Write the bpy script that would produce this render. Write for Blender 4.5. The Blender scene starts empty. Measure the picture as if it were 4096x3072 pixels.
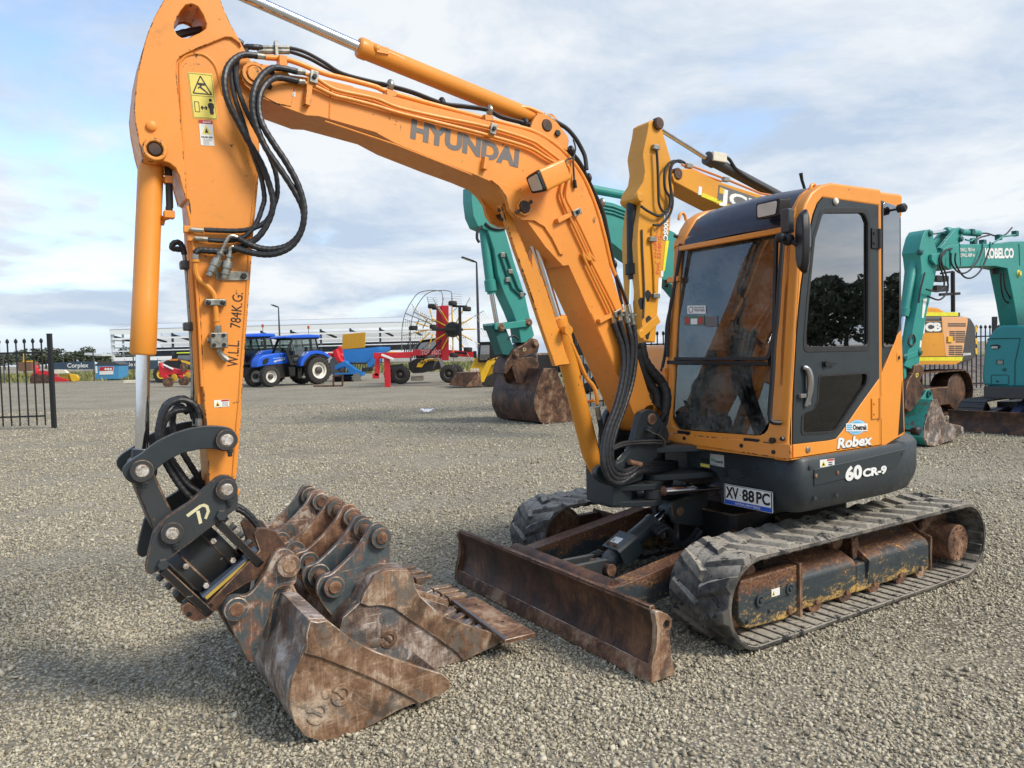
import bpy, bmesh, math, random
import numpy as np
from mathutils import Vector, Matrix, Euler
from mathutils.geometry import tessellate_polygon
random.seed(7); rng = np.random.default_rng(7)
scene = bpy.context.scene
COL = scene.collection
# ------------------------------------------------------------------ camera
CAM_H = 1.51; FPX = 2960.0; PITCH = math.radians(2.45); ROLL = math.radians(1.5)
fw = Vector((0, math.cos(PITCH), -math.sin(PITCH)))
r0 = Vector((1, 0, 0)); u0 = r0.cross(fw)
cr_, sr_ = math.cos(ROLL), math.sin(ROLL)
CR = r0 * cr_ - u0 * sr_; CU = u0 * cr_ + r0 * sr_
CO = Vector((0, 0, CAM_H))
cam = bpy.data.cameras.new('camera'); camo = bpy.data.objects.new('camera', cam); COL.objects.link(camo)
mw = Matrix((CR, CU, -fw)).transposed().to_4x4(); mw.translation = CO
camo.matrix_world = mw
cam.sensor_width = 36; cam.lens = FPX / 4096 * 36; cam.clip_end = 3000; cam.clip_start = 0.05
scene.camera = camo
# ------------------------------------------------------------------ sky, sun, exposure
SUN_EL = math.radians(42); SUN_AZ = math.radians(118)   # azimuth clockwise from +Y
w = bpy.data.worlds.new('World'); scene.world = w; w.use_nodes = True
nt = w.node_tree; nt.nodes.clear()
def N(nt, t, **kw):
    n = nt.nodes.new(t)
    for k, v in kw.items():
        if k in ('inp',):
            for a, b in v.items(): n.inputs[a].default_value = b
        else: setattr(n, k, v)
    return n
def build_world():
    L = nt.links.new
    out = N(nt, 'ShaderNodeOutputWorld'); bg = N(nt, 'ShaderNodeBackground', inp={'Strength': 0.12})
    sky = N(nt, 'ShaderNodeTexSky', sky_type='NISHITA', sun_disc=False, sun_elevation=SUN_EL, sun_rotation=SUN_AZ,
            air_density=1.0, dust_density=1.2, ozone_density=1.5)
    tc = N(nt, 'ShaderNodeTexCoord'); sep = N(nt, 'ShaderNodeSeparateXYZ'); L(tc.outputs['Generated'], sep.inputs[0])
    mx = N(nt, 'ShaderNodeMath', operation='MAXIMUM', inp={1: 0.0}); L(sep.outputs['Z'], mx.inputs[0])
    ad = N(nt, 'ShaderNodeMath', operation='ADD', inp={1: 0.20}); L(mx.outputs[0], ad.inputs[0])
    dx = N(nt, 'ShaderNodeMath', operation='DIVIDE'); L(sep.outputs['X'], dx.inputs[0]); L(ad.outputs[0], dx.inputs[1])
    dy = N(nt, 'ShaderNodeMath', operation='DIVIDE'); L(sep.outputs['Y'], dy.inputs[0]); L(ad.outputs[0], dy.inputs[1])
    cb = N(nt, 'ShaderNodeCombineXYZ'); L(dx.outputs[0], cb.inputs[0]); L(dy.outputs[0], cb.inputs[1])
    def nz(loc, **k):
        mp = N(nt, 'ShaderNodeMapping', inp={'Location': loc}); n = N(nt, 'ShaderNodeTexNoise', inp=k); L(cb.outputs[0], mp.inputs[0]); L(mp.outputs[0], n.inputs['Vector']); return n.outputs[0]
    def mt(op, x, y):
        m = N(nt, 'ShaderNodeMath', operation=op)
        for i, v in enumerate((x, y)):
            if isinstance(v, (int, float)): m.inputs[i].default_value = v
            else: L(v, m.inputs[i])
        return m.outputs[0]
    n1 = nz((0.6, 2.2, 0), **{'Scale': 0.7, 'Detail': 10.0, 'Roughness': 0.55, 'Distortion': 0.25})
    n2 = nz((3.1, 1.7, 0), **{'Scale': 1.25, 'Detail': 11.0, 'Roughness': 0.62, 'Distortion': 0.35})
    # broken cloud, thinner towards the left of the yard
    cov = mt('ADD', n1, mt('ADD', mt('MULTIPLY', sep.outputs['X'], 0.13), mt('MULTIPLY', sep.outputs['Z'], -0.10)))
    cv = N(nt, 'ShaderNodeMapRange', interpolation_type='SMOOTHSTEP', inp={'From Min': 0.34, 'From Max': 0.45}); L(cov, cv.inputs[0])
    br = N(nt, 'ShaderNodeValToRGB'); e = br.color_ramp.elements
    e[0].position = 0.40; e[0].color = (3.35, 4.05, 5.0, 1); e[1].position = 0.60; e[1].color = (5.7, 5.9, 6.05, 1)
    L(n2, br.inputs[0])
    gain = N(nt, 'ShaderNodeMix', data_type='RGBA', blend_type='MULTIPLY', inp={'Factor': 1.0, 'B': (1.7, 1.75, 1.8, 1)}); L(sky.outputs[0], gain.inputs['A'])
    # thin veil near the horizon
    hz = N(nt, 'ShaderNodeMapRange', interpolation_type='SMOOTHSTEP', inp={'From Min': 0.0, 'From Max': 0.16, 'To Min': 0.85, 'To Max': 0.0}); L(mx.outputs[0], hz.inputs[0])
    veil = N(nt, 'ShaderNodeMix', data_type='RGBA', inp={'B': (4.3, 5.0, 5.9, 1)}); L(hz.outputs[0], veil.inputs['Factor']); L(gain.outputs['Result'], veil.inputs['A'])
    mix = N(nt, 'ShaderNodeMix', data_type='RGBA')
    L(mt('MULTIPLY', cv.outputs[0], 0.96), mix.inputs['Factor']); L(veil.outputs['Result'], mix.inputs['A']); L(br.outputs[0], mix.inputs['B'])
    L(mix.outputs['Result'], bg.inputs['Color']); L(bg.outputs[0], out.inputs[0])
build_world()
sl = bpy.data.lights.new('sun', 'SUN'); sl.energy = 2.7; sl.angle = math.radians(18); sl.color = (1, 0.93, 0.83)
so = bpy.data.objects.new('sun', sl); COL.objects.link(so)
sd = Vector((math.sin(SUN_AZ) * math.cos(SUN_EL), math.cos(SUN_AZ) * math.cos(SUN_EL), math.sin(SUN_EL)))
so.rotation_euler = sd.to_track_quat('Z', 'Y').to_euler(); so.location = (20, -15, 30)
scene.view_settings.view_transform = 'Standard'; scene.view_settings.look = 'None'
scene.view_settings.exposure = 0.42; scene.view_settings.gamma = 1.0

# ------------------------------------------------------------------ photo geometry helpers (points put on real planes of the machine)
def ray(x, y): return CR * ((x - 2048) / FPX) - CU * ((y - 1536) / FPX) + fw
def on_z(x, y, z=0.0):
    d = ray(x, y); return CO + d * ((z - CAM_H) / d.z)
def on_y(x, y, Y):
    d = ray(x, y); return CO + d * (Y / d.y)
class Frame:
    """a machine's own axes: x forward, y left, z up, standing on the ground at C"""
    def __init__(s, C, heading):
        s.C = Vector(C); s.h = heading
        s.X = Vector((math.cos(heading), math.sin(heading), 0)); s.Y = Vector((-s.X.y, s.X.x, 0))
    def loc(s, p): d = p - s.C; return Vector((d.dot(s.X), d.dot(s.Y), d.z))
    def wld(s, p): return s.C + s.X * p[0] + s.Y * p[1] + Vector((0, 0, p[2]))
    def L(s, x, y, left):
        d = ray(x, y); t = (s.C + s.Y * left - CO).dot(s.Y) / d.dot(s.Y); return s.loc(CO + d * t)
    def Fz(s, x, y, fwd):
        d = ray(x, y); t = (s.C + s.X * fwd - CO).dot(s.X) / d.dot(s.X); return s.loc(CO + d * t)
    def P(s, x, y, p0, n):
        d = ray(x, y); dl = Vector((d.dot(s.X), d.dot(s.Y), d.z)); o = s.loc(CO); p0 = Vector(p0); n = Vector(n)
        return o + dl * ((p0 - o).dot(n) / dl.dot(n))
    def Z(s, x, y, z): return s.loc(on_z(x, y, z))
def K(x0, y0, k): return lambda p: (x0 + p[0] * k, y0 + p[1] * k)
k1 = K(400, 0, .4973); k2 = K(400, 800, .4973); k3 = K(400, 1500, .5877); k4 = K(800, 1900, .6329)
k5 = K(1300, 100, .5877); k6 = K(1850, 1000, .6632); k7 = K(2550, 650, .8739); k8 = K(1750, 1700, .6632)
k9 = K(2600, 1900, .6763); k10 = K(2350, 1600, .42194); ka = K(2600, 1950, .4219); kb = K(3300, 1850, .4218)
kj = K(2450, 430, .6029); kk = K(3500, 850, .6026); kt = K(950, 1100, .4747); kl = K(0, 1150, .4747)
kd = K(0, 0, 4096 / 2212)

# ------------------------------------------------------------------ mesh helpers
def catmull(P, n=6, closed=False):
    P = [Vector(p) for p in P]; out = []
    m = len(P); rngi = range(m if closed else m - 1)
    for i in rngi:
        g = (lambda j: P[j % m]) if closed else (lambda j: P[max(0, min(m - 1, j))])
        a, b, c, d = g(i - 1), g(i), g(i + 1), g(i + 2)
        for k in range(n):
            t = k / n
            out.append(0.5 * ((2 * b) + (c - a) * t + (2 * a - 5 * b + 4 * c - d) * t * t + (3 * b - a - 3 * c + d) * t ** 3))
    if not closed: out.append(P[-1])
    return out
def fillet(P, r, n=5):
    """round the corners of a closed polygon (2D or 3D)"""
    P = [Vector(p) for p in P]; m = len(P); out = []
    rs = r if isinstance(r, (list, tuple)) else [r] * m
    for i in range(m):
        p = P[i]; rr = rs[i]
        if rr <= 0: out.append(p); continue
        a = (P[i - 1] - p); b = (P[(i + 1) % m] - p)
        la, lb = a.length, b.length; a = a / la; b = b / lb
        ang = a.angle(b)
        if ang > 3.1: out.append(p); continue
        t = min(rr / math.tan(ang / 2), la * .48, lb * .48)
        p0 = p + a * t; p1 = p + b * t
        for k in range(n + 1):
            s = k / n
            out.append(p0 * (1 - s) ** 2 + p * 2 * s * (1 - s) + p1 * s * s)
    return out
def circ2(c, r, n=24, a0=0, a1=2 * math.pi, full=True):
    m = n if full else n + 1
    return [Vector((c[0] + r * math.cos(a0 + (a1 - a0) * i / n), c[1] + r * math.sin(a0 + (a1 - a0) * i / n))) for i in range(m)]
def basis(d):
    d = d.normalized(); h = Vector((0, 0, 1)) if abs(d.z) < .95 else Vector((1, 0, 0))
    a = d.cross(h).normalized(); return a, d.cross(a).normalized()
EDGES = {}   # paint name -> how its worn edges look
class MB:
    def __init__(s): s.bm = bmesh.new(); s.mi = 0
    def _f(s, vs):
        try:
            f = s.bm.faces.new(vs); f.material_index = s.mi; return f
        except ValueError: return None
    def box(s, c, d, rot=None):
        c = Vector(c); h = Vector(d) / 2; R = rot or Matrix.Identity(3)
        v = [s.bm.verts.new(c + R @ Vector((h.x * x, h.y * y, h.z * z))) for x in (-1, 1) for y in (-1, 1) for z in (-1, 1)]
        for q in ((0, 1, 3, 2), (4, 6, 7, 5), (0, 4, 5, 1), (2, 3, 7, 6), (0, 2, 6, 4), (1, 5, 7, 3)): s._f([v[i] for i in q])
        return s
    def bar(s, p0, p1, w, h, up=(0, 0, 1)):
        p0, p1 = Vector(p0), Vector(p1); d = p1 - p0; x = d.normalized(); u = Vector(up)
        if abs(x.dot(u)) > .98: u = Vector((1, 0, 0))
        y = u.cross(x).normalized(); z = x.cross(y)
        return s.box((p0 + p1) / 2, (d.length, w, h), Matrix((x, y, z)).transposed())
    def prism(s, P, vec, holes=(), scale=1.0):
        """extrude a 3D polygon along vec; scale <1 tapers the far end about its middle"""
        P = [Vector(p) for p in P]; vec = Vector(vec)
        loops = [P] + [[Vector(q) for q in h] for h in holes]
        flat = [q for lp in loops for q in lp]
        c = sum(P, Vector()) / len(P)
        A = [s.bm.verts.new(q) for q in flat]; B = [s.bm.verts.new(c + (q - c) * scale + vec) for q in flat]
        if not holes:
            s._f(A); s._f(B[::-1])
        else:
            t = bmesh.new(); tv = [t.verts.new(q) for q in flat]; ix = {v: i for i, v in enumerate(tv)}; ed = []; o = 0
            for lp in loops:
                m = len(lp); ed += [t.edges.new((tv[o + i], tv[o + (i + 1) % m])) for i in range(m)]; o += m
            bmesh.ops.triangle_fill(t, use_beauty=True, use_dissolve=False, edges=ed, normal=vec)
            for f in t.faces:
                k = [ix[v] for v in f.verts]; s._f([A[i] for i in k]); s._f([B[i] for i in k][::-1])
            t.free()
        o = 0
        for lp in loops:
            m = len(lp)
            for i in range(m):
                j = (i + 1) % m; s._f([A[o + i], B[o + i], B[o + j], A[o + j]])
            o += m
        return s
    def prY(s, P, y0, y1, holes=(), **k):
        """polygon of (x,z) or 3D points, flat across y, from y0 to y1"""
        g = lambda L: [Vector((q[0], y0, q[2] if len(q) == 3 else q[1])) for q in L]
        return s.prism(g(P), (0, y1 - y0, 0), [g(h) for h in holes], **k)
    def prZ(s, P, z0, z1, holes=(), **k):
        g = lambda L: [Vector((q[0], q[1], z0)) for q in L]
        return s.prism(g(P), (0, 0, z1 - z0), [g(h) for h in holes], **k)
    def prX(s, P, x0, x1, holes=(), **k):
        g = lambda L: [Vector((x0, q[0], q[1])) for q in L]
        return s.prism(g(P), (x1 - x0, 0, 0), [g(h) for h in holes], **k)
    def lathe(s, p0, p1, prof, n=24, caps=True):
        """prof: list of (t along p0->p1 in metres, radius)"""
        p0, p1 = Vector(p0), Vector(p1); d = (p1 - p0).normalized(); a, b = basis(d); rings = []
        for t, r in prof:
            c = p0 + d * t
            rings.append([s.bm.verts.new(c + (a * math.cos(2 * math.pi * i / n) + b * math.sin(2 * math.pi * i / n)) * max(r, 1e-4)) for i in range(n)])
        for A, B in zip(rings, rings[1:]):
            for i in range(n): s._f([A[i], A[(i + 1) % n], B[(i + 1) % n], B[i]])
        if caps: s._f(rings[0][::-1]); s._f(rings[-1])
        return s
    def cyl(s, p0, p1, r, r1=None, n=20, caps=True):
        L = (Vector(p1) - Vector(p0)).length
        return s.lathe(p0, p1, [(0, r), (L, r if r1 is None else r1)], n, caps)
    def pipe(s, p0, p1, r, ri, n=24):
        L = (Vector(p1) - Vector(p0)).length
        s.lathe(p0, p1, [(0, ri), (0, r), (L, r), (L, ri), (0, ri)], n, False); return s
    def tube(s, P, r, n=8, wrap=0.0, res=None, closed=False):
        """round tube along a path; wrap > 0 gives a spiral sleeve with that turn length"""
        P = [Vector(p) for p in P]
        if wrap:
            Q = [P[0]]; acc = 0
            for a, b in zip(P, P[1:]):
                L = (b - a).length; k = max(1, int(L / (wrap / 3)))
                Q += [a + (b - a) * (i + 1) / k for i in range(k)]
            P = Q
        m = len(P); tan = []
        for i in range(m):
            if closed: t = P[(i + 1) % m] - P[i - 1]
            else: t = P[min(i + 1, m - 1)] - P[max(i - 1, 0)]
            tan.append(t.normalized() if t.length > 1e-9 else Vector((0, 0, 1)))
        a, b = basis(tan[0]); rings = []
        for i in range(m):
            t = tan[i]; a = (a - t * a.dot(t)).normalized(); b = t.cross(a)
            rr = r[i] if isinstance(r, (list, tuple)) else r
            if wrap: rr *= (0.93 if i % 3 == 0 else 1.02)
            rings.append([s.bm.verts.new(P[i] + (a * math.cos(2 * math.pi * j / n) + b * math.sin(2 * math.pi * j / n)) * rr) for j in range(n)])
        pairs = list(zip(rings, rings[1:])) + ([(rings[-1], rings[0])] if closed else [])
        for A, B in pairs:
            for j in range(n): s._f([A[j], A[(j + 1) % n], B[(j + 1) % n], B[j]])
        if not closed: s._f(rings[0][::-1]); s._f(rings[-1])
        return s
    def loft(s, S, caps=True, closed=True):
        V = [[s.bm.verts.new(Vector(p)) for p in q] for q in S]; m = len(S[0])
        for A, B in zip(V, V[1:]):
            for i in range(m if closed else m - 1): s._f([A[i], A[(i + 1) % m], B[(i + 1) % m], B[i]])
        if caps: s._f(V[0][::-1]); s._f(V[-1])
        return s
    def bolt(s, p, d, r=.012, h=.01):
        p = Vector(p); d = Vector(d).normalized(); s.lathe(p, p + d, [(0, r), (h * .85, r), (h, r * .85)], 6); return s
    def sphere(s, c, r, n=10, m=6, sc=(1, 1, 1)):
        c = Vector(c); rings = []
        for i in range(1, m):
            th = math.pi * i / m
            rings.append([s.bm.verts.new(c + Vector((sc[0] * r * math.sin(th) * math.cos(2 * math.pi * j / n), sc[1] * r * math.sin(th) * math.sin(2 * math.pi * j / n), sc[2] * r * math.cos(th)))) for j in range(n)])
        t = s.bm.verts.new(c + Vector((0, 0, r * sc[2]))); b = s.bm.verts.new(c - Vector((0, 0, r * sc[2])))
        for A, B in zip(rings, rings[1:]):
            for j in range(n): s._f([A[j], B[j], B[(j + 1) % n], A[(j + 1) % n]])
        for j in range(n): s._f([t, rings[0][j], rings[0][(j + 1) % n]]); s._f([b, rings[-1][(j + 1) % n], rings[-1][j]])
        return s
    def text(s, txt, o, right, up, h, width=None, depth=.001, bold=0.0, shear=0.0):
        """raised lettering: o = lower left corner, right/up = directions, h = cap height"""
        cu = bpy.data.curves.new('t', 'FONT'); cu.body = txt; cu.extrude = 0; cu.offset = bold; cu.resolution_u = 3; cu.shear = shear
        ob = bpy.data.objects.new('t', cu); COL.objects.link(ob)
        dg = bpy.context.evaluated_depsgraph_get(); me = bpy.data.meshes.new_from_object(ob.evaluated_get(dg))
        bpy.data.objects.remove(ob); bpy.data.curves.remove(cu)
        if len(me.vertices):
            xs = [v.co.x for v in me.vertices]; x0, x1 = min(xs), max(xs); ys = [v.co.y for v in me.vertices]
            y0, y1 = max(min(ys), -0.02), max(ys)
            sy = h / (y1 - y0); sx = (width / (x1 - x0)) if width else sy
            R = Vector(right).normalized(); U_ = Vector(up).normalized(); Nn = R.cross(U_)
            vs = [s.bm.verts.new(Vector(o) + R * ((v.co.x - x0) * sx) + U_ * ((v.co.y - y0) * sy) + Nn * depth) for v in me.vertices]
            for p in me.polygons: s._f([vs[i] for i in p.vertices])
        bpy.data.meshes.remove(me); return s
    def build(s, name, mat, parent=None, bevel=0.0, seg=2, ang=35, flip=True):
        bm = s.bm
        bmesh.ops.remove_doubles(bm, verts=bm.verts, dist=1e-6)
        if flip: bmesh.ops.recalc_face_normals(bm, faces=bm.faces)
        ca = math.radians(ang)
        for f in bm.faces: f.smooth = True
        for ed in bm.edges:
            if len(ed.link_faces) == 2:
                ed.smooth = ed.calc_face_angle(0) < ca
            else: ed.smooth = False
        me = bpy.data.meshes.new(name); bm.to_mesh(me); bm.free()
        for m in (mat if isinstance(mat, (list, tuple)) else [mat]): me.materials.append(m)
        o = bpy.data.objects.new(name, me); COL.objects.link(o)
        if parent is not None: o.parent = parent
        if bevel > 0:
            md = o.modifiers.new('bevel', 'BEVEL'); md.width = bevel; md.segments = seg; md.limit_method = 'ANGLE'
            md.angle_limit = math.radians(ang); md.harden_normals = True; md.use_clamp_overlap = True
            k = EDGES.get(me.materials[0].name) if len(me.materials) == 1 else None
            if k: me.materials.append(k); md.material = 1
        return o
def tag(o, label=None, cat=None, group=None, kind=None):
    if label: o['label'] = label
    if cat: o['category'] = cat
    if group: o['group'] = group
    if kind: o['kind'] = kind
    return o
def thing(name, label, cat, loc=(0, 0, 0), rz=0.0, group=None):
    o = bpy.data.objects.new(name, None); COL.objects.link(o); o.empty_display_size = .3
    o.location = loc; o.rotation_euler = (0, 0, rz); return tag(o, label, cat, group)
def copy_tree(o, parent=None):
    c = o.copy(); COL.objects.link(c)
    if parent is not None: c.parent = parent
    for ch in list(o.children): copy_tree(ch, c)
    return c
# ------------------------------------------------------------------ materials
MATS = {}
def newmat(name):
    m = bpy.data.materials.new(name); m.use_nodes = True; nt = m.node_tree; nt.nodes.clear()
    out = N(nt, 'ShaderNodeOutputMaterial'); p = N(nt, 'ShaderNodeBsdfPrincipled'); nt.links.new(p.outputs[0], out.inputs[0])
    MATS[name] = m; return m, nt, p
def lin(c):
    f = lambda v: v / 12.92 if v <= .04045 else ((v + .055) / 1.055) ** 2.4
    return tuple(f(v / 255) for v in c) + (1,)
def noise(nt, vec, scale, detail=6, rough=.6, dist=0.0, loc=None, sc=None):
    if loc or sc:
        mp = N(nt, 'ShaderNodeMapping', inp={'Location': loc or (0, 0, 0), 'Scale': sc or (1, 1, 1)}); nt.links.new(vec, mp.inputs[0]); vec = mp.outputs[0]
    n = N(nt, 'ShaderNodeTexNoise', inp={'Scale': scale, 'Detail': detail, 'Roughness': rough, 'Distortion': dist}); nt.links.new(vec, n.inputs['Vector'])
    return n.outputs[0]
def mrange(nt, v, a, b, c=0.0, d=1.0, smooth=True):
    n = N(nt, 'ShaderNodeMapRange', interpolation_type='SMOOTHSTEP' if smooth else 'LINEAR', inp={'From Min': a, 'From Max': b, 'To Min': c, 'To Max': d})
    nt.links.new(v, n.inputs[0]); return n.outputs[0]
def mixc(nt, f, A, B):
    n = N(nt, 'ShaderNodeMix', data_type='RGBA')
    if isinstance(f, (int, float)): n.inputs['Factor'].default_value = f
    else: nt.links.new(f, n.inputs['Factor'])
    for k, v in (('A', A), ('B', B)):
        if isinstance(v, tuple): n.inputs[k].default_value = v
        else: nt.links.new(v, n.inputs[k])
    return n.outputs['Result']
def mth(nt, op, a, b=None):
    n = N(nt, 'ShaderNodeMath', operation=op)
    for i, v in enumerate((a, b)):
        if v is None: continue
        if isinstance(v, (int, float)): n.inputs[i].default_value = v
        else: nt.links.new(v, n.inputs[i])
    return n.outputs[0]
def bump(nt, p, h, strength=.3, dist=.01):
    b = N(nt, 'ShaderNodeBump', inp={'Strength': strength, 'Distance': dist}); nt.links.new(h, b.inputs['Height']); nt.links.new(b.outputs[0], p.inputs['Normal'])
def objco(nt): return N(nt, 'ShaderNodeTexCoord').outputs['Object']
def shade(c, k): return tuple(min(1, v * k) for v in c[:3]) + (1,)

def paint(name, col, rough=.42, chips=.0, chipcol=(.03, .02, .015, 1), dirt=0.0, dirtcol=(.16, .12, .08, 1), var=.12, metal=0.0, dust=0.0, dustcol=(.36, .31, .24, 1), spec=.5, scale=1.0, coat=0.0):
    """painted metal: slight fading, grime streaks, chips down to dark primer, dust lying on level faces"""
    m, nt, p = newmat(name); v = objco(nt)
    n1 = noise(nt, v, 2.2 * scale, 5, .6); n2 = noise(nt, v, 26 * scale, 6, .65)
    c = mixc(nt, mrange(nt, n1, .3, .7), shade(col, 1 - var), shade(col, 1 + var * .6))
    c = mixc(nt, mth(nt, 'MULTIPLY', mrange(nt, n2, .45, .75), var * 1.2), c, shade(col, .55))
    rr = mrange(nt, n2, .3, .7, rough - .08, rough + .1)
    if dirt > 0:
        d = noise(nt, v, 5 * scale, 9, .72, .4, loc=(4, 1, 7))
        c = mixc(nt, mrange(nt, d, .66 - dirt * .3, .86 - dirt * .2, 0, min(1, .5 + dirt)), c, dirtcol)
    if dust > 0:
        g = N(nt, 'ShaderNodeNewGeometry'); s = N(nt, 'ShaderNodeSeparateXYZ'); nt.links.new(g.outputs['Normal'], s.inputs[0])
        dd = mth(nt, 'MULTIPLY', mrange(nt, s.outputs['Z'], .45, .95), mrange(nt, n1, .25, .7, .4, 1))
        c = mixc(nt, mth(nt, 'MULTIPLY', dd, dust), c, dustcol)
    if chips > 0:
        ch = noise(nt, v, 13 * scale, 10, .78, .6, loc=(1, 8, 3)); ch2 = noise(nt, v, 75 * scale, 5, .7, loc=(5, 2, 1))
        k = mth(nt, 'ADD', mth(nt, 'MULTIPLY', ch, .8), mth(nt, 'MULTIPLY', ch2, .2))
        mk = mrange(nt, k, .655 - chips * .16, .668 - chips * .16)
        c = mixc(nt, mk, c, chipcol)
    nt.links.new(c, p.inputs['Base Color']); nt.links.new(rr, p.inputs['Roughness'])
    p.inputs['Metallic'].default_value = metal; p.inputs['Specular IOR Level'].default_value = spec
    if coat: p.inputs['Coat Weight'].default_value = coat; p.inputs['Coat Roughness'].default_value = .15
    bump(nt, p, noise(nt, v, 60 * scale, 3, .5), .05, .004)
    return m
def worn(name, cols, scale=1.0, rough=.7, metal=.15, bumpk=.5, stretch=None, thr=(.41, .475, .525, .585), scr=.5, patch=None):
    """bare, rusted or scraped steel in four tones that break into each other in patches and scratches"""
    m, nt, p = newmat(name); v = objco(nt)
    a = noise(nt, v, 3.2 * scale, 11, .68, .5, loc=(2, 5, 1)); b = noise(nt, v, 9 * scale, 12, .75, .3, loc=(7, 1, 2), sc=stretch or (1, 1, 1))
    s = noise(nt, v, 16 * scale, 8, .7, 1.5, loc=(3, 3, 9), sc=(1, 1, .12) if not stretch else stretch)
    k = mth(nt, 'ADD', mth(nt, 'MULTIPLY', a, .5), mth(nt, 'ADD', mth(nt, 'MULTIPLY', b, .32), mth(nt, 'MULTIPLY', s, .18)))
    r = N(nt, 'ShaderNodeValToRGB'); el = r.color_ramp.elements
    while len(el) < 4: el.new(.5)
    for e_, t, c in zip(el, thr, cols): e_.position = t; e_.color = c
    nt.links.new(k, r.inputs[0])
    f = noise(nt, v, 90 * scale, 4, .7)
    c = mixc(nt, mrange(nt, f, .35, .8, 0, .45), r.outputs[0], shade(cols[0], .6))
    for rot, sc_ in (((.3, .5, .2), (1.2, 30, 30)), ((1.2, -.4, .9), (30, 30, 1.6))):
        mp = N(nt, 'ShaderNodeMapping', inp={'Rotation': rot, 'Scale': sc_}); nt.links.new(v, mp.inputs[0]); n_ = noise(nt, mp.outputs[0], 2.2 * scale, 3, .6)
        c = mixc(nt, mth(nt, 'MULTIPLY', mrange(nt, n_, .62, .68), mth(nt, 'MULTIPLY', mrange(nt, a, .42, .6), scr)), c, shade(cols[3], 1.15))
    if patch: c = mixc(nt, mrange(nt, noise(nt, v, 3.4 * scale, 12, .74, .6, loc=(2, 8, 5)), .52, .575, 0, .8), c, patch)
    st = noise(nt, v, 2.1 * scale, 9, .7, .8, loc=(9, 4, 4)); c = mixc(nt, mrange(nt, st, .55, .63, 0, .75), c, shade(cols[0], .75))
    nt.links.new(c, p.inputs['Base Color'])
    nt.links.new(mrange(nt, b, .3, .7, rough - .15, rough + .15), p.inputs['Roughness']); p.inputs['Metallic'].default_value = metal
    h = mth(nt, 'ADD', mth(nt, 'MULTIPLY', b, .6), mth(nt, 'MULTIPLY', f, .4))
    bump(nt, p, h, bumpk, .006)
    return m
def simple(name, col, rough=.5, metal=0.0, var=.1, scale=8.0, spec=.5):
    m, nt, p = newmat(name); v = objco(nt)
    n1 = noise(nt, v, scale, 6, .65)
    nt.links.new(mixc(nt, mrange(nt, n1, .3, .7), shade(col, 1 - var), shade(col, 1 + var)), p.inputs['Base Color'])
    nt.links.new(mrange(nt, n1, .3, .7, max(.02, rough - .06), rough + .06), p.inputs['Roughness'])
    p.inputs['Metallic'].default_value = metal; p.inputs['Specular IOR Level'].default_value = spec
    return m
def glassm(name, tint=(.55, .62, .6, 1), refl=1.0, dirt=.12):
    m = bpy.data.materials.new(name); m.use_nodes = True; nt = m.node_tree; nt.nodes.clear(); L = nt.links.new; MATS[name] = m
    out = N(nt, 'ShaderNodeOutputMaterial'); tr = N(nt, 'ShaderNodeBsdfTransparent', inp={'Color': tint})
    gl = N(nt, 'ShaderNodeBsdfGlossy', inp={'Roughness': .01, 'Color': (1, 1, 1, 1)}); fr = N(nt, 'ShaderNodeFresnel', inp={'IOR': 1.6})
    mx = N(nt, 'ShaderNodeMixShader'); L(mth(nt, 'MULTIPLY', fr.outputs[0], refl), mx.inputs[0]); L(tr.outputs[0], mx.inputs[1]); L(gl.outputs[0], mx.inputs[2])
    df = N(nt, 'ShaderNodeBsdfDiffuse', inp={'Color': (.42, .42, .38, 1)}); m2 = N(nt, 'ShaderNodeMixShader')
    v = objco(nt); d = mth(nt, 'ADD', mth(nt, 'MULTIPLY', noise(nt, v, 4, 8, .7), .6), mth(nt, 'MULTIPLY', noise(nt, v, 60, 4, .7), .4))
    L(mrange(nt, d, .4, .75, 0, dirt), m2.inputs[0]); L(mx.outputs[0], m2.inputs[1]); L(df.outputs[0], m2.inputs[2]); L(m2.outputs[0], out.inputs[0])
    return m
ORANGE = paint('orange_paint', lin((229, 145, 56)), .42, chips=.23, dirt=.26, dirtcol=(.30, .13, .04, 1), dust=.12, var=.07)
ORANGE_CLEAN = paint('orange_cab_paint', lin((229, 147, 55)), .38, chips=.12, dirt=.12, dirtcol=(.34, .17, .05, 1), var=.05, dust=.1)
ORANGE_WORN = paint('scuffed_orange_paint', lin((222, 144, 48)), .45, chips=.34, dirt=.25, dirtcol=(.30, .14, .04, 1), var=.1)
CHAR = paint('charcoal_paint', lin((42, 50, 54)), .45, chips=.08, chipcol=(.10, .10, .10, 1), dirt=.14, dirtcol=(.08, .08, .07, 1), var=.12, dust=.2)
CHAR_WORN = paint('chipped_charcoal_paint', lin((50, 54, 56)), .5, chips=.3, chipcol=lin((120, 84, 60)), dirt=.35, dirtcol=lin((72, 58, 48)), var=.15, dust=.2)
ROOF = paint('dark_roof_plastic', lin((44, 46, 58)), .3, dirt=.1, dirtcol=(.08, .08, .1, 1), var=.06, dust=.15)
BLACKP = paint('black_paint', lin((28, 28, 28)), .4, chips=.2, chipcol=lin((130, 128, 122)), dirt=.1, dirtcol=(.05, .04, .035, 1), dust=.15)
RUBBER = simple('black_rubber', lin((34, 34, 35)), .55, var=.25, scale=20)
HOSE = simple('hose_rubber', lin((36, 37, 40)), .45, var=.3, scale=60)
FRAME_W0 = worn('chipped_frame_paint', (lin((58, 70, 76)), lin((64, 70, 70)), lin((124, 80, 50)), lin((196, 156, 84))), 1.1, .6, .05, .35, stretch=(.35, 1, 1.6), thr=(.44, .505, .545, .60))
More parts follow.
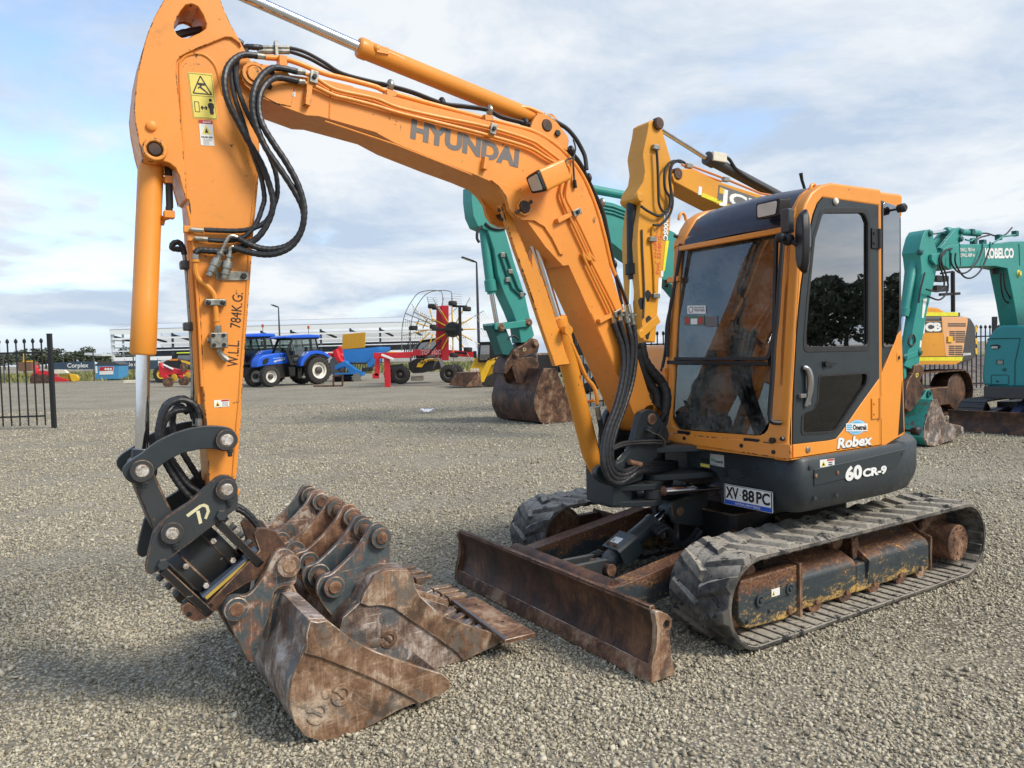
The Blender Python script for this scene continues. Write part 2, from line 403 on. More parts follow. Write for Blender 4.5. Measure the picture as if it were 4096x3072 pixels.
RUST = worn('brown_rust', (lin((66, 50, 42)), lin((106, 74, 54)), lin((140, 104, 78)), lin((172, 148, 122))), 1.4, .75, .1, .6)
RUSTDK = worn('dark_rust', (lin((46, 36, 32)), lin((72, 52, 42)), lin((96, 66, 48)), lin((122, 88, 62))), 1.2, .6, .15, .35, stretch=(1, 1, .35))
CLAY = worn('scraped_bucket_steel', (lin((76, 64, 58)), lin((124, 102, 88)), lin((168, 150, 136)), lin((208, 198, 190))), 1.6, .5, .2, .6, patch=lin((92, 98, 100)), scr=.8)
MUD = worn('rusted_bucket_plate', (lin((78, 62, 50)), lin((122, 90, 66)), lin((150, 120, 94)), lin((190, 170, 148))), 1.5, .6, .15, .5, patch=lin((104, 98, 90)))
EAR = worn('worn_bucket_paint', (lin((66, 76, 80)), lin((84, 90, 90)), lin((126, 84, 60)), lin((186, 174, 160))), 1.6, .6, .1, .45, thr=(.44, .50, .535, .59))
CHROME = simple('chrome_rod', (.78, .8, .84, 1), .09, 1.0, var=.08, scale=5)
STEEL = simple('zinc_steel', lin((150, 148, 138)), .38, .75, var=.3, scale=40)
PINST = worn('pin_end_steel', (lin((120, 96, 76)), lin((170, 160, 148)), lin((208, 204, 196)), lin((224, 220, 214))), 9, .4, .35, .2)
EO = paint('orange_edge', lin((226, 146, 62)), .45, chips=.82, chipcol=lin((70, 50, 36)), scale=1.6)
EC = worn('charcoal_edge', (lin((44, 48, 50)), lin((70, 58, 50)), lin((112, 84, 64)), lin((150, 124, 98))), 2.2, .6, .2, .2)
EP = worn('scraped_edge', (lin((92, 72, 58)), lin((136, 106, 82)), lin((168, 144, 120)), lin((206, 194, 180))), 2.0, .5, .3, .3)
EDGES.update(orange_paint=EO, scuffed_orange_paint=EO, chipped_charcoal_paint=EC, black_paint=EC, rusted_bucket_plate=EP, worn_bucket_paint=EP, scraped_bucket_steel=EP, dark_rust=RUST, brown_rust=EP)
BLACK = simple('black_plastic', lin((22, 22, 23)), .5)
DKGREY = simple('dark_grey_plastic', lin((58, 60, 62)), .5)
WHITE = simple('white_decal', lin((226, 226, 222)), .5, var=.06)
GREYDEC = paint('grey_decal', lin((104, 100, 98)), .5, dirt=.05, var=.06)
YELDEC = paint('yellow_decal', lin((224, 206, 96)), .5, dirt=.2, dirtcol=lin((150, 140, 90)), var=.06)
REDDEC = simple('red_decal', lin((176, 46, 44)), .5); BLUEDEC = simple('blue_decal', lin((34, 78, 178)), .45)
BLKDEC = simple('black_decal', lin((30, 26, 24)), .5)
GLASS = glassm('cab_glass', (.66, .72, .72, 1), 1.25, .34)  # dirt film, thickened as a painted grey haze that brightens the windscreen
GLASS_DK = glassm('tinted_glass', (.14, .16, .16, 1), 4.6, .02); GLASS_LOW = glassm('dimmed_lower_glass', (.07, .08, .08, 1), .9, .01)  # one door glass twice: sky reflection boosted for upper pane, dimmed for lower
MIRROR = simple('mirror_glass', (.8, .8, .8, 1), .03, 1.0, var=.0)
LENS = simple('lamp_lens', lin((196, 196, 186)), .15)
def frame_wear():
    m, nt, p = newmat('scraped_frame_paint'); v = objco(nt); sx = N(nt, 'ShaderNodeSeparateXYZ'); nt.links.new(v, sx.inputs[0])
    a = noise(nt, v, 5, 10, .72, .4); b = noise(nt, v, 18, 10, .8, .5, sc=(.5, 1, 1.3)); f = noise(nt, v, 70, 5, .7)
    k = mth(nt, 'ADD', mth(nt, 'MULTIPLY', a, .5), mth(nt, 'MULTIPLY', b, .5))
    c = mixc(nt, mrange(nt, a, .35, .65), lin((46, 56, 62)), lin((60, 66, 66)))
    top = mrange(nt, sx.outputs['Z'], .18, .31, -.10, .13, False); low = mrange(nt, sx.outputs['Z'], .06, .20, .06, -.05, False)
    c = mixc(nt, mrange(nt, mth(nt, 'ADD', k, top), .50, .60), c, mixc(nt, mrange(nt, f, .35, .65), lin((78, 54, 42)), lin((132, 92, 66))))
    c = mixc(nt, mth(nt, 'MULTIPLY', mrange(nt, mth(nt, 'ADD', mth(nt, 'ADD', mth(nt, 'MULTIPLY', b, .7), mth(nt, 'MULTIPLY', f, .3)), low), .49, .60), .8), c, lin((206, 164, 84)))
    nt.links.new(c, p.inputs['Base Color']); nt.links.new(mrange(nt, b, .3, .7, .4, .7), p.inputs['Roughness']); bump(nt, p, mth(nt, 'ADD', b, f), .3, .004); return m
FRAME_W = frame_wear()
def track_rubber():
    m, nt, p = newmat('track_rubber'); v = objco(nt)
    a = noise(nt, v, 6, 9, .7); b = noise(nt, v, 45, 6, .7); c = mixc(nt, mrange(nt, a, .36, .62), lin((54, 53, 50)), lin((112, 106, 96)))
    g = N(nt, 'ShaderNodeNewGeometry'); s = N(nt, 'ShaderNodeSeparateXYZ'); nt.links.new(g.outputs['Normal'], s.inputs[0])
    c = mixc(nt, mth(nt, 'MULTIPLY', mrange(nt, s.outputs['Z'], .5, .95), mrange(nt, b, .3, .62, .3, .9)), c, lin((176, 168, 152)))
    c = mixc(nt, mrange(nt, noise(nt, v, 14, 8, .75, .5, loc=(3, 3, 3)), .545, .60), c, lin((36, 36, 36)))
    nt.links.new(c, p.inputs['Base Color']); p.inputs['Roughness'].default_value = .85
    bump(nt, p, mth(nt, 'ADD', b, noise(nt, v, 14, 8, .7)), .5, .006); return m
TRACKR = track_rubber()
def gravel_sheet():
    m, nt, p = newmat('gravel_ground'); v = objco(nt)
    vo = N(nt, 'ShaderNodeTexVoronoi', inp={'Scale': 55.0, 'Randomness': 1.0}); nt.links.new(v, vo.inputs['Vector'])
    hs = N(nt, 'ShaderNodeSeparateColor'); nt.links.new(vo.outputs['Color'], hs.inputs[0])
    r = N(nt, 'ShaderNodeValToRGB'); el = r.color_ramp.elements; el[0].color = lin((132, 123, 104)); el[1].color = lin((210, 200, 176)); el[1].position = 1.0
    nt.links.new(hs.outputs[0], r.inputs[0])
    cc = mixc(nt, mrange(nt, vo.outputs['Distance'], .25, .62, 0, .8), r.outputs[0], lin((74, 70, 61)))  # gaps between stones darkened: their shade is put into the colour
    big = noise(nt, v, .35, 7, .6); c = mixc(nt, mrange(nt, big, .35, .65, 0, .4), cc, lin((168, 160, 141)))
    tr = noise(nt, v, 1.6, 6, .65, .6, sc=(.22, 1, 1)); c = mixc(nt, mrange(nt, tr, .56, .74, 0, .35), c, lin((112, 105, 92)))
    sp = noise(nt, v, 9, 8, .8, sc=(.6, 1, 1)); c = mixc(nt, mrange(nt, sp, .50, .64, 0, .5), c, lin((104, 97, 84)))
    mp = N(nt, 'ShaderNodeMapping', inp={'Rotation': (0, 0, .45)}); nt.links.new(v, mp.inputs[0])
    ru = noise(nt, mp.outputs[0], 1.1, 7, .7, .4, sc=(.10, 1.3, 1)); c = mixc(nt, mrange(nt, ru, .54, .68, 0, .42), c, lin((100, 94, 82)))
    nt.links.new(c, p.inputs['Base Color']); p.inputs['Roughness'].default_value = .95; p.inputs['Specular IOR Level'].default_value = .2
    h = mth(nt, 'ADD', mth(nt, 'MULTIPLY', mth(nt, 'SUBTRACT', 1.0, vo.outputs['Distance']), .6), mth(nt, 'MULTIPLY', noise(nt, v, 3.0, 8, .6), 1.2))
    bump(nt, p, h, .8, .018); return m
def stone_mat():
    m, nt, p = newmat('gravel_stone'); at = N(nt, 'ShaderNodeAttribute', attribute_name='tone')
    r = N(nt, 'ShaderNodeValToRGB'); el = r.color_ramp.elements
    for t in (.35, .7): el.new(t)
    for e_, t, cc in zip(el, (0, .35, .7, 1), ((124, 116, 99), (162, 153, 132), (182, 173, 150), (200, 192, 171))): e_.position = t; e_.color = lin(cc)
    nt.links.new(at.outputs['Fac'], r.inputs[0]); nt.links.new(r.outputs[0], p.inputs['Base Color']); p.inputs['Roughness'].default_value = .9; p.inputs['Specular IOR Level'].default_value = .25
    return m
# ------------------------------------------------------------------ ground
def ground():
    b = MB(); S = 900
    xs = [-S, -120, -40, -15, -5, 0, 5, 15, 40, 120, S]
    vs = {}
    for i, x in enumerate(xs):
        for j, y in enumerate(xs): vs[i, j] = b.bm.verts.new((x, y + 20, 0))
    for i in range(len(xs) - 1):
        for j in range(len(xs) - 1): b._f([vs[i, j], vs[i + 1, j], vs[i + 1, j + 1], vs[i, j + 1]])
    tag(b.build('ground', gravel_sheet()), kind='structure')
    # loose stones
    def pts(y0, y1, dens):
        k = 0.78; n = int(dens * k * (y1 * y1 - y0 * y0)); y = np.sqrt(rng.uniform(y0 * y0, y1 * y1, n)); x = rng.uniform(-1, 1, n) * k * y
        return np.stack([x, y], 1)
    def far(n):
        y = 4.2 * (24 / 4.2) ** rng.uniform(0, 1, n); return np.stack([rng.uniform(-1, 1, n) * .78 * y, y], 1)
    P = np.concatenate([pts(1.9, 4.2, 6200), far(240000)])
    # thinner cover along the wheel tracks and in worn patches
    u1 = P[:, 0] * .83 + P[:, 1] * .55; u2 = -P[:, 0] * .55 + P[:, 1] * .83
    pn = np.sin(u2 * 2.6 + .7 * np.sin(u1 * .9)) + .8 * np.sin(u2 * 5.3 + 1.3 + np.sin(u1 * 1.7)) + .7 * np.sin(u1 * 2.1 + u2 * 1.4) + .6 * np.sin(u1 * 4.4 - u2 * 3.1)
    P = P[rng.uniform(0, 1, len(P)) < np.clip(.72 + .30 * pn, .22, 1.0)]
    n = len(P)
    cube = np.array([[x, y, z] for x in (-1, 1) for y in (-1, 1) for z in (-1, 1)], float)
    quads = np.array([[0, 1, 3, 2], [4, 6, 7, 5], [0, 4, 5, 1], [2, 3, 7, 6], [0, 2, 6, 4], [1, 5, 7, 3]])
    size = np.clip(rng.lognormal(math.log(.0050), .40, n), .0022, .014) * np.clip(P[:, 1] / 4.2, 1, 9) ** .35
    V = cube[None] * rng.uniform(.55, 1.1, (n, 8, 3)); V *= rng.uniform([.8, .7, .38], [1.35, 1.1, .68], (n, 3))[:, None, :]
    q = rng.normal(size=(n, 4)); q[:, 1:3] *= .5; q /= np.linalg.norm(q, axis=1, keepdims=True); w_, x_, y_, z_ = q.T
    R = np.stack([np.stack([1 - 2 * (y_ ** 2 + z_ ** 2), 2 * (x_ * y_ - z_ * w_), 2 * (x_ * z_ + y_ * w_)], 1), np.stack([2 * (x_ * y_ + z_ * w_), 1 - 2 * (x_ ** 2 + z_ ** 2), 2 * (y_ * z_ - x_ * w_)], 1), np.stack([2 * (x_ * z_ - y_ * w_), 2 * (y_ * z_ + x_ * w_), 1 - 2 * (x_ ** 2 + y_ ** 2)], 1)], 1)
    V = np.einsum('nij,nkj->nki', R, V) * size[:, None, None]
    V[:, :, 0] += P[:, None, 0]; V[:, :, 1] += P[:, None, 1]; V[:, :, 2] += (size * rng.uniform(.0, .75, n))[:, None]
    me = bpy.data.meshes.new('gravel'); nv = n * 8; nf = n * 6
    me.vertices.add(nv); me.vertices.foreach_set('co', V.reshape(-1).astype(np.float32))
    F = (quads[None] + (np.arange(n) * 8)[:, None, None]).reshape(-1)
    me.loops.add(nf * 4); me.loops.foreach_set('vertex_index', F.astype(np.int32))
    me.polygons.add(nf); me.polygons.foreach_set('loop_start', np.arange(0, nf * 4, 4, dtype=np.int32))
    me.update(calc_edges=True); me.validate()
    at = me.attributes.new('tone', 'FLOAT', 'POINT'); at.data.foreach_set('value', np.repeat(np.clip(rng.normal(.5, .27, n), 0, 1), 8).astype(np.float32))
    me.materials.append(stone_mat()); o = bpy.data.objects.new('gravel', me); COL.objects.link(o)
    tag(o, 'loose grey crushed gravel covering the yard in the foreground', 'gravel', kind='stuff')
ground()
# ------------------------------------------------------------------ the orange excavator: undercarriage
E = Frame((1.654, 5.033, 0), math.radians(32.1 + 180))
ex = thing('excavator', 'large orange mini excavator with charcoal skirt, closed cab and rubber tracks filling the foreground', 'excavator', E.C, E.h)
def TL(k, P, left): return [E.L(*k(p), left) for p in P]
def T1(k, x, y, left): return E.L(*k((x, y)), left)
YI, YO = .58, .98
PF, PR, RI = (1.15, .245), (-.80, .245), .213
def belt_len(): return 2 * (PF[0] - PR[0]) + 2 * math.pi * (RI + .022)
def belt(s, h):
    """point at arc length s along the belt (start: rear end of the top run, going forward), h above its outer face"""
    r = RI + .022; L = PF[0] - PR[0]; A = math.pi * r; s %= 2 * L + 2 * A
    if s < L: return PR[0] + s, PR[1] + r + h
    s -= L
    if s < A: t = math.pi / 2 - s / r; return PF[0] + (r + h) * math.cos(t), PF[1] + (r + h) * math.sin(t)
    s -= A
    if s < L: return PF[0] - s, PF[1] - r - h
    s -= L; t = -math.pi / 2 - s / r; return PR[0] + (r + h) * math.cos(t), PR[1] + (r + h) * math.sin(t)
def make_track():
    b = MB(); TLN = belt_len(); n = 132; rings = []
    for i in range(n):
        s = TLN * i / n; o = belt(s, 0); q = belt(s, -.022)
        rings.append([b.bm.verts.new(v) for v in ((o[0], YI, o[1]), (o[0], YO - .004, o[1]), (q[0], YO, q[1]), (q[0], YI, q[1]))])
    for i in range(n):
        A, B = rings[i], rings[(i + 1) % n]
        for j in range(4): b._f([A[j], A[(j + 1) % 4], B[(j + 1) % 4], B[j]])
    m = 32; pit = TLN / m
    def lug(s0, y0, y1, sl, wb=.098, wt=.05, h=.021):
        # a slanted bar: y0 edge end, y1 middle end, swept by sl along the belt
        V = {}
        for j, (y, so, kk) in enumerate(((y0, 0, 1.0), ((y0 * .35 + y1 * .65), sl * .65, 1.0), (y1, sl, .8))):
            for e_, (ss, hh) in enumerate(((-wb / 2 * kk, 0), (-wt / 2 * kk, h), (wt / 2 * kk, h), (wb / 2 * kk, 0))):
                yy = y
                if hh > 0 and j == 0: yy = y + (.022 if y1 > y0 else -.022)
                if hh > 0 and j == 2: yy = y - (.02 if y1 > y0 else -.02)
                p = belt(s0 + so + ss, hh - (.003 if hh == 0 else 0)); V[j, e_] = b.bm.verts.new((p[0], yy, p[1]))
        for j in (0, 1):
            for e_ in range(3): b._f([V[j, e_], V[j, e_ + 1], V[j + 1, e_ + 1], V[j + 1, e_]])
        b._f([V[0, i] for i in range(4)]); b._f([V[2, i] for i in range(4)][::-1])
    for i in range(m):
        jj = random.uniform(-.006, .006)
        lug(i * pit + jj, YO, .765 + random.uniform(-.012, .012), .085, h=random.uniform(.016, .023)); lug((i + .5) * pit + jj, YI, .795 + random.uniform(-.012, .012), .085, h=random.uniform(.016, .023))
    for i in range(64):   # guide ribs on the inside face
        s = TLN * (i + .5) / 64; hw = .03
        V = [belt(s + d, h) for d, h in ((-hw, -.021), (-hw + .006, -.031), (hw - .006, -.031), (hw, -.021))]
        b.prism([(v[0], YI + .01, v[1]) for v in V], (0, YO - YI - .02, 0))
    return b.build('rubber_track', TRACKR, ex, bevel=.005, seg=2, ang=30)
trk = make_track()
trk2 = trk.copy(); COL.objects.link(trk2); trk2.location = (0, -(YO + YI), 0)
trk2.name = 'rubber_track'
def make_frame(sy):
    Y = lambda y: y * sy
    b = MB()
    sec = lambda x: [(x, Y(.855), .075), (x, Y(.862), .10), (x, Y(.862), .245), (x, Y(.845), .268), (x, Y(.70), .335), (x, Y(.62), .335), (x, Y(.62), .075)]
    b.loft([sec(.705), sec(.19)]); 
    b.loft([sec(.07), sec(-.575)])
    b.loft([[(x, Y(y), z) for y, z in ((.862, .075), (.862, .24), (.70, .25), (.62, .25), (.62, .075))] for x in (.19, .07)])
    o = b.build('track_frame', FRAME_W, ex, bevel=.012, seg=3)
    b = MB()   # front idler guard box
    P = fillet([(.715, .335), (1.165, .33), (1.19, .265), (1.19, .15), (1.13, .075), (.84, .062), (.715, .085)], [.0, .02, .03, .03, .04, .03, 0], 3)
    b.prY(P, Y(.80), Y(.868)); b.build('idler_guard', FRAME_W, ex, bevel=.01, seg=3)
    b = MB(); b.prY(fillet([(.728, .345), (.706, .345), (.706, .055), (.728, .055)], .003), Y(.66), Y(.885)); 
    b.prY([(-.575, .285), (-.59, .285), (-.59, .068), (-.575, .068)], Y(.62), Y(.872))
    b.prism(fillet([(-.582, Y(.62), .36), (-.582, Y(.74), .36), (-.582, Y(.80), .30), (-.582, Y(.872), .285), (-.582, Y(.872), .2), (-.582, Y(.62), .2)], [0, .02, .02, .02, 0, 0], 3), (-.012, 0, 0))
    b.build('rib_plate', RUST, ex, bevel=.004)
    b = MB()   # track stop
    b.prX(fillet([(Y(.70), .24), (Y(.70), .40), (Y(.80), .40), (Y(.815), .30), (Y(.885), .25), (Y(.872), .14), (Y(.862), .13)], .01, 2), .085, .098)
    b.prY(fillet([(.155, .395), (.10, .395), (.10, .25), (.145, .25)], .008, 2), Y(.80), Y(.812))
    b.bolt((.128, Y(.81), .37), (0, sy, 0), .014, .014); b.build('track_stop', FRAME_W, ex, bevel=.003)
    for x, z in ((1.13, .11), (.96, .13)): MB().cyl((x, Y(.862), z), (x, Y(.8705), z), .011, n=10).build('bolt_hole', BLACK, ex)
    for x, yy, z, r_ in ((.80, .866, .10, .02), (.56, .858, .098, .016), (.29, .858, .098, .016), (.02, .858, .098, .016), (-.25, .858, .098, .016), (-.48, .858, .098, .016)): MB().bolt((x, Y(yy), z), (0, sy, 0), r_, .016).build('frame_bolt', RUST, ex)
    b = MB()
    b.prY(fillet([(1.02, .235), (.80, .245), (.80, .195), (1.02, .18)], .004, 2), Y(.866), Y(.874))
    for x, z in ((1.035, .205), (.80, .222)):
        b.pipe((x, Y(.868), z), (x, Y(.882), z), .032, .018, 14); b.bolt((x, Y(.868), z), (0, sy, 0), .013, .02)
    b.build('adjuster_cover', FRAME_W, ex, bevel=.002)
    b = MB(); c = (-.852, .205)
    b.lathe((c[0], Y(.60), c[1]), (c[0], Y(.90), c[1]), [(0, .15), (.07, .15), (.075, .125), (.25, .118), (.295, .118), (.30, .112)], 36)
    for i in range(14):
        t = 2 * math.pi * i / 14; b.bolt((c[0] + .1 * math.cos(t), Y(.90), c[1] + .1 * math.sin(t)), (0, sy, 0), .0065, .005)
    for i in range(3):
        t = 2 * math.pi * (i / 3 + .1); b.bolt((c[0] + .062 * math.cos(t), Y(.90), c[1] + .062 * math.sin(t)), (0, sy, 0), .012, .006)
    b.build('drive_motor', RUSTDK if sy < 0 else RUST, ex, bevel=.003)
    b = MB(); P = []
    for i in range(21):
        t = 2 * math.pi * i / 21
        for dt, r in ((-.08, .165), (-.04, .185), (.04, .185), (.08, .165)): P.append((c[0] + r * math.cos(t + dt), .228 + r * math.sin(t + dt)))
    b.prY(P, Y(.73), Y(.75)); b.build('sprocket', RUST, ex)
    b = MB(); b.lathe((1.14, Y(.70), .245), (1.14, Y(.86), .245), [(0, .15), (.03, .20), (.09, .20), (.12, .15)], 32); b.build('idler_wheel', RUST, ex, bevel=.004)
    for x in (.55, .28, .0, -.28, -.5): b = MB(); b.lathe((x, Y(.62), .095), (x, Y(.9), .095), [(0, .062), (.09, .062), (.10, .04), (.13, .04), (.14, .062), (.23, .062)], 18); b.build('track_roller', RUST, ex)
    b = MB(); b.lathe((.26, Y(.64), .375), (.26, Y(.84), .375), [(0, .03), (.04, .03), (.045, .058), (.07, .05), (.085, .058), (.11, .05), (.12, .058), (.15, .05), (.16, .03)], 20); b.build('carrier_roller', RUST, ex)
make_frame(1); make_frame(-1)
def decal_plate(name, poly, left_out, mat, parent, th=.0012):
    b = MB(); b.prism(poly, (0, th, 0)); return b.build(name, mat, parent)
def safety_sticker(parent, o, right, up, w, h, txt=None, name='warning_sticker', band=None):
    """small white label: yellow warning triangle at left, printed words at right"""
    o, R, U_ = Vector(o), Vector(right).normalized(), Vector(up).normalized(); n = R.cross(U_)
    b = MB(); b.mi = 0
    q = lambda x, y, d=0: o + R * (x * w) + U_ * (y * h) + n * d
    b.prism([q(0, 0), q(1, 0), q(1, 1), q(0, 1)], n * .001)
    b.mi = 1; b.prism([q(.05, .12, .001), q(.42, .12, .001), q(.235, .88, .001)], n * .0004)
    b.mi = 2; b.prism([q(.14, .2, .0014), q(.33, .2, .0014), q(.235, .62, .0014)], n * .0003)
    if txt:
        b.mi = 3; b.prism([q(.48, .74, .001), q(.98, .74, .001), q(.98, .97, .001), q(.48, .97, .001)], n * .0004)
        b.mi = 2
        for i, t_ in enumerate(txt): b.text(t_, q(.52, .42 - i * .3, .001), R, U_, h * .2, w * .4, .0005)
    return b.build(name, [WHITE, YELDEC, BLKDEC, REDDEC], parent)
safety_sticker(ex, (.945, .8742, .205), (-1, 0, 0), (0, 0, 1), .065, .04)
# car body between the tracks and the slewing ring
b = MB()
b.prZ(fillet([(.62, .34), (.62, -.34), (-.45, -.40), (-.45, .40)], .05), .22, .50)
for sy in (1, -1):
    b.prism([(.30, sy * .38, .20), (.30, sy * .64, .16), (.30, sy * .64, .33), (.30, sy * .38, .46)], (-.62, 0, 0))
b.prY([(.62, .47), (.80, .44), (.80, .30), (.62, .26)], -.10, -.06); b.prY([(.62, .47), (.80, .44), (.80, .30), (.62, .26)], .02, .06)
b.build('car_body', BLACKP, ex, bevel=.01)
b = MB(); b.lathe((0, 0, .49), (0, 0, .64), [(0, .40), (.05, .40), (.05, .44), (.11, .44), (.11, .38), (.15, .38)], 40); b.build('slewing_ring', RUSTDK, ex, bevel=.004)
# ---- dozer blade
bl = bpy.data.objects.new('dozer_blade', None)
b = MB()
prof = [(1.846, .012), (1.836, .05), (1.806, .10), (1.790, .16), (1.788, .22), (1.80, .285), (1.826, .335), (1.822, .352), (1.800, .352), (1.775, .30), (1.757, .22), (1.757, .16), (1.775, .09), (1.80, .03), (1.805, .012)]
pr2 = catmull([(p[0], 0, p[1]) for p in prof[:7]], 3) + [Vector((p[0], 0, p[1])) for p in prof[7:]]
b.prY([(p[0], p[2]) for p in pr2], -.915, .915)
bl = b.build('dozer_blade', RUSTDK, ex, bevel=.004)
b = MB(); b.prY([(1.853, .008), (1.842, .062), (1.828, .083), (1.822, .083), (1.838, .008)], -.915, .914); b.build('cutting_edge', RUST, bl, bevel=.003)
side = TL(k8, [(1288, 1560), (1296, 1440), (1318, 1330), (1322, 1220), (1308, 1140), (1318, 1122), (1345, 1122), (1390, 1142), (1416, 1172), (1412, 1215), (1400, 1260), (1412, 1400), (1434, 1505)], .945)
hole = [(v[0], .945, v[1]) for v in circ2((T1(k8, 1383, 1205, .945).x, T1(k8, 1383, 1205, .945).z), .02, 14)]
for y0, y1 in ((.915, .945), (-.945, -.915)):
    b = MB(); b.prY(side, y0, y1, [hole]); b.build('blade_end_plate', RUST, bl, bevel=.004)
# push arms, cross tube, clevis
for y0 in (.40, -.46):
    b = MB(); b.prY(fillet([(1.775, .30), (1.60, .285), (.62, .42), (.62, .29), (1.60, .10), (1.775, .08)], [0, .05, .02, .02, .05, 0], 3), y0 - .05, y0 + .06); b.build('push_arm', FRAME_W, ex, bevel=.008)
b = MB(); b.cyl((1.63, -.52, .245), (1.63, .43, .245), .066, n=28); b.build('cross_tube', RUSTDK, ex)
b = MB()
cp = T1(k8, 1040, 872, .075); cl = Vector((cp.x, 0, cp.z))
for y0 in (-.085, .045):
    P = [(1.66, .14)] + [(1.66, .30)] + [(cl.x + .0 + .062 * math.cos(t), cl.z + .062 * math.sin(t)) for t in [math.radians(a) for a in range(80, -101, -20)]] + [(1.56, .15)]
    b.prY(P, y0, y0 + .035)
b.build('cylinder_clevis', CHAR_WORN, ex, bevel=.006)
b = MB(); b.cyl((cl.x, -.10, cl.z), (cl.x, .088, cl.z), .03, n=18); b.cyl((cl.x, .08, cl.z), (cl.x, .092, cl.z), .036, n=18); b.build('clevis_pin', RUST, ex, bevel=.003)
ct = T1(k8, 1440, 515, .06); ct = Vector((ct.x, 0, ct.z))
dv = (ct - cl).normalized(); Lc = (ct - cl).length
b = MB(); b.lathe(cl, ct, [(.02, .03), (.06, .052), (.10, .056), (Lc * .70, .056), (Lc * .70, .06), (Lc * .76, .06)], 26); b.cyl(cl + Vector((0, -.04, 0)), cl + Vector((0, .04, 0)), .045); b.build('blade_cylinder', CHAR, ex, bevel=.004)
b = MB(); b.cyl(cl + dv * Lc * .7, cl + dv * (Lc - .03), .026); b.build('blade_cylinder_rod', CHROME, ex)
b = MB(); b.cyl(ct + Vector((0, -.05, 0)), ct + Vector((0, .05, 0)), .05, n=20)
for y0 in (-.10, .055):
    b.prY(fillet([(ct.x + .07, ct.z + .06), (ct.x - .25, ct.z + .10), (ct.x - .25, ct.z - .14), (ct.x + .05, ct.z - .07)], .04), y0, y0 + .035)
b.build('cylinder_mount', CHAR_WORN, ex, bevel=.006)
b = MB(); b.cyl((ct.x, .08, ct.z), (ct.x, .098, ct.z), .027, n=16); b.build('mount_pin', RUST, ex, bevel=.003)
b = MB(); sd_ = Vector((0, 1, 0)); upn = dv.cross(sd_).normalized(); upn = upn if upn.z > 0 else -upn
q0 = cl + dv * (Lc * .16); q1 = cl + dv * (Lc * .42)
sec = lambda c: [c + upn * u_ + sd_ * y_ for y_, u_ in ((-.075, .03), (-.07, .066), (.07, .066), (.085, .05), (.085, -.055), (.078, -.055), (.078, .045), (.064, .06), (-.064, .06), (-.068, .03))]
b.loft([sec(q0), sec(q1)]); b.build('cylinder_guard', CHAR, ex, bevel=.003)
b = MB()
for y_ in (-.03, .03): b.bolt(q0 + dv * .025 + upn * .066 + sd_ * y_, upn, .012, .02)
b.build('guard_bolt', RUST, ex)
safety_sticker(ex, q0 + dv * .05 + upn * .0665 - sd_ * .045, sd_, dv, .07, .05, name='cylinder_sticker')
for dy in (0, .03):
    P = catmull([T1(k8, *p, .12 + dy * .3) for p in [(1300, 640), (1360, 605), (1400, 640), (1420, 690), (1470, 720), (1530, 680), (1570, 620)]], 8)
    b = MB(); b.tube([p + Vector((0, dy, -dy * .4)) for p in P], .016, 8, wrap=.02); b.build('blade_hose', HOSE, ex)
# ------------------------------------------------------------------ the orange excavator: upper structure and cab
YS = .93          # skirt side
def bolts(name, pts, d, r, h, mat, parent):
    for p in pts:
        b = MB(); b.bolt(p, d, r, h); b.build(name, mat, parent)
# skirt: charcoal belt round the machine
arc = [Vector((.965 * math.cos(math.radians(a)), .965 * math.sin(math.radians(a)))) for a in range(104, 257, 8)]
plan = [Vector((.77, .40)), Vector((.79, .42))] + fillet([Vector((.79, .42)), Vector((.79, YS)), Vector((-.10, YS))], [0, .085, 0], 6)[1:] + arc[1:-1] + [Vector((-.10, -.94)), Vector((.35, -.94)), Vector((.35, .40))]
b = MB(); rim = [(0.0, .635), (.018, .622)]
ins = lambda P, d: [Vector((q.x - d * (1 if q.x > .3 else (-1 if q.x < -.3 else 0)), q.y - d * (1 if q.y > .5 else (-1 if q.y < -.5 else 0)))) for q in P]
S = [[Vector((q.x, q.y, z)) for q in ins(plan, d)] for d, z in ((.10, .600), (.035, .625), (.006, .70), (0, .74), (0, .895), (.015, .915))]
b.loft(S); skirt = b.build('skirt', CHAR, ex, bevel=.006, seg=2, ang=50)
tf = lambda x, y: E.Fz(*k10((x, y)), .79)
# front plate with the arch for the swing cylinder
outer = [tf(930, 455), tf(940, 640), tf(1150, 655), tf(1215, 690), tf(1250, 750), tf(1262, 800), tf(1265, 985)]
P = [(v.y, v.z) for v in outer]; P += [(.46, P[-1][1]), (.46, .905), (P[0][0], .905)]
b = MB(); b.prX(fillet(P, [0, .02, .03, .0, .0, 0, .0, 0, 0, 0], 3), .72, .7895); b.build('front_plate', CHAR, ex, bevel=.006)
b = MB(); b.box((.35, .0, .78), (.76, .86, .22)); b.build('main_frame', BLACKP, ex, bevel=.01)
# number plate
R_, U_ = Vector((0, 1, 0)), Vector((0, 0, 1))
pc = [E.Fz(*k10(p), .80) for p in ((1297, 982), (1757, 1075), (1755, 862), (1288, 790))]
y0, y1, z0, z1 = pc[0].y, pc[1].y, pc[0].z, pc[3].z
plate = MB().prX(fillet([(y0, z0), (y1, z0), (y1, z1), (y0, z1)], .008), .797, .800).build('number_plate', WHITE, ex, bevel=.001)
b = MB(); b.mi = 0; q = lambda u, v, d=.8003: Vector((d, y0 + (y1 - y0) * u, z0 + (z1 - z0) * v))
for u0, u1, v0, v1 in ((.01, .99, .955, .98), (.01, .03, .02, .98), (.97, .99, .02, .98)): b.prism([q(u0, v0), q(u1, v0), q(u1, v1), q(u0, v1)], (.0004, 0, 0))
b.build('plate_border', BLKDEC, plate)
b = MB(); b.prism([q(.012, .02), q(.988, .02), q(.988, .235), q(.012, .235)], (.0006, 0, 0)); b.build('blue_band', BLUEDEC, plate)
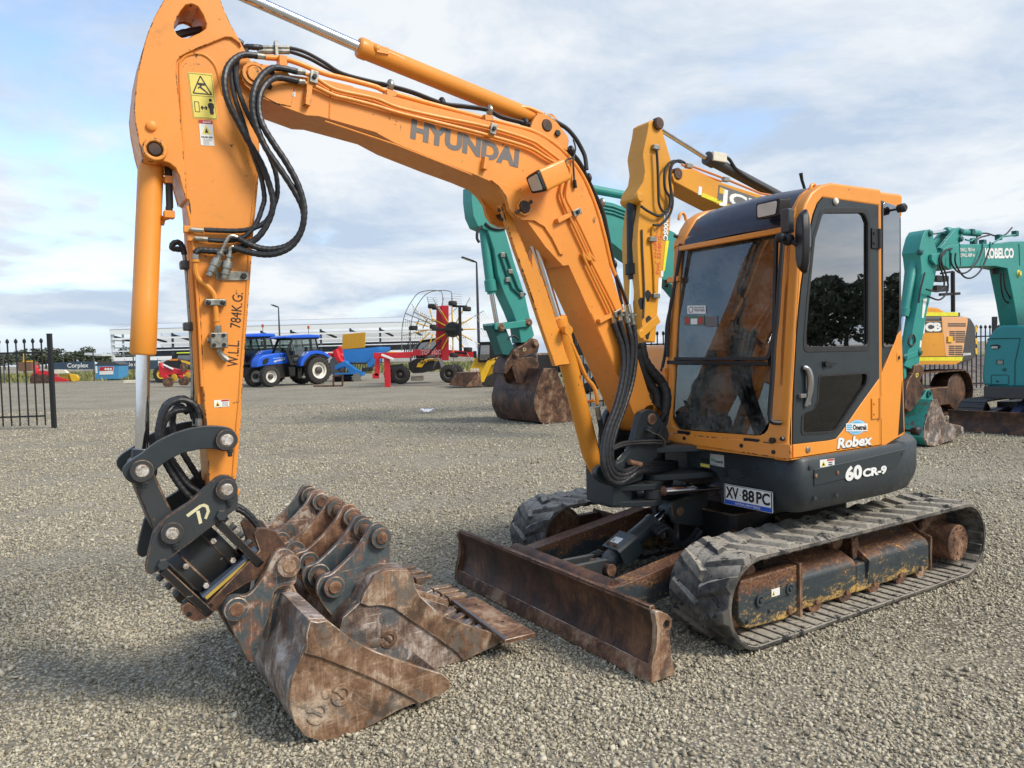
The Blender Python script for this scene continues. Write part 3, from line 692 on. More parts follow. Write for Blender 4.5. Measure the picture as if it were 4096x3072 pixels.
for t_, u0, u1 in (('XV', .04, .315), ('88', .39, .64), ('PC', .68, .95)):
    b = MB(); b.text(t_, q(u0, .33, .8006), R_, U_, (z1 - z0) * .56, (y1 - y0) * (u1 - u0), bold=.03); b.build('lettering', BLKDEC, plate)
b = MB(); b.prism([q(.335, .56, .8006), q(.348, .60, .8006), q(.361, .56, .8006), q(.348, .52, .8006)], (.0005, 0, 0)); b.build('lettering', BLKDEC, plate)
b = MB(); b.text('NATIONAL HEAVY VEHICLE', q(.24, .07, .801), R_, U_, (z1 - z0) * .115, (y1 - y0) * .52, bold=.01); b.build('lettering', WHITE, plate)
# front plate furniture
o = tf(1165, 610); b = MB(); b.mi = 0
u = lambda x, y, d=.0: Vector((.7905 + d, tf(x, y).y, tf(x, y).z))
b.prism([u(1163, 612), u(1297, 638), u(1294, 524), u(1164, 508)], (.001, 0, 0)); b.mi = 1
b.prism([u(1172, 580, .001), u(1200, 585, .001), u(1200, 553, .001), u(1172, 548, .001)], (.0005, 0, 0)); b.mi = 2
b.text('Onetrak', u(1205, 592, .0015), u(1290, 603) - u(1205, 592), U_, .018, (u(1288, 600) - u(1205, 590)).length, bold=.02)
b.text('1800 727 586', u(1172, 609, .0015), u(1290, 630) - u(1172, 609), U_, .006, .045)
b.build('dealer_label', [GREYDEC, simple('green_decal', lin((90, 150, 120)), .5), BLKDEC], ex)
bpy.data.objects['dealer_label'].data.materials[0] = simple('silver_decal', lin((176, 178, 174)), .4)
b = MB(); b.prism([u(1072, 628), u(1158, 643), u(1158, 614), u(1072, 598)], (.001, 0, 0)); b.build('model_label', YELDEC, ex)
b = MB(); b.prism(fillet([u(1080, 580), u(1155, 592), u(1155, 560), u(1080, 546)], .004, 3), (.001, 0, 0)); b.build('slot', BLACK, ex)
bolts('skirt_bolt', [u(1303, 700), u(1470, 725), u(1610, 640), u(1042, 540)], (1, 0, 0), .009, .006, CHAR, ex)
b = MB(); c = u(1398, 700); b.prism([c + Vector((0, .048 * math.cos(t), .03 * math.sin(t))) for t in np.linspace(0, 2 * math.pi, 25)[:-1]], (.002, 0, 0)); b.build('access_cover', CHAR, ex, bevel=.001)
# side panel and its lettering
ys = YS + .0005
sp = TL(k7, [(806, 1404), (1000, 1362), (1222, 1310), (1208, 1345), (1190, 1382), (1165, 1400), (1000, 1434), (806, 1480)], ys)
b = MB(); b.prY(sp, YS - .004, YS + .006); side_panel = b.build('side_panel', CHAR, ex, bevel=.003)
def sl_(x, y, d=.0): v = T1(k7, x, y, YS + .0065); return Vector((v.x, YS + .0065 + d, v.z))
def side_text(t, p0, p1, top, mat, parent, bold=.03, name='lettering', shear=0.0, ypl=None, width=True):
    g = (lambda x, y: T1(k7, x, y, ypl)) if ypl else sl_
    a, c, d = g(*p0), g(*p1), g(*top)
    b = MB(); b.text(t, a, c - a, d - a, abs((d - a).z), (c - a).length if width else None, bold=bold, shear=shear); return b.build(name, mat, parent)
side_text('60', (951, 1458), (1027, 1443), (951, 1392), WHITE, side_panel, .05)
side_text('CR-9', (1031, 1440), (1140, 1421), (1031, 1403), WHITE, side_panel, .05)
bolts('panel_bolt', [sl_(815, 1433), sl_(914, 1419)], (0, 1, 0), .011, .007, RUST, ex)
bolts('skirt_bolt', [T1(k7, 811, 1540, YS), T1(k7, 910, 1526, YS), T1(k7, 788, 1396, YS), T1(k7, 1205, 1337, YS)], (0, 1, 0), .014, .006, CHAR, ex)
g = [T1(k7, 834, 1396, YS), T1(k7, 900, 1388, YS), T1(k7, 900, 1354, YS)]
safety_sticker(ex, g[0] + Vector((0, .001, 0)), g[1] - g[0], (0, 0, 1), (g[1] - g[0]).length, (g[2] - g[1]).length, ['!', '!'])
# ---------------- cab
YC = .90; YR = -.02
zc0 = .915
fxz = lambda z: .85 - (z - zc0) * .105       # slanting front
door_front = [(845, 163), (822, 190), (803, 240), (785, 320), (768, 420), (748, 560), (735, 690), (724, 820), (714, 1000), (709, 1150), (707, 1290)]
dfr = TL(k7, door_front, YC)
drear_t, drear_b = T1(k7, 1098, 165, YC), T1(k7, 1104, 1310, YC)
xr = (drear_t.x + drear_b.x) / 2
zdt = dfr[0].z; zdb = T1(k7, 709, 1355, YC).z
# near side frame (pillar, roof rail, sill) around the door
roofz = T1(k7, 1000, 115, YC - .03).z
def side_ring(y0, y1, mat, name, bev):
    outer = [(fxz(zc0), zc0 - .008), (fxz(1.3), 1.3), (fxz(1.8), 1.8), (fxz(2.16), 2.16)] + [(p.x, p.y) for p in [Vector(q) for q in ((.675, 2.25), (.625, 2.31), (.55, 2.355), (.45, roofz - .004))]] + [(xr - .03, roofz + .003), (xr - .03, zc0 - .008)]
    inner = [(p.x, p.z) for p in dfr[:-1]] + [(dfr[-1].x, zdb + .004), (xr - .004, zdb + .004), (xr - .004, zdt)]
    if name == 'cab_frame':
        b = MB(); b.prY(outer, y0, y1, [inner]); return b.build(name, mat, ex, bevel=bev, seg=4, ang=40)
    inner = fillet([(fxz(1.0) - .09, 1.02), (fxz(2.1) - .08, 2.10), (.42, 2.25), (xr + .06, 2.25), (xr + .06, 1.02)], .07, 4)
    b = MB(); b.prY(outer, y0, y1, [inner]); return b.build(name, mat, ex, bevel=bev, seg=3, ang=40)
side_ring(YC - .085, YC + .004, ORANGE_CLEAN, 'cab_frame', .03)
side_ring(YR, YR + .06, ORANGE_CLEAN, 'cab_frame_right', .02).name = 'cab_frame'
# door: charcoal upper, orange lower, two windows
yd = YC - .006
top_w = fillet([(p.x, p.z) for p in TL(k7, [(838, 213), (1040, 213), (1058, 260), (1058, 858), (757, 864), (757, 800), (772, 620), (800, 340)], yd)], [.05, .06, .0, .04, .06, .0, .0, .0], 5)
bot_w = fillet([(p.x, p.z) for p in TL(k7, [(824, 972), (1058, 958), (1050, 1010), (900, 1236), (744, 1246), (748, 1150), (800, 1132), (820, 1085)], yd)], [.03, .03, .05, .05, .03, .03, .04, .03], 4)
dq = [(p.x, p.z) for p in TL(k7, door_front, yd)]
dch = dq[:-1] + [(p.x, p.z) for p in TL(k7, [(708, 1288), (870, 1270), (905, 1262), (935, 1225), (1000, 1128), (1103, 985), (1098, 167)], yd)]
door = MB().prY(dch, yd - .03, yd + .006, [top_w, bot_w]).build('door', CHAR, ex, bevel=.004)
b = MB(); lo = [(p.x, p.z) for p in TL(k7, [(708, 1290), (870, 1272), (905, 1264), (935, 1227), (1000, 1130), (1103, 987), (1104, 1308), (960, 1333), (709, 1362)], yd)]
b.prY(lo, yd - .03, yd + .0065); b.build('door_skin', ORANGE_CLEAN, door, bevel=.004)
for nm, wv in (('window', top_w), ('window', bot_w)):
    c = sum((Vector(v) for v in wv), Vector((0, 0))) / len(wv)
    inn = [c + (Vector(v) - c) * .94 for v in wv]
    g_ = MB().prY([c + (Vector(v) - c) * .995 for v in wv], yd - .012, yd - .006).build(nm, GLASS_DK if wv is top_w else GLASS_LOW, door)
    b = MB(); b.prY([c + (Vector(v) - c) * 1.015 for v in wv], yd - .004, yd + .009, [inn]); b.build('seal', RUBBER, g_, bevel=.002)
P = catmull(TL(k7, [(770, 937), (785, 950), (792, 1000), (790, 1060), (783, 1117)], yd + .03), 5)
b = MB(); b.tube([yd_ + Vector((0, -.018 * (1 - math.sin(math.pi * i / (len(P) - 1))), 0)) for i, yd_ in enumerate(P)], [.012 + .006 * math.sin(math.pi * i / (len(P) - 1)) for i in range(len(P))], 10)
h0, h1 = T1(k7, 773, 940, yd + .008), T1(k7, 776, 1110, yd + .008)
b.box((h0 + h1) / 2 + Vector((-.006, .004, 0)), (.035, .01, abs(h0.z - h1.z)))
h2 = T1(k7, 755, 1068, yd + .02); b.box(h2, (.045, .02, .022)); b.build('door_handle', simple('satin_handle', lin((168, 168, 166)), .25, .8), door, bevel=.003)
b = MB(); h = T1(k7, 866, 922, yd + .012); b.cyl(h + Vector((.01, -.01, 0)), h + Vector((.01, .012, 0)), .016); b.bar(h + Vector((.02, .006, 0)), h + Vector((-.07, .012, 0)), .008, .008); b.box(h + Vector((.005, -.003, -.0)), (.05, .006, .03)); b.build('door_latch', BLACK, door)
b = MB(); h = T1(k7, 905, 178, yd + .008); b.lathe(h, h + Vector((0, .02, 0)), [(0, .018), (.008, .018), (.014, .012)], 18); b.build('door_stopper', simple('cream_rubber', lin((220, 214, 200)), .6), door)
b = MB(); h = T1(k7, 780, 1314, yd + .008); b.lathe(h, h + Vector((0, .01, 0)), [(0, .017), (.004, .017), (.008, .010)], 18); b.build('door_lock', STEEL, door)
for (xa, ya, xb_, yb_), m_ in (((1068, 1080, 1110, 1170), ORANGE_CLEAN), ((1068, 300, 1108, 395), BLACK)):
    a_, c_ = T1(k7, xa, ya, yd + .01), T1(k7, xb_, yb_, yd + .01)
    b = MB(); b.box(((a_.x + c_.x) / 2 + .006, yd + .008, (a_.z + c_.z) / 2), (abs(a_.x - c_.x) * .7, .012, abs(a_.z - c_.z)))
    b.cyl((c_.x + .008, yd + .012, c_.z), (c_.x + .008, yd + .012, a_.z), .012)
    for zz in (.25, .75): b.bolt(((a_.x * .7 + c_.x * .3), yd + .013, a_.z + (c_.z - a_.z) * zz), (0, 1, 0), .008, .006)
    b.build('door_hinge', m_, door, bevel=.002)
# decals on the door
def dd(x, y, d=.0): v = T1(k7, x, y, yd + .0075); return Vector((v.x, yd + .0075 + d, v.z))
a, c, t_ = (v_ + Vector((0, 0, .013)) for v_ in (dd(913, 1320), dd(1075, 1300), dd(913, 1268)))
b = MB(); b.mi = 0; b.text('Robex', a + Vector((.002, .0, -.003)), c - a, (0, 0, 1), .062, (c - a).length + .004, .0002, bold=.075, shear=.15); b.mi = 1
b.text('Robex', a, c - a, (0, 0, 1), .058, (c - a).length, .001, bold=.045, shear=.15); b.build('lettering', [BLKDEC, WHITE], door)
c0 = dd(1003, 1212); b = MB(); b.mi = 0; rx_ = abs(dd(960, 1212).x - c0.x); rz_ = abs(dd(1003, 1178).z - c0.z)
ell = lambda s_, d: [c0 + Vector((s_ * rx_ * math.cos(t), d, s_ * rz_ * math.sin(t))) for t in np.linspace(0, 2 * math.pi, 29)[:-1]]
b.prism(ell(1, 0), (0, .0006, 0)); b.mi = 1; b.prism(ell(.9, .0006), (0, .0004, 0)); b.mi = 0; b.prism(ell(.84, .001), (0, .0004, 0))
tx = dd(1052, 1212) - dd(955, 1212); px = tx.normalized(); b.mi = 1
qq = lambda x, z, d=.0016: c0 + px * x + Vector((0, d, z)); hw = rx_ * 1.16
b.prism([qq(-hw, -.022), qq(hw, -.022), qq(hw, .022), qq(-hw, .022)], (0, .0004, 0)); b.mi = 2
b.text('Onetrak', qq(-hw * .38, -.014, .0022), px, (0, 0, 1), .029, hw * 1.33, .0005, bold=.045); b.mi = 0
for i in range(3): b.prism([qq(-hw * .94, -.016 + i * .012, .0022), qq(-hw * .46, -.016 + i * .012, .0022), qq(-hw * .46, -.008 + i * .012, .0022), qq(-hw * .94, -.008 + i * .012, .0022)], (0, .0004, 0))
b.build('dealer_badge', [simple('badge_blue', lin((96, 176, 214)), .4), WHITE, BLKDEC], door)
# rear quarter: dark curved glass over an orange corner
a_ = Vector((xr - .035, YC - .01, 0)); z_ = E.P(*k7((1215, 1245)), a_, (1, 0, 0))
bq = None
for yy in np.linspace(.9, .5, 41):
    v = T1(k7, 1216, 1245, yy)
    if math.hypot(v.x + .0, v.y) > 0 and v.x <= xr - .035 - (YC - yy) * 2.1: bq = Vector((v.x, yy, 0)); break
if bq is None: bq = Vector((-.25, .82, 0))
nq = Vector((bq - a_).y * Vector((1, 0, 0)) - (bq - a_).x * Vector((0, 1, 0))); nq.normalize()
if nq.y < 0: nq = -nq
Q = lambda P: [E.P(*k7(p), a_, nq) for p in P]
quarter = MB().prism(Q([(1105, 168), (1195, 205), (1200, 760), (1104, 983)]), nq * -.02).build('rear_quarter', CHAR, ex, bevel=.004)
b = MB(); b.prism(fillet(Q([(1120, 178), (1196, 204), (1196, 740), (1172, 838), (1120, 850)]), [.03, .02, .0, .03, .03], 4), nq * .006); b.build('quarter_glass', GLASS_DK, quarter, bevel=.003)
b = MB(); b.prism(Q([(1106, 986), (1185, 790), (1200, 768), (1206, 815), (1218, 1244), (1180, 1262), (1106, 1308)]), nq * .008); b.prism(Q([(1104, 988), (1185, 790), (1216, 1244), (1104, 1306)]), nq * -.03); qp = b.build('corner_panel', ORANGE_CLEAN, ex, bevel=.005)
b = MB(); b.prism(Q([(1205, 1000), (1212, 1232), (1187, 1248)]), nq * .010); b.build('grip_strip', BLACK, qp)
b = MB(); b.prism(fillet(Q([(1180, 868), (1197, 862), (1197, 905), (1180, 912)]), .01, 3), nq * .011); b.build('latch_cup', ORANGE_CLEAN, qp, bevel=.003)
b = MB(); b.prism(Q([(1184, 888), (1193, 884), (1193, 900), (1184, 903)]), nq * .0125); b.build('latch_hole', BLACK, qp)
for p in ((1165, 217), (1230, 1226)):
    v = Q([p])[0]; b = MB(); b.cyl(v - nq * .01, v + nq * .05, .008, n=10); b.lathe(v + nq * .03, v + nq * .09, [(0, .012), (.01, .024), (.045, .026), (.055, .016)], 16); b.build('rubber_buffer', RUBBER, ex)
# rear wall of the cab and far pieces
b = MB(); xb0 = bq.x - .03
wall = fillet([(.06, zc0), (.84, zc0), (.84, 2.30), (.06, 2.30)], .05, 4); rw = fillet([(.14, 1.45), (.76, 1.45), (.76, 2.18), (.14, 2.18)], .06, 4)
b.prX(wall, xb0 - .06, xb0, [rw]); rwall = b.build('rear_wall', CHAR, ex, bevel=.008)
b = MB(); b.prX(rw, xb0 - .04, xb0 - .035); b.build('rear_window', GLASS, rwall)
b = MB(); b.prY([(xb0, .92), (xr, .92), (xr, 2.30), (xb0, 2.30)], YR + .0, YR + .03, [fillet([(xb0 + .1, 1.3), (xr - .02, 1.3), (xr - .02, 2.2), (xb0 + .1, 2.2)], .04, 3)]); b.build('right_rear_panel', CHAR, ex)
b = MB(); b.prZ([(.75, .02), (.75, .86), (xr, .86), (xb0, .80), (xb0, .02)], .90, .925); b.build('cab_floor', BLACK, ex)
# windscreen surround on the slanting front
p0 = Vector((.85, 0, zc0)); nf = Vector((1, 0, .105)).normalized()
WF = lambda P, d=0: [E.P(*k7(p), p0 + nf * d, nf) for p in P]
opening = fillet(WF([(203, 345), (648, 255), (636, 800), (612, 905), (604, 1255), (160, 1222), (143, 1150), (141, 910)]), [.05, .05, .1, .1, .09, .10, 0, .1], 5)
oy = [v.y for v in opening]
fz = lambda y, z: Vector((fxz(z), y, z))
fo = [fz(YR + .01, zc0), fz(YC - .05, zc0), fz(YC - .05, 2.17), fz(YR + .01, 2.17)]
b = MB(); b.prism([p for p in fo], -nf * .05, [opening]); b.build('windscreen_frame', ORANGE_CLEAN, ex, bevel=.008)
b = MB(); b.prism(fillet(WF([(142, 1275), (706, 1362), (706, 1290), (142, 1236)]), .01, 2), nf * .012); b.build('front_sill', ORANGE, ex, bevel=.006)
up = fillet(WF([(207, 352), (642, 264), (630, 800), (606, 903), (146, 903), (190, 430)], -.02), [.045, .045, .1, .03, .03, 0], 4)
glass_u = MB().prism(up, -nf * .005).build('windscreen', GLASS, ex)
c = sum(up, Vector()) / len(up)
b = MB(); b.prism([c + (v - c) * 1.012 + nf * .012 for v in up], -nf * .022, [[c + (v - c) * .955 + nf * .012 for v in up]]); b.build('windscreen_seal', RUBBER, glass_u, bevel=.002)
lo_ = fillet(WF([(146, 918), (607, 926), (600, 1190), (560, 1248), (195, 1220), (150, 1150)], -.025), [.02, .02, .08, .05, .07, .05], 4)
MB().prism(lo_, -nf * .005).build('lower_windscreen', GLASS, ex)
b = MB(); q = WF([(143, 914), (607, 920)], -.01); b.bar(q[0], q[1], .03, .022); b.build('windscreen_rail', BLACK, ex)
for p in ((180, 338), (668, 1285 - 20), (622, 1273), (222, 1262), (483, 1296), (630, 1325), (136, 545), (136, 565)):
    v = WF([p])[0]; b = MB(); b.bolt(v, nf, .012 if p != (622, 1273) else .018, .02); b.build('frame_bolt', BLACK, ex)
for p in ((215, 1236), (525, 1272)):
    v = WF([p])[0]; b = MB(); b.box(v + nf * .006, (.012, .10, .02)); b.build('hinge', BLACK, ex, bevel=.003)
# roof
def roofsec(y, dz, x0=.66, full=True):
    pr = [(fxz(2.13) + .006, 2.13), (fxz(2.16) + .006, 2.175), (.672, 2.25), (.62, 2.312), (.54, 2.355), (.43, 2.378), (.2, 2.386), (xr, 2.386), (bq.x, 2.37), (bq.x - .06, 2.33), (bq.x - .06, 2.26), (.5, 2.23), (.62, 2.16)]
    return [Vector((x_, y, z_ + dz)) for x_, z_ in pr]
b = MB(); b.loft([roofsec(y, dz) for y, dz in ((.08, -.012), (.12, .0), (.3, .012), (.5, .016), (.66, .012), (.80, .0), (.835, -.010))]); b.build('roof', ROOF, ex, bevel=.004, ang=50)
for y0, y1 in ((YR - .0, .085), (.83, YC - .04)):
    b = MB(); b.loft([roofsec(y, dz) for y, dz in ((y0, -.02 if y0 < .5 else .0), (y0 + .02, .006), (y1 - .02, .008), (y1, .0 if y0 < .5 else -.005))]); b.build('roof_rail', ORANGE_CLEAN, ex, bevel=.012, seg=3, ang=45)
b = MB(); q = [roofsec(y, 0)[0] + Vector((.012, 0, -.01)) for y in (.06, .84)]; b.bar(q[0], q[1], .03, .03); b.build('visor_strip', ORANGE_CLEAN, ex, bevel=.006)
# rear roof corner
b = MB(); b.prism([Vector((xr - .02, YC - .02, 2.25)), Vector((bq.x - .01, bq.y, 2.25)), Vector((bq.x - .02, .5, 2.25)), Vector((xr, .5, 2.25))], (0, 0, roofz - 2.25 - .002)); b.build('roof_corner', ORANGE_CLEAN, ex, bevel=.02, seg=3)
for p, yy in (((805, 118), YC - .05), ((205, 245), .04)):
    v = T1(k7, p[0], p[1] + 12, yy); b = MB(); P = [v + Vector((.03 * math.cos(t), 0, .045 * math.sin(t) - .01)) for t in np.linspace(0, math.pi, 11)]
    b.tube(P, .009, 8); b.build('lifting_eye', ORANGE_CLEAN, ex)
v = T1(k7, 768, 130, .6); b = MB(); b.tube([v, v + Vector((.03, 0, .06)), v + Vector((.04, 0, .10))], [.008, .009, .011], 8); b.build('antenna', BLACK, ex)
# work lamp, mirror, handrail
v = T1(k7, 640, 218, .78); wl = MB().prism(fillet([v + Vector((.07, -.085, -.045)), v + Vector((.07, .06, -.045)), v + Vector((.07, .075, .045)), v + Vector((.07, -.085, .045))], .015, 3), (-.09, .0, .012)).build('work_lamp', BLACK, ex, bevel=.008)
b = MB(); b.prism(fillet([v + Vector((.0715, -.07, -.034)), v + Vector((.0715, .045, -.034)), v + Vector((.0715, .058, .034)), v + Vector((.0715, -.07, .034))], .012, 3), (.003, 0, 0)); b.build('lens', LENS, wl, bevel=.002)
v = T1(k7, 686, 268, .93); b = MB(); b.box(v, (.05, .055, .125)); b.cyl(v + Vector((-.02, -.02, .0)), v + Vector((-.10, -.06, .0)), .014, n=12); b.build('mirror_bracket', DKGREY, ex, bevel=.012, seg=3)
v2 = T1(k7, 690, 352, .95); b = MB(); b.sphere(v2, .032, 14, 8); b.cyl(v + Vector((0, 0, -.06)), v2, .012, n=12); b.sphere(v2 + Vector((.06, 0, .005)), .026, 12, 8); b.build('mirror_joint', BLACK, ex)
mc = T1(k7, 760, 358, 1.02); prof_m = [(0, .16), (.035, .155), (.055, .12), (.06, .05), (.058, -.05), (.05, -.12), (.03, -.165), (0, -.17), (-.03, -.16), (-.05, -.11), (-.056, -.02), (-.052, .07), (-.035, .14)]
mr = MB().prism([mc + Vector((-.01 + y * .55, y * .95, z)) for y, z in prof_m], (.05, 0, 0), scale=.8).build('mirror_shell', BLACK, ex, bevel=.012, seg=3)
b = MB(); b.prism([mc + Vector((-.012 + y * .5, y * .85, z * .9)) for y, z in prof_m], (-.002, 0, 0)); b.build('mirror_glass', MIRROR, mr)
b = MB(); b.cyl(v2, mc + Vector((.02, -.02, -.02)), .012, n=10); b.build('mirror_arm', BLACK, mr)
pth = [E.P(*k7(p), p0 + nf * d, nf) for p, d in (((668, 322), .05), ((655, 480), .06), ((640, 700), .06), ((626, 830), .06), ((618, 980), .06), ((607, 1120), .06), ((607, 1165), .06), ((616, 1188), .055), ((655, 1192), .01))]
b = MB(); b.tube(catmull(pth, 6), .0125, 12); b.build('handrail', BLACK, ex)
for pts in ([(196, 372), (190, 430), (160, 620), (135, 740), (128, 860), (110, 955)], [(205, 380), (182, 500), (150, 660), (140, 800), (138, 890)]):
    b = MB(); b.tube(catmull(WF(pts, .02), 6), .010, 8); b.build('wiper_hose', RUBBER, ex)
v = WF([(165, 535)], .015)[0]; b = MB(); b.box(v, (.02, .10, .035)); b.build('wiper_bracket', ORANGE, ex, bevel=.004)
v = WF([(118, 975)], .01)[0]; b = MB(); b.box(v, (.02, .06, .10)); b.build('latch_plate', ORANGE, ex, bevel=.004)
# far-side mirror seen through the glass, and the cab interior
b = MB(); mcx = WF([(232, 470)], -.04)[0]; b.prism(fillet([mcx + Vector((0, y, z)) for y, z in ((-.06, .07), (.05, .07), (.045, -.03), (-.01, -.10), (-.06, -.10))], .02, 3), (-.03, 0, 0)); b.build('inner_mirror', BLACK, ex, bevel=.006)
seat = bpy.data.objects.new('seat', None)
b = MB(); b.loft([[(.30, .22, 1.22), (.30, .68, 1.22), (.30, .68, 1.34), (.30, .22, 1.34)], [(-.12, .2, 1.22), (-.12, .7, 1.22), (-.12, .7, 1.36), (-.12, .2, 1.36)]]); b.box((.05, .45, 1.07), (.35, .36, .3)); seat = b.build('operator_seat', BLACK, ex, bevel=.03, seg=3)
b = MB(); b.loft([[(-.10, .21, 1.34), (-.10, .69, 1.34), (-.20, .69, 1.34), (-.20, .21, 1.34)], [(-.17, .24, 1.80), (-.17, .66, 1.80), (-.26, .66, 1.80), (-.26, .24, 1.80)]]); b.box((-.24, .45, 1.90), (.08, .26, .18)); b.build('seat_back', BLACK, seat, bevel=.03, seg=3)
for yy in (.12, .78):
    b = MB(); b.box((.15, yy, 1.33), (.42, .11, .12)); b.tube([(.30, yy, 1.38), (.33, yy, 1.48), (.34, yy, 1.55)], [.018, .012, .022], 10); b.build('console', DKGREY, ex, bevel=.012)
for yy in (.36, .50):
    b = MB(); b.tube([(.60, yy, .92), (.58, yy, 1.15), (.52, yy, 1.36)], [.012, .010, .018], 8); b.box((.60, yy, .95), (.12, .08, .03)); b.build('travel_lever', BLACK, ex)
b = MB(); b.box((.66, .10, 1.30), (.10, .10, .18)); b.tube([(.66, .1, .92), (.66, .1, 1.25)], .02, 8); b.build('monitor', BLACK, ex, bevel=.01)
def wsk(p, d=-.016): return WF([p], d)[0]
for (xa, ya, xb_, yb_), m_, tx_ in (((228, 692, 312, 655), WHITE, ('DIAL BEFORE', 'YOU DIG')), ((213, 745, 306, 702), simple('green_label', lin((70, 110, 80)), .5), ('DANGER',)), ((310, 752, 366, 704), GREYDEC, ())):
    b = MB(); b.mi = 0; A, B_, C_, D_ = wsk((xa, ya)), wsk((xb_, ya)), wsk((xb_, yb_)), wsk((xa, yb_)); b.prism([A, B_, C_, D_], -nf * .001)
    b.mi = 1
    if tx_ and len(tx_) == 2:
        Hh = (D_ - A).length; Ww = (B_ - A).length; rx = (B_ - A).normalized(); ux = (D_ - A).normalized()
        b.text(tx_[0], A + rx * Ww * .38 + ux * Hh * .64 + nf * .001, rx, ux, Hh * .2, Ww * .56, .0003, bold=.02); b.text(tx_[1], A + rx * Ww * .38 + ux * Hh * .28 + nf * .001, rx, ux, Hh * .26, Ww * .56, .0003, bold=.03)
        b.pipe(A + rx * Ww * .2 + ux * Hh * .5, A + rx * Ww * .2 + ux * Hh * .5 + nf * .001, Hh * .38, Hh * .3, 18)
    elif tx_:
        Hh = (D_ - A).length; Ww = (B_ - A).length; rx = (B_ - A).normalized(); ux = (D_ - A).normalized(); b.mi = 2
        for f0 in (.06, .72): b.prism([A + rx * Ww * f0 + ux * Hh * .15 + nf * .0005, A + rx * Ww * (f0 + .2) + ux * Hh * .15 + nf * .0005, A + rx * Ww * (f0 + .2) + ux * Hh * .85 + nf * .0005, A + rx * Ww * f0 + ux * Hh * .85 + nf * .0005], nf * .0005)
        b.mi = 3; b.prism([A + rx * Ww * .34 + ux * Hh * .1 + nf * .0005, A + rx * Ww * .66 + ux * Hh * .1 + nf * .0005, A + rx * Ww * .66 + ux * Hh * .7 + nf * .0005, A + rx * Ww * .34 + ux * Hh * .7 + nf * .0005], nf * .0005)
    b.build('cab_sticker', [m_, BLKDEC, REDDEC, WHITE], ex)
# hood behind and to the right of the cab
b = MB(); zt_ = E.L(*k6((1110, 575)), -.45).z
b.loft([[(x_, y_, z) for x_, y_ in [(v.x, v.y) for v in fillet([Vector((.42 - i_, -.08)), Vector((.42 - i_, -.90 + i_)), Vector((-.40, -.86 + i_)), Vector((-.78 + i_, -.5)), Vector((-.86 + i_, -.08))], [.02, .12, .2, .2, .02], 5)]] for z, i_ in ((.92, 0), (zt_ - .12, 0), (zt_ - .04, .02), (zt_ - .01, .06), (zt_, .12))]); b.build('engine_hood', ORANGE_CLEAN, ex, bevel=.006, ang=50)
b = MB()
for i in range(7): b.box((.425, -.52, 1.0 + i * .055), (.012, .5, .035), Matrix.Rotation(.4, 3, 'Y'))
b.build('hood_louvre', BLACK, ex)
b = MB(); b.loft([[(x_, y_, z) for x_, y_ in ((bq.x - .05, -.08), (bq.x - .05, .62), (-.62, .56), (-.80, .35), (-.88, -.08))] for z in (.92, 1.36, 1.42)]); b.build('rear_hood', ORANGE_CLEAN, ex, bevel=.03, seg=3)
# ------------------------------------------------------------------ the orange excavator: boom, arm, hitch and hoses
YB = .115; YA = .095
def xz(P): return [(p.x, p.z) for p in P]
def depth(p): return (E.wld(p) - CO).dot(fw)
def rad(p, px): return px * depth(p) / FPX
def smooth2(P, n=3): return [(v.x, v.z) for v in catmull(P, n)]
bot = TL(k1, [(1310, 790), (1400, 830), (1660, 928), (1760, 934), (1860, 962), (2212, 1062)], YB) + TL(k5, [(480, 805), (800, 935), (1000, 1010), (1120, 1062), (1215, 1140), (1300, 1240), (1400, 1370), (1500, 1510), (1620, 1640)], YB) + TL(k6, [(640, 90), (768, 377), (905, 689), (1056, 1040)], YB)
top = TL(k1, [(1330, 560), (1500, 600), (1680, 622), (1860, 650), (2040, 694)], YB) + TL(k5, [(190, 422), (440, 478), (700, 548), (1000, 622), (1100, 650), (1330, 706), (1420, 735), (1520, 790), (1600, 850), (1700, 960), (1760, 1060), (1820, 1200), (1860, 1320), (1900, 1480)], YB) + TL(k6, [(890, 110), (960, 340), (1040, 600), (1112, 830), (1140, 920)], YB)
fp = T1(k6, 1140, 1020, YB)
foot = [(fp.x + .085 * math.cos(t), fp.z + .085 * math.sin(t)) for t in np.linspace(math.radians(150), math.radians(-70), 12)]
b = MB(); b.prY(xz(bot) + foot[::-1] + xz(top)[::-1], -YB, YB); boom = b.build('boom', ORANGE, ex, bevel=.006)
# fork plates at the boom tip
tip = TL(k1, [(1180, 528), (1215, 513), (1300, 515), (1400, 528), (1500, 575), (1560, 640), (1540, 860), (1420, 838), (1300, 770), (1220, 735), (1170, 700), (1140, 650), (1130, 600), (1145, 560)], YB)
for y0, y1 in ((YB - .022, YB + .004), (-YB - .004, -YB + .022)):
    b = MB(); b.prY(xz(tip), y0, y1); b.build('boom_fork', ORANGE, boom, bevel=.004)
tp = T1(k1, 1240, 602, YB)
b = MB(); b.cyl((tp.x, -.13, tp.z), (tp.x, .135, tp.z), .032, n=22); b.pipe((tp.x, YB, tp.z), (tp.x, YB + .014, tp.z), .052, .036); b.build('pivot_pin', ORANGE_WORN, boom, bevel=.003)
bolts('pin_bolt', [T1(k1, x, y, YB + .005) for x, y in ((1380, 585), (1362, 700))], (0, 1, 0), .012, .012, BLACK, boom)
# weld seams
for pts in ([(k1, 1855, 720), (k1, 1845, 950)], [(k5, 0, 655), (k5, 480, 815), (k5, 1000, 1020)], [(k6, 775, 377), (k6, 912, 689)]):
    b = MB(); b.tube([T1(k, x, y, YB) for k, x, y in pts], .004, 6); b.build('weld_seam', ORANGE, boom)
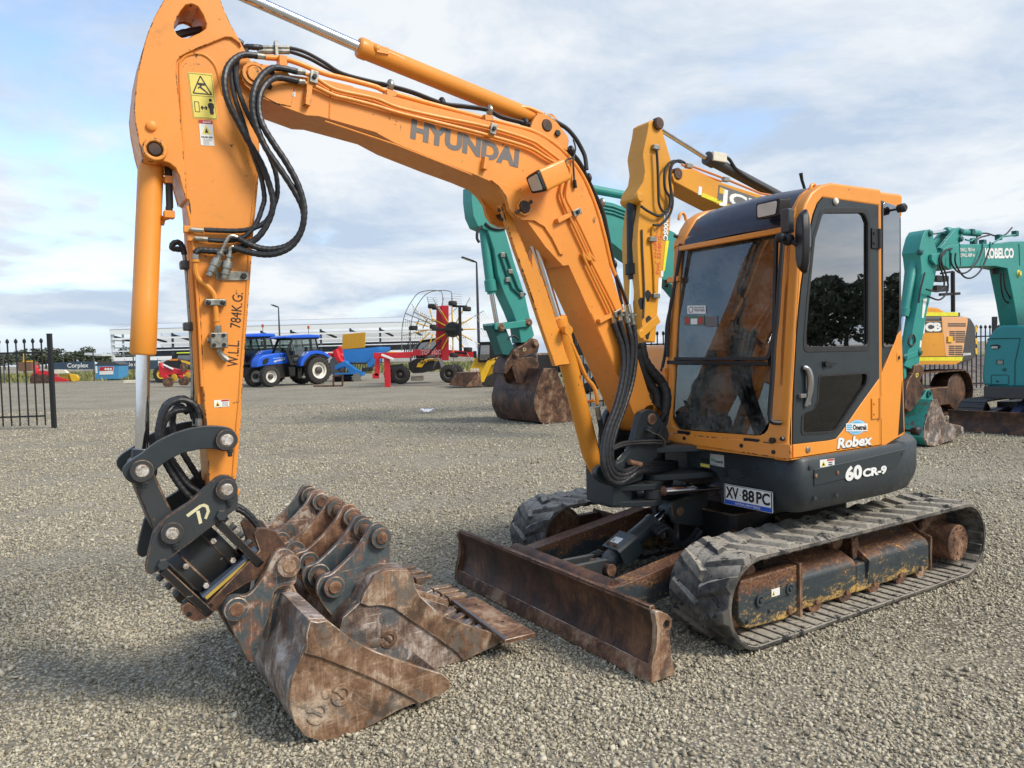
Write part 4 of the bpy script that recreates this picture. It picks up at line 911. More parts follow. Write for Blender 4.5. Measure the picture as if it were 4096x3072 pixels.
# bracket for the boom cylinder
br = TL(k5, [(1130, 1052), (1190, 1105), (1235, 1170), (1255, 1250), (1290, 1300), (1340, 1327), (1420, 1332), (1490, 1370), (1545, 1450), (1600, 1560), (1625, 1565), (1570, 1450), (1510, 1340), (1430, 1225), (1340, 1140), (1250, 1095)], YB + .012)
for y0, y1 in ((YB - .02, YB + .012), (-YB - .012, -YB + .02)):
    b = MB(); b.prY(xz(br), y0, y1); b.build('cylinder_bracket', ORANGE, boom, bevel=.003)
bp = T1(k5, 1352, 1240, YB + .02)
b = MB(); b.pipe((bp.x, YB - .01, bp.z), (bp.x, YB + .03, bp.z), .046, .032); b.build('pin_boss', ORANGE, boom, bevel=.003)
b = MB(); b.cyl((bp.x, -YB - .03, bp.z), (bp.x, YB + .04, bp.z), .031, n=20); b.bar((bp.x - .05, YB + .026, bp.z + .035), (bp.x + .052, YB + .026, bp.z - .035), .012, .02); b.build('bracket_pin', RUSTDK, boom, bevel=.003)
# lettering
def boom_text(t, k, p0, p1, ptop, y, mat, bold=.03, parent=boom, name='lettering'):
    a, c, d = T1(k, *p0, y), T1(k, *p1, y), T1(k, *ptop, y)
    b = MB(); r = c - a; up = d - a; up = up - r.normalized() * up.dot(r.normalized())
    b.text(t, a, r, up, up.length, r.length, bold=bold); return b.build(name, mat, parent)
boom_text('HYUNDAI', k5, (580, 765), (1315, 968), (597, 637), YB + .0005, GREYDEC, .055)
g = [T1(k1, x, y, YB + .001) for x, y in ((1460, 745), (1570, 780), (1463, 692))]
safety_sticker(boom, g[0], g[1] - g[0], g[2] - g[0], (g[1] - g[0]).length, (g[2] - g[0]).length, ['CRUSH', 'ZONE'])
# pipe brackets and clamps
for kx, a_, c_, cl_ in ((k1, (1655, 860), (1680, 640), (1703, 640)), (k5, (1072, 990), (1085, 905), (1122, 720)), (k5, (1565, 1340), (1660, 1290), (1690, 1282)), (k6, (810, 432), (880, 395), (915, 382))):
    p, q, c = T1(kx, *a_, YB), T1(kx, *c_, YB), T1(kx, *cl_, YB)
    b = MB(); b.bar(p + Vector((0, .012, 0)), q + Vector((0, .012, 0)), .026, .034, up=(0, 1, 0)); b.build('pipe_bracket', ORANGE, boom, bevel=.003)
    b = MB(); d_ = (q - p).normalized(); b.bar(c - d_ * .028 + Vector((0, .034, 0)), c + d_ * .028 + Vector((0, .034, 0)), .036, .012, up=(0, 1, 0)); b.build('pipe_clamp', STEEL, boom, bevel=.003)
    b = MB(); b.bolt(c + Vector((0, .040, 0)), (0, 1, 0), .011, .010); b.build('clamp_bolt', BLACK, boom)
def pathmix(segs):
    """segs: list of (crop, x, y, left)"""
    return [T1(k, x, y, s) for k, x, y, s in segs]
def seg(k, pts, s): return [(k, x, y, s) for x, y in pts]
yp = YB + .018
pB = seg(k1, [(1600, 580), (1720, 620), (1850, 700), (1950, 735), (2212, 792)], yp) + seg(k5, [(500, 562), (760, 622), (1100, 692), (1390, 780), (1480, 832), (1600, 922), (1655, 962), (1668, 1010), (1650, 1100), (1642, 1180), (1680, 1260), (1750, 1400), (1840, 1600)], yp) + seg(k6, [(760, 30), (900, 310), (940, 400), (945, 425)], yp)
pC = seg(k1, [(1610, 660), (1720, 690), (1880, 765), (2000, 795), (2212, 850)], yp) + seg(k5, [(500, 598), (760, 662), (1100, 748), (1380, 832), (1500, 900), (1605, 962), (1638, 1000), (1618, 1080), (1605, 1150), (1640, 1250), (1710, 1400), (1800, 1600)], yp) + seg(k6, [(725, 30), (870, 335), (905, 420), (908, 440)], yp)
for nm, P, r_ in (('hydraulic_pipe', pB, .0085), ('hydraulic_pipe', pC, .0085)):
    b = MB(); b.tube(catmull(pathmix(P), 5), r_, 10); b.build(nm, ORANGE_CLEAN, boom)
pA = seg(k1, [(1330, 462), (1480, 475), (1600, 510), (1800, 590), (2000, 640), (2212, 697)], .07) + seg(k5, [(420, 452), (700, 532), (1000, 612), (1300, 690), (1420, 725), (1550, 800), (1650, 890), (1720, 975), (1780, 1080), (1830, 1200), (1870, 1320), (1910, 1470), (1950, 1640)], .07) + seg(k6, [(960, 240), (990, 330)], .07)
b = MB(); b.tube(catmull(pathmix(pA), 5), .012, 10); b.build('return_pipe', ORANGE_CLEAN, boom)
for x, y in ((440, 475), (1100, 640)):
    v = T1(k5, x, y, .08); b = MB(); b.box(v, (.05, .05, .03)); b.build('pipe_block', ORANGE, boom, bevel=.003)
v = T1(k1, 1463, 505, .08); b = MB(); b.box(v, (.035, .05, .05)); b.build('pipe_block', ORANGE, boom, bevel=.003)
lines = [seg(k1, [(1400, 380), (1520, 385), (1650, 420), (1800, 500), (1950, 590), (2212, 660)], .05) + seg(k5, [(420, 405), (600, 455), (800, 530), (950, 550), (1100, 572), (1200, 622), (1350, 662), (1450, 700), (1600, 800), (1720, 910), (1790, 1045), (1860, 1190), (1900, 1290), (1935, 1460), (1970, 1640)], .06) + seg(k6, [(930, 190), (965, 335)], .08),
         seg(k1, [(1400, 410), (1520, 415), (1680, 470), (1850, 560), (2050, 640), (2212, 680)], .02) + seg(k5, [(420, 416), (600, 466), (800, 541), (950, 560), (1100, 582), (1200, 632), (1350, 672), (1450, 712), (1600, 812), (1700, 912), (1775, 1045), (1845, 1190), (1890, 1290), (1925, 1460), (1960, 1640)], .03) + seg(k6, [(940, 180), (1000, 335)], .09)]
for P in lines:
    b = MB(); b.tube(catmull(pathmix(P), 5), .0085, 8); b.build('auxiliary_hose', RUBBER, boom)
for x, y, h in ((445, 410, 1), (795, 530, 0), (1120, 580, 1), (1362, 668, 0), (1672, 855, 0), (1792, 1042, 0), (1885, 1210, 1), (1965, 1630, 0)):
    v = T1(k5, x, y, .055); b = MB(); b.sphere(v, .024, 10, 6, (.8, 1, 1.2)); b.build('hose_clip', STEEL if h else BLACK, boom)
b = MB(); v = T1(k1, 1415, 400, .06); b.box(v, (.012, .03, .07)); b.box(v + Vector((-.03, 0, -.04)), (.05, .03, .008)); b.build('hose_plate', STEEL, boom)
for y_ in (380, 410):
    b = MB(); b.cyl(T1(k1, 1270, y_ + 4, .05), T1(k1, 1520, y_ + 6, .05), .0115, n=8); b.build('hose_fitting', STEEL, boom)
# lamp on the boom
def LB(P, s): return TL(k5, P, s)
c = T1(k5, 1530, 1035, YB)
a0 = T1(k5, 1470, 1060, YB + .13); xdir = (T1(k5, 1600, 1000, YB + .13) - a0).normalized(); zdir = Vector((-xdir.z, 0, xdir.x))
zdir = zdir if zdir.z > 0 else -zdir
sec = lambda d, s_: [a0 + xdir * d + Vector((0, y_ * s_, 0)) + zdir * z_ * s_ for y_, z_ in [(v.x, v.y) for v in fillet([Vector((-.075, -.048)), Vector((.05, -.06)), Vector((.05, .06)), Vector((-.075, .048))], .018, 4)]]
b = MB(); b.loft([sec(-.02, 1.0), sec(.15, .96)]); lamp = b.build('boom_lamp', ORANGE_CLEAN, boom, bevel=.004, ang=50)
b = MB(); b.loft([sec(-.034, .90), sec(-.019, .94)]); b.build('lamp_bezel', BLACK, lamp)
b = MB(); b.loft([sec(-.039, .68), sec(-.033, .72)]); b.build('lens', LENS, lamp)
b = MB(); b.bar(T1(k5, 1560, 1040, YB), T1(k5, 1560, 1040, YB + .09), .02, .05); b.build('lamp_bracket', ORANGE, lamp)
b = MB(); b.tube(catmull([T1(k5, *p, s) for p, s in (((1620, 960), .2), ((1650, 915), .18), ((1690, 900), .15), ((1705, 840), .12), ((1690, 780), .1))], 5), .005, 6); b.build('lamp_cable', BLACK, lamp)
b = MB(); b.tube(catmull([T1(k5, *p, s) for p, s in (((1705, 845), .12), ((1690, 920), YB + .015), ((1693, 1000), YB + .015), ((1697, 1060), YB + .015))], 5), .006, 6); b.cyl(T1(k5, 1697, 1055, YB + .015), T1(k5, 1705, 1110, YB + .012), .010, n=8); b.build('grease_hose', BLACK, boom)
# ---- cylinders
def cyl_part(name, P0, P1, prof, mat, parent, n=28, bev=.003):
    b = MB(); b.lathe(P0, P1, prof, n); return b.build(name, mat, parent, bevel=bev)
# arm cylinder above the boom
a0 = T1(k5, 222, 148, 0); a1 = T1(k5, 1430, 640, 0); ra = rad(a0, 38.5)
L_ = (a1 - a0).length
acyl = cyl_part('arm_cylinder', a0, a1, [(0, ra * .9), (.01, ra * 1.06), (.045, ra * 1.06), (.05, ra), (L_ * .985, ra), (L_, ra * .8)], ORANGE_CLEAN, ex)
ad = (a1 - a0).normalized(); rodend = T1(k1, 760, -205, 0)
b = MB(); b.cyl(a0 + ad * .02, rodend, rad(a0, 21.5), n=22); b.build('arm_cylinder_rod', CHROME, acyl)
ee = T1(k5, 1505, 685, 0); b = MB(); b.cyl(ee + Vector((0, -.045, 0)), ee + Vector((0, .045, 0)), .055); b.bar(a1 - ad * .03, ee, .07, .06); b.build('cylinder_eye', ORANGE, acyl, bevel=.006)
b = MB(); b.tube(catmull([T1(k5, x, y, s) for x, y, s in ((345, 165, .035), (420, 188, .035), (700, 310, .03), (1000, 440, .03), (1250, 540, .03), (1330, 558, .03), (1400, 570, .04), (1490, 612, .045))], 5), .0115, 10); b.box(T1(k5, 385, 178, .035), (.06, .035, .03)); b.sphere(T1(k5, 350, 162, .035), .022, 10, 6); b.build('cylinder_pipe', ORANGE_CLEAN, acyl)
b = MB(); b.tube(catmull([T1(k5, x, y, s) for x, y, s in ((1550, 648, .045), (1640, 700, .045), (1700, 765, .05), (1745, 840, .05), (1770, 900, .06), (1780, 985, .07))], 6), .0125, 10); b.build('cylinder_hose', RUBBER, acyl)
b = MB(); b.cyl(T1(k5, 1485, 612, .045), T1(k5, 1560, 655, .045), .015, n=8); b.build('hose_fitting', STEEL, acyl)
bra = TL(k5, [(1405, 660), (1440, 600), (1500, 615), (1570, 665), (1640, 755), (1652, 790), (1640, 860), (1500, 790), (1380, 722)], .065)
for y0, y1 in ((.052, .078), (-.078, -.052)):
    b = MB(); b.prY(xz(bra), y0, y1); b.build('cylinder_lug', ORANGE, boom, bevel=.004)
b = MB(); v = T1(k5, 1512, 682, .08); b.lathe(v - Vector((0, .16, 0)), v + Vector((0, .02, 0)), [(0, .034), (.16, .034), (.165, .03)], 20); b.build('lug_pin', RUSTDK, boom, bevel=.003)
bolts('pin_bolt', [T1(k5, 1580, 738, .079)], (0, 1, 0), .018, .012, BLACK, boom)
# boom cylinder under the boom
c0 = T1(k6, 805, 1350, 0); c1 = T1(k6, 568, 402, 0); rb = rad(c1, 38); L_ = (c1 - c0).length; cd = (c1 - c0).normalized()
bcyl = cyl_part('boom_cylinder', c0, c1, [(0, rb * .45), (.05, rb * .75), (.14, rb), (L_ - .16, rb), (L_ - .155, rb * 1.05), (L_ - .01, rb * 1.05), (L_, rb * .8)], ORANGE_WORN, ex)
be = T1(k5, 1352, 1240, 0)
b = MB(); b.cyl(c1 - cd * .02, be - cd * .03, rad(c1, 20), n=20); b.build('boom_cylinder_rod', CHROME, bcyl)
b = MB(); b.cyl(be + Vector((0, -.06, 0)), be + Vector((0, .06, 0)), .055); b.cyl(be - cd * .12, be, .03); b.build('cylinder_eye', ORANGE, bcyl, bevel=.005)
gd = TL(k5, [(1155, 1238), (1215, 1226), (1232, 1318), (1300, 1480), (1365, 1640)], .0) + TL(k6, [(378, 0), (470, 250), (545, 475), (578, 600), (611, 690), (521, 702), (440, 470), (360, 230), (278, 0)], .0)
dup_ = set()
b = MB(); b.prY(xz(gd), .03, .062); b.build('rod_guard', ORANGE_WORN, bcyl, bevel=.006)
bolts('guard_bolt', [T1(k5, 1182, 1262, .062), T1(k5, 1200, 1325, .062)], (0, 1, 0), .011, .008, RUSTDK, bcyl)
b = MB(); b.tube(catmull([T1(k6, x, y, s) for x, y, s in ((605, 480, .05), (640, 530, .045), (690, 640, .04), (745, 765, .04), (785, 815, .05), (805, 860, .06), (815, 930, .06))], 5), .012, 10); b.lathe(T1(k6, 590, 478, .03), T1(k6, 622, 482, .085), [(0, .018), (.05, .018), (.052, .026), (.09, .026)], 14); b.cyl(T1(k6, 800, 905, .06), T1(k6, 760, 915, .0), .009, n=8); b.build('cylinder_pipe', ORANGE_WORN, bcyl)
b = MB(); b.cyl(T1(k6, 812, 945, .062), T1(k6, 826, 1020, .062), .016, n=10); b.build('hose_fitting', STEEL, bcyl)
b = MB(); b.tube(catmull([T1(k6, x, y, s) for x, y, s in ((826, 1015, .062), (840, 1100, .062), (850, 1180, .06), (880, 1260, .03), (960, 1310, .0))], 5), .016, 10); b.build('cylinder_hose', RUBBER, bcyl)
# bucket cylinder in front of the arm
d0 = T1(k1, 410, 1325, 0); d1 = T1(k2, 345, 1248, 0); rd = rad(d1, 47.5); L_ = (d1 - d0).length; ddv = (d1 - d0).normalized()
dcyl = cyl_part('bucket_cylinder', d0, d1, [(0, rd * .8), (.012, rd), (L_ - .235, rd), (L_ - .233, rd * 1.012), (L_ - .01, rd * 1.03), (L_, rd * .9)], ORANGE_CLEAN, ex)
lp = T1(k3, 282, 650, 0)
b = MB(); b.cyl(d1 - ddv * .02, lp - ddv * .06, rad(d1, 26), n=24); b.build('bucket_cylinder_rod', CHROME, dcyl)
b = MB(); b.cyl(lp + Vector((0, -.05, 0)), lp + Vector((0, .05, 0)), .055); b.cyl(lp - ddv * .09, lp, .04); b.build('rod_eye', CHAR, dcyl, bevel=.004)
tpn = T1(k1, 435, 1205, 0); b = MB(); b.cyl(tpn + Vector((0, -.06, 0)), tpn + Vector((0, .06, 0)), .058); b.cyl(tpn, d0 + ddv * .02, .045); b.build('cylinder_eye', ORANGE, dcyl, bevel=.004)
b = MB(); b.box(T1(k1, 550, 1450, .03), (.03, .045, .03)); b.cyl(T1(k1, 500, 1445, .0), T1(k1, 550, 1450, .03), .014, n=10); b.build('port_block', ORANGE_CLEAN, dcyl, bevel=.003); b = MB(); b.box(T1(k2, 555, 120, .03), (.04, .045, .03)); b.tube([T1(k2, 545, 135, .03), T1(k2, 505, 150, .0), T1(k2, 490, 200, .0)], .013, 8); b.build('port_block', ORANGE_CLEAN, dcyl, bevel=.003)
b = MB(); b.tube(catmull([T1(k1, 545, 1300, .0), T1(k1, 552, 1400, .03), T1(k1, 557, 1540, .03), T1(k1, 560, 1659, .03), T1(k2, 556, 60, .03), T1(k2, 556, 100, .03)], 5), [.014] * 26, 10); b.build('cylinder_hose', RUBBER, dcyl)
# ---- arm
al = TL(k1, [(690, 1600), (660, 1500), (640, 1420), (610, 1350), (560, 1312), (500, 1292), (455, 1308), (400, 1302), (345, 1272), (320, 1180), (305, 1100), (285, 1000), (272, 870), (283, 760), (300, 600), (335, 430), (385, 260), (440, 130), (512, 0), (545, -90), (600, -200), (660, -290), (750, -325), (840, -290), (890, -200), (940, -80), (970, 0), (1000, 80), (1050, 190), (1120, 310), (1150, 370), (1210, 480), (1250, 620), (1262, 760), (1275, 900), (1283, 1100), (1285, 1300), (1272, 1500)], YA)
al += TL(k2, [(1258, 30), (1240, 200), (1215, 560), (1190, 900), (1160, 1300), (1140, 1640)], YA) + TL(k3, [(962, 300), (935, 640), (920, 770)], YA)
pe = T1(k3, 857, 775, YA); al += [Vector((pe.x + .062 * math.cos(t), YA, pe.z + .062 * math.sin(t))) for t in np.linspace(math.radians(-170), math.radians(-10), 9)]
al += TL(k3, [(745, 740), (735, 600), (720, 330), (700, 80)], YA) + TL(k2, [(815, 1200), (800, 900), (770, 560), (735, 300), (715, 0)], YA)
hole = TL(k1, [(735, 30), (790, 55), (830, 120), (855, 190), (850, 232), (800, 265), (700, 305), (660, 305), (620, 280), (592, 225), (600, 180), (650, 85), (690, 40)], YA)
b = MB(); b.prY(xz(al), -YA, YA, [xz(hole)]); arm = b.build('arm', ORANGE, ex, bevel=.005)
ov = TL(k1, [(690, 1600), (660, 1500), (640, 1420), (610, 1350), (560, 1312), (500, 1292), (455, 1308), (400, 1302), (345, 1272), (320, 1180), (305, 1100), (285, 1000), (272, 870), (283, 760), (300, 600), (335, 430), (385, 260), (440, 130), (512, 0), (545, -90), (600, -200), (660, -290), (750, -325), (840, -290), (890, -200), (940, -80), (970, 0), (1000, 80), (1050, 190), (1115, 310), (1140, 375), (1110, 340), (1060, 302), (1010, 298), (700, 425), (645, 455), (617, 500), (613, 560), (625, 700), (645, 900), (660, 1100), (680, 1300), (695, 1480)], YA + .012)
hol2 = TL(k1, [(735, 30), (790, 55), (830, 120), (855, 190), (850, 232), (800, 265), (700, 305), (660, 305), (620, 280), (592, 225), (600, 180), (650, 85), (690, 40)], YA + .012)
for y0, y1 in ((YA - .003, YA + .013), (-YA - .013, -YA + .003)):
    b = MB(); b.prY(xz(ov), y0, y1, [xz(hol2)]); b.build('arm_plate', ORANGE, arm, bevel=.004)
for pts in ([(k1, 700, 1600), (k1, 672, 1250), (k1, 655, 900), (k1, 640, 560), (k1, 660, 480), (k1, 720, 440), (k1, 830, 440), (k1, 920, 520), (k1, 960, 640), (k1, 990, 760)], [(k1, 1258, 1400), (k2, 1216, 200), (k2, 1195, 500), (k2, 1170, 900), (k2, 1140, 1300), (k2, 1118, 1640), (k3, 935, 300), (k3, 905, 690)], [(k1, 700, 1659), (k2, 745, 300), (k2, 790, 900), (k2, 820, 1500)]):
    b = MB(); b.tube(catmull([T1(k, x, y, YA) for k, x, y in pts], 5), .006, 8); b.build('weld_seam', ORANGE, arm)
b = MB(); q_ = T1(k1, 437, 1208, YA + .013); b.pipe((q_.x, YA, q_.z), (q_.x, YA + .035, q_.z), .046, .03); b.build('pin_boss', ORANGE, arm, bevel=.006)
b = MB(); b.lathe((q_.x, -YA - .03, q_.z), (q_.x, YA + .034, q_.z), [(0, .027), (.246, .027), (.253, .022), (.254, .022)], 20); b.build('cylinder_pin', RUSTDK, arm, bevel=.002)
v = T1(k1, 413, 1015, YA + .012); b = MB(); b.lathe(v, v + Vector((0, .016, 0)), [(0, .02), (.012, .019), (.016, .012)], 18); b.build('plug', ORANGE, arm)
for y_ in (0, 1):   # guide pipes along the front of the arm
    off = y_ * 14
    P = seg(k2, [(700 + off, 245), (725 + off, 420), (725 + off, 600), (745 + off, 900), (765 + off, 1250), (785 + off, 1640)], .03 + .03 * y_)
    b = MB(); b.tube(catmull(pathmix(P), 5), .009, 8); b.build('arm_pipe', ORANGE_CLEAN, arm)
P = seg(k2, [(650, 345), (672, 420), (685, 500), (700, 620), (715, 850), (735, 1150), (745, 1400), (745, 1659)], .0) + seg(k3, [(640, 300), (640, 345)], .0)
b = MB(); b.tube(catmull(pathmix(P), 5), .0085, 8); b.build('grease_pipe', STEEL, arm)
for x, y in ((695, 525), (722, 1018)):
    b = MB(); b.box(T1(k2, x, y, .02), (.05, .05, .035)); b.build('pipe_clip', DKGREY, arm, bevel=.006)
b = MB(); b.tube(catmull(pathmix(seg(k2, [(690, 400), (620, 395), (580, 385), (590, 350), (630, 340), (660, 370), (680, 440)], .0)), 5), .012, 8, wrap=.015); b.build('grease_hose', HOSE, arm)
# stickers and stencilled load limit on the arm
def quad(k, pts, y): return TL(k, pts, y)
Yd = YA + .0007
A, B_, C_, D_ = quad(k1, [(750, 948), (944, 962), (902, 593), (705, 580)], Yd)
rx, ux = (B_ - A), (D_ - A); W_, H_ = rx.length, ux.length
qd = lambda u, v, d=.0: A + rx * u + ux * v + Vector((0, d, 0))
b = MB(); b.mi = 0; b.prism([A, B_, C_, D_], (0, .0008, 0)); b.mi = 1
def line(u0, v0, u1, v1, t=.012):
    p, q = qd(u0, v0, .0012), qd(u1, v1, .0012); d = (q - p).normalized(); n_ = Vector((-d.z, 0, d.x)) * (t * W_ / 2)
    b.prism([p - n_, q - n_, q + n_, p + n_], (0, .0004, 0))
for u0, v0, u1, v1 in ((.03, .02, .97, .02), (.97, .02, .97, .98), (.97, .98, .03, .98), (.03, .98, .03, .02), (.03, .5, .97, .5)): line(u0, v0, u1, v1)
for u0, v0, u1, v1 in ((.12, .55, .88, .55), (.88, .55, .5, .94), (.5, .94, .12, .55)): line(u0, v0, u1, v1, .05)
for u0, v0, u1, v1, t in ((.36, .76, .66, .76, .10), (.42, .70, .62, .62, .07), (.62, .62, .72, .57, .05), (.42, .70, .34, .66, .05), (.12, .14, .3, .14, .025), (.3, .14, .3, .36, .025), (.3, .36, .12, .36, .025), (.12, .36, .12, .14, .025), (.38, .24, .62, .24, .05), (.44, .28, .38, .24, .05), (.44, .20, .38, .24, .05), (.56, .28, .62, .24, .05), (.56, .20, .62, .24, .05), (.80, .13, .80, .36, .17), (.70, .34, .70, .24, .05), (.90, .34, .90, .24, .05), (.765, .14, .765, .10, .06), (.835, .14, .835, .10, .06)): line(u0, v0, u1, v1, t)
for cu, cv, rr_ in ((.80, .42, .045), (.47, .725, .03)):
    c = qd(cu, cv, .0012); b.prism([c + Vector((rr_ * W_ * 1.5 * math.cos(t), 0, rr_ * W_ * 1.5 * math.sin(t))) for t in np.linspace(0, 2 * math.pi, 13)[:-1]], (0, .0004, 0))
b.build('hazard_sticker', [YELDEC, BLKDEC], arm)
A, B_, C_, D_ = quad(k1, [(812, 1168), (922, 1174), (902, 970), (793, 964)], Yd); rx, ux = (B_ - A), (D_ - A); W_, H_ = rx.length, ux.length
b = MB(); b.mi = 0; b.prism([A, B_, C_, D_], (0, .0008, 0)); b.mi = 2; b.prism([qd(.0, .86, .001), qd(1, .86, .001), qd(1, 1, .001), qd(0, 1, .001)], (0, .0004, 0))
b.mi = 1; b.prism([qd(.14, .45, .001), qd(.86, .45, .001), qd(.5, .82, .001)], (0, .0004, 0)); b.mi = 3; b.prism([qd(.36, .5, .0015), qd(.64, .5, .0015), qd(.5, .7, .0015)], (0, .0004, 0))
b.text('CRUSH RISK', qd(.06, .30, .0015), rx, ux, H_ * .065, W_ * .88, .0004, bold=.03)
for i, t_ in enumerate(('KEEP CLEAR OF', 'WORKING RANGE', 'OF MACHINE', 'DURING', 'OPERATION')): b.text(t_, qd(.18, .235 - i * .05, .0015), rx, ux, H_ * .032, W_ * (.64 if len(t_) > 10 else .45), .0004)
b.mi = 0; b.text('DANGER', qd(.3, .895, .0015), rx, ux, H_ * .065, W_ * .6, .0004, bold=.03); b.build('danger_sticker', [WHITE, YELDEC, REDDEC, BLKDEC], arm)
g = [T1(k3, x, y, Yd) for x, y in ((777, 221), (880, 213), (775, 172))]
safety_sticker(arm, g[0], g[1] - g[0], g[2] - g[0], (g[1] - g[0]).length, (g[2] - g[0]).length, ['CRUSH', 'ZONE'])
boom_text('W.L.L.', k2, (1110, 1342), (1122, 1132), (1022, 1338), YA + .0005, BLKDEC, .0, arm, 'load_marking')
boom_text('784K.G.', k2, (1130, 1032), (1152, 748), (1045, 1030), YA + .0005, BLKDEC, .0, arm, 'load_marking')
# auxiliary pipework on the arm
ya = YA + .022
for sgs in (seg(k2, [(770, 455), (770, 560), (795, 635), (870, 700), (915, 760), (927, 840), (935, 940), (938, 990)], ya),):
    b = MB(); b.tube(catmull(pathmix(sgs), 6), .011, 10); b.lathe(T1(k2, 765, 480, ya), T1(k2, 766, 500, ya), [(0, .017), (.01, .017)], 14); b.build('auxiliary_pipe', ORANGE_WORN, arm)
b = MB(); b.lathe(T1(k2, 936, 955, ya), T1(k2, 940, 1010, ya), [(0, .014), (.012, .014), (.013, .010), (.02, .010), (.021, .014), (.04, .014)], 12); b.build('pipe_union', ORANGE_WORN, arm)
b = MB(); v = T1(k2, 926, 825, YA + .018); b.box(v, (.085, .036, .03)); b.build('saddle_clamp', STEEL, arm, bevel=.006)
bolts('clamp_bolt', [T1(k2, x, 825, YA + .037) for x in (872, 988)], (0, 1, 0), .011, .006, BLACK, arm)
b = MB(); v = T1(k2, 952, 1130, YA + .03); b.box(v, (.066, .055, .064)); b.build('valve_block', STEEL, arm, bevel=.004)
bolts('block_bolt', [T1(k2, x, y, YA + .058) for x, y in ((910, 1090), (993, 1087), (917, 1167), (998, 1165))], (0, 1, 0), .0085, .006, BLACK, arm)
b = MB(); b.cyl(T1(k2, 944, 1010, ya), T1(k2, 948, 1075, ya), .016, n=8); b.build('inlet_fitting', STEEL, arm); b = MB(); b.cyl(T1(k2, 862, 1130, ya), T1(k2, 900, 1130, ya), .011, n=8); b.build('side_plug', STEEL, arm); b = MB(); b.cyl(T1(k2, 955, 1190, ya), T1(k2, 957, 1225, ya), .012, n=8); b.cyl(T1(k2, 957, 1222, ya), T1(k2, 1000, 1275, ya), .013, n=8); b.cyl(T1(k2, 990, 1262, ya), T1(k2, 1022, 1290, ya), .015, n=8); b.build('elbow_fitting', STEEL, arm)
b = MB(); b.prY(fillet(xz(TL(k2, [(928, 575), (1196, 575), (1196, 648), (932, 648)], YA + .004)), .012, 3), YA, YA + .008); pl_ = b.build('coupler_plate', STEEL, arm, bevel=.002)
bolts('plate_bolt', [T1(k2, 1155, 613, YA + .009)], (0, 1, 0), .013, .01, BLACK, arm)
for (x0, y0, x1, y1) in ((985, 400, 875, 615), (1045, 420, 998, 635)):
    p, q = T1(k2, x0, y0, YA + .05), T1(k2, x1, y1, YA + .05); L_ = (q - p).length
    b = MB(); b.lathe(p, q, [(0, .009), (L_ * .1, .009), (L_ * .11, .016), (L_ * .2, .016), (L_ * .21, .012), (L_ * .34, .012), (L_ * .35, .021), (L_ * .62, .022), (L_ * .63, .019), (L_ * .84, .019), (L_ * .85, .015), (L_, .015)], 14); b.build('quick_coupler', STEEL, arm, bevel=.0015)
b = MB(); b.tube(catmull(pathmix(seg(k2, [(985, 400), (1010, 340), (1040, 295), (1075, 290), (1110, 305)], YA + .05)), 5), .008, 8); b.build('bent_tube', STEEL, arm)
b = MB(); b.tube(catmull(pathmix(seg(k2, [(1045, 420), (1045, 395), (1060, 378), (1080, 380)], YA + .05)), 5), .008, 8); b.build('bent_tube', STEEL, arm)
for x, y in ((708, 237), (742, 308)):
    b = MB(); b.box(T1(k2, x, y, .09), (.035, .03, .026)); b.build('port_block', ORANGE_CLEAN, arm, bevel=.002)
    b = MB(); b.cyl(T1(k2, x + 18, y + 1, YA + .02), T1(k2, x + 125, y + 8, YA + .025), .0105, n=8); b.build('hose_fitting', STEEL, arm)
b = MB(); b.cyl(T1(k2, 768, 435, ya), T1(k2, 768, 478, ya), .014, n=8); b.build('hose_fitting', STEEL, arm)
# hose loops between boom and arm
H1 = [(k1, 1270, 450, .13), (k1, 1150, 442, .14), (k1, 1065, 490, .16), (k1, 1015, 570, .18), (k1, 1003, 690, .19), (k1, 1035, 830, .19), (k1, 1110, 980, .18), (k1, 1190, 1130, .17), (k1, 1290, 1300, .16), (k1, 1350, 1450, .16), (k2, 1392, 10, .16), (k2, 1365, 150, .15), (k2, 1280, 290, .14), (k2, 1160, 370, .13), (k2, 1030, 412, .13), (k2, 900, 410, .125), (k2, 800, 405, .12), (k2, 765, 430, .12)]
H2 = [(k1, 1590, 577, .133), (k1, 1420, 545, .15), (k1, 1330, 580, .18), (k1, 1260, 670, .21), (k1, 1228, 780, .22), (k1, 1230, 900, .22), (k1, 1270, 1050, .22), (k1, 1340, 1200, .22), (k1, 1450, 1360, .22), (k1, 1560, 1530, .22), (k2, 1628, 60, .22), (k2, 1637, 180, .21), (k2, 1595, 290, .2), (k2, 1510, 365, .19), (k2, 1400, 395, .18), (k2, 1290, 388, .17), (k2, 1190, 350, .16), (k2, 1110, 305, .145)]
H3 = [(k1, 1600, 657, .133), (k1, 1430, 625, .16), (k1, 1340, 670, .19), (k1, 1287, 760, .21), (k1, 1277, 880, .22), (k1, 1310, 1010, .23), (k1, 1400, 1160, .23), (k1, 1500, 1310, .23), (k1, 1590, 1480, .23), (k1, 1638, 1640, .23), (k2, 1640, 150, .23), (k2, 1610, 270, .22), (k2, 1540, 370, .21), (k2, 1440, 425, .2), (k2, 1330, 440, .18), (k2, 1200, 420, .16), (k2, 1075, 382, .145)]
H4 = [(k1, 1180, 400, .06), (k1, 1110, 470, .1), (k1, 1095, 600, .13), (k1, 1125, 760, .14), (k1, 1200, 940, .15), (k1, 1290, 1110, .15), (k1, 1365, 1260, .15), (k1, 1415, 1400, .15), (k1, 1428, 1540, .15), (k2, 1405, 30, .15), (k2, 1345, 160, .14), (k2, 1240, 225, .13), (k2, 1100, 248, .12), (k2, 840, 240, .12)]
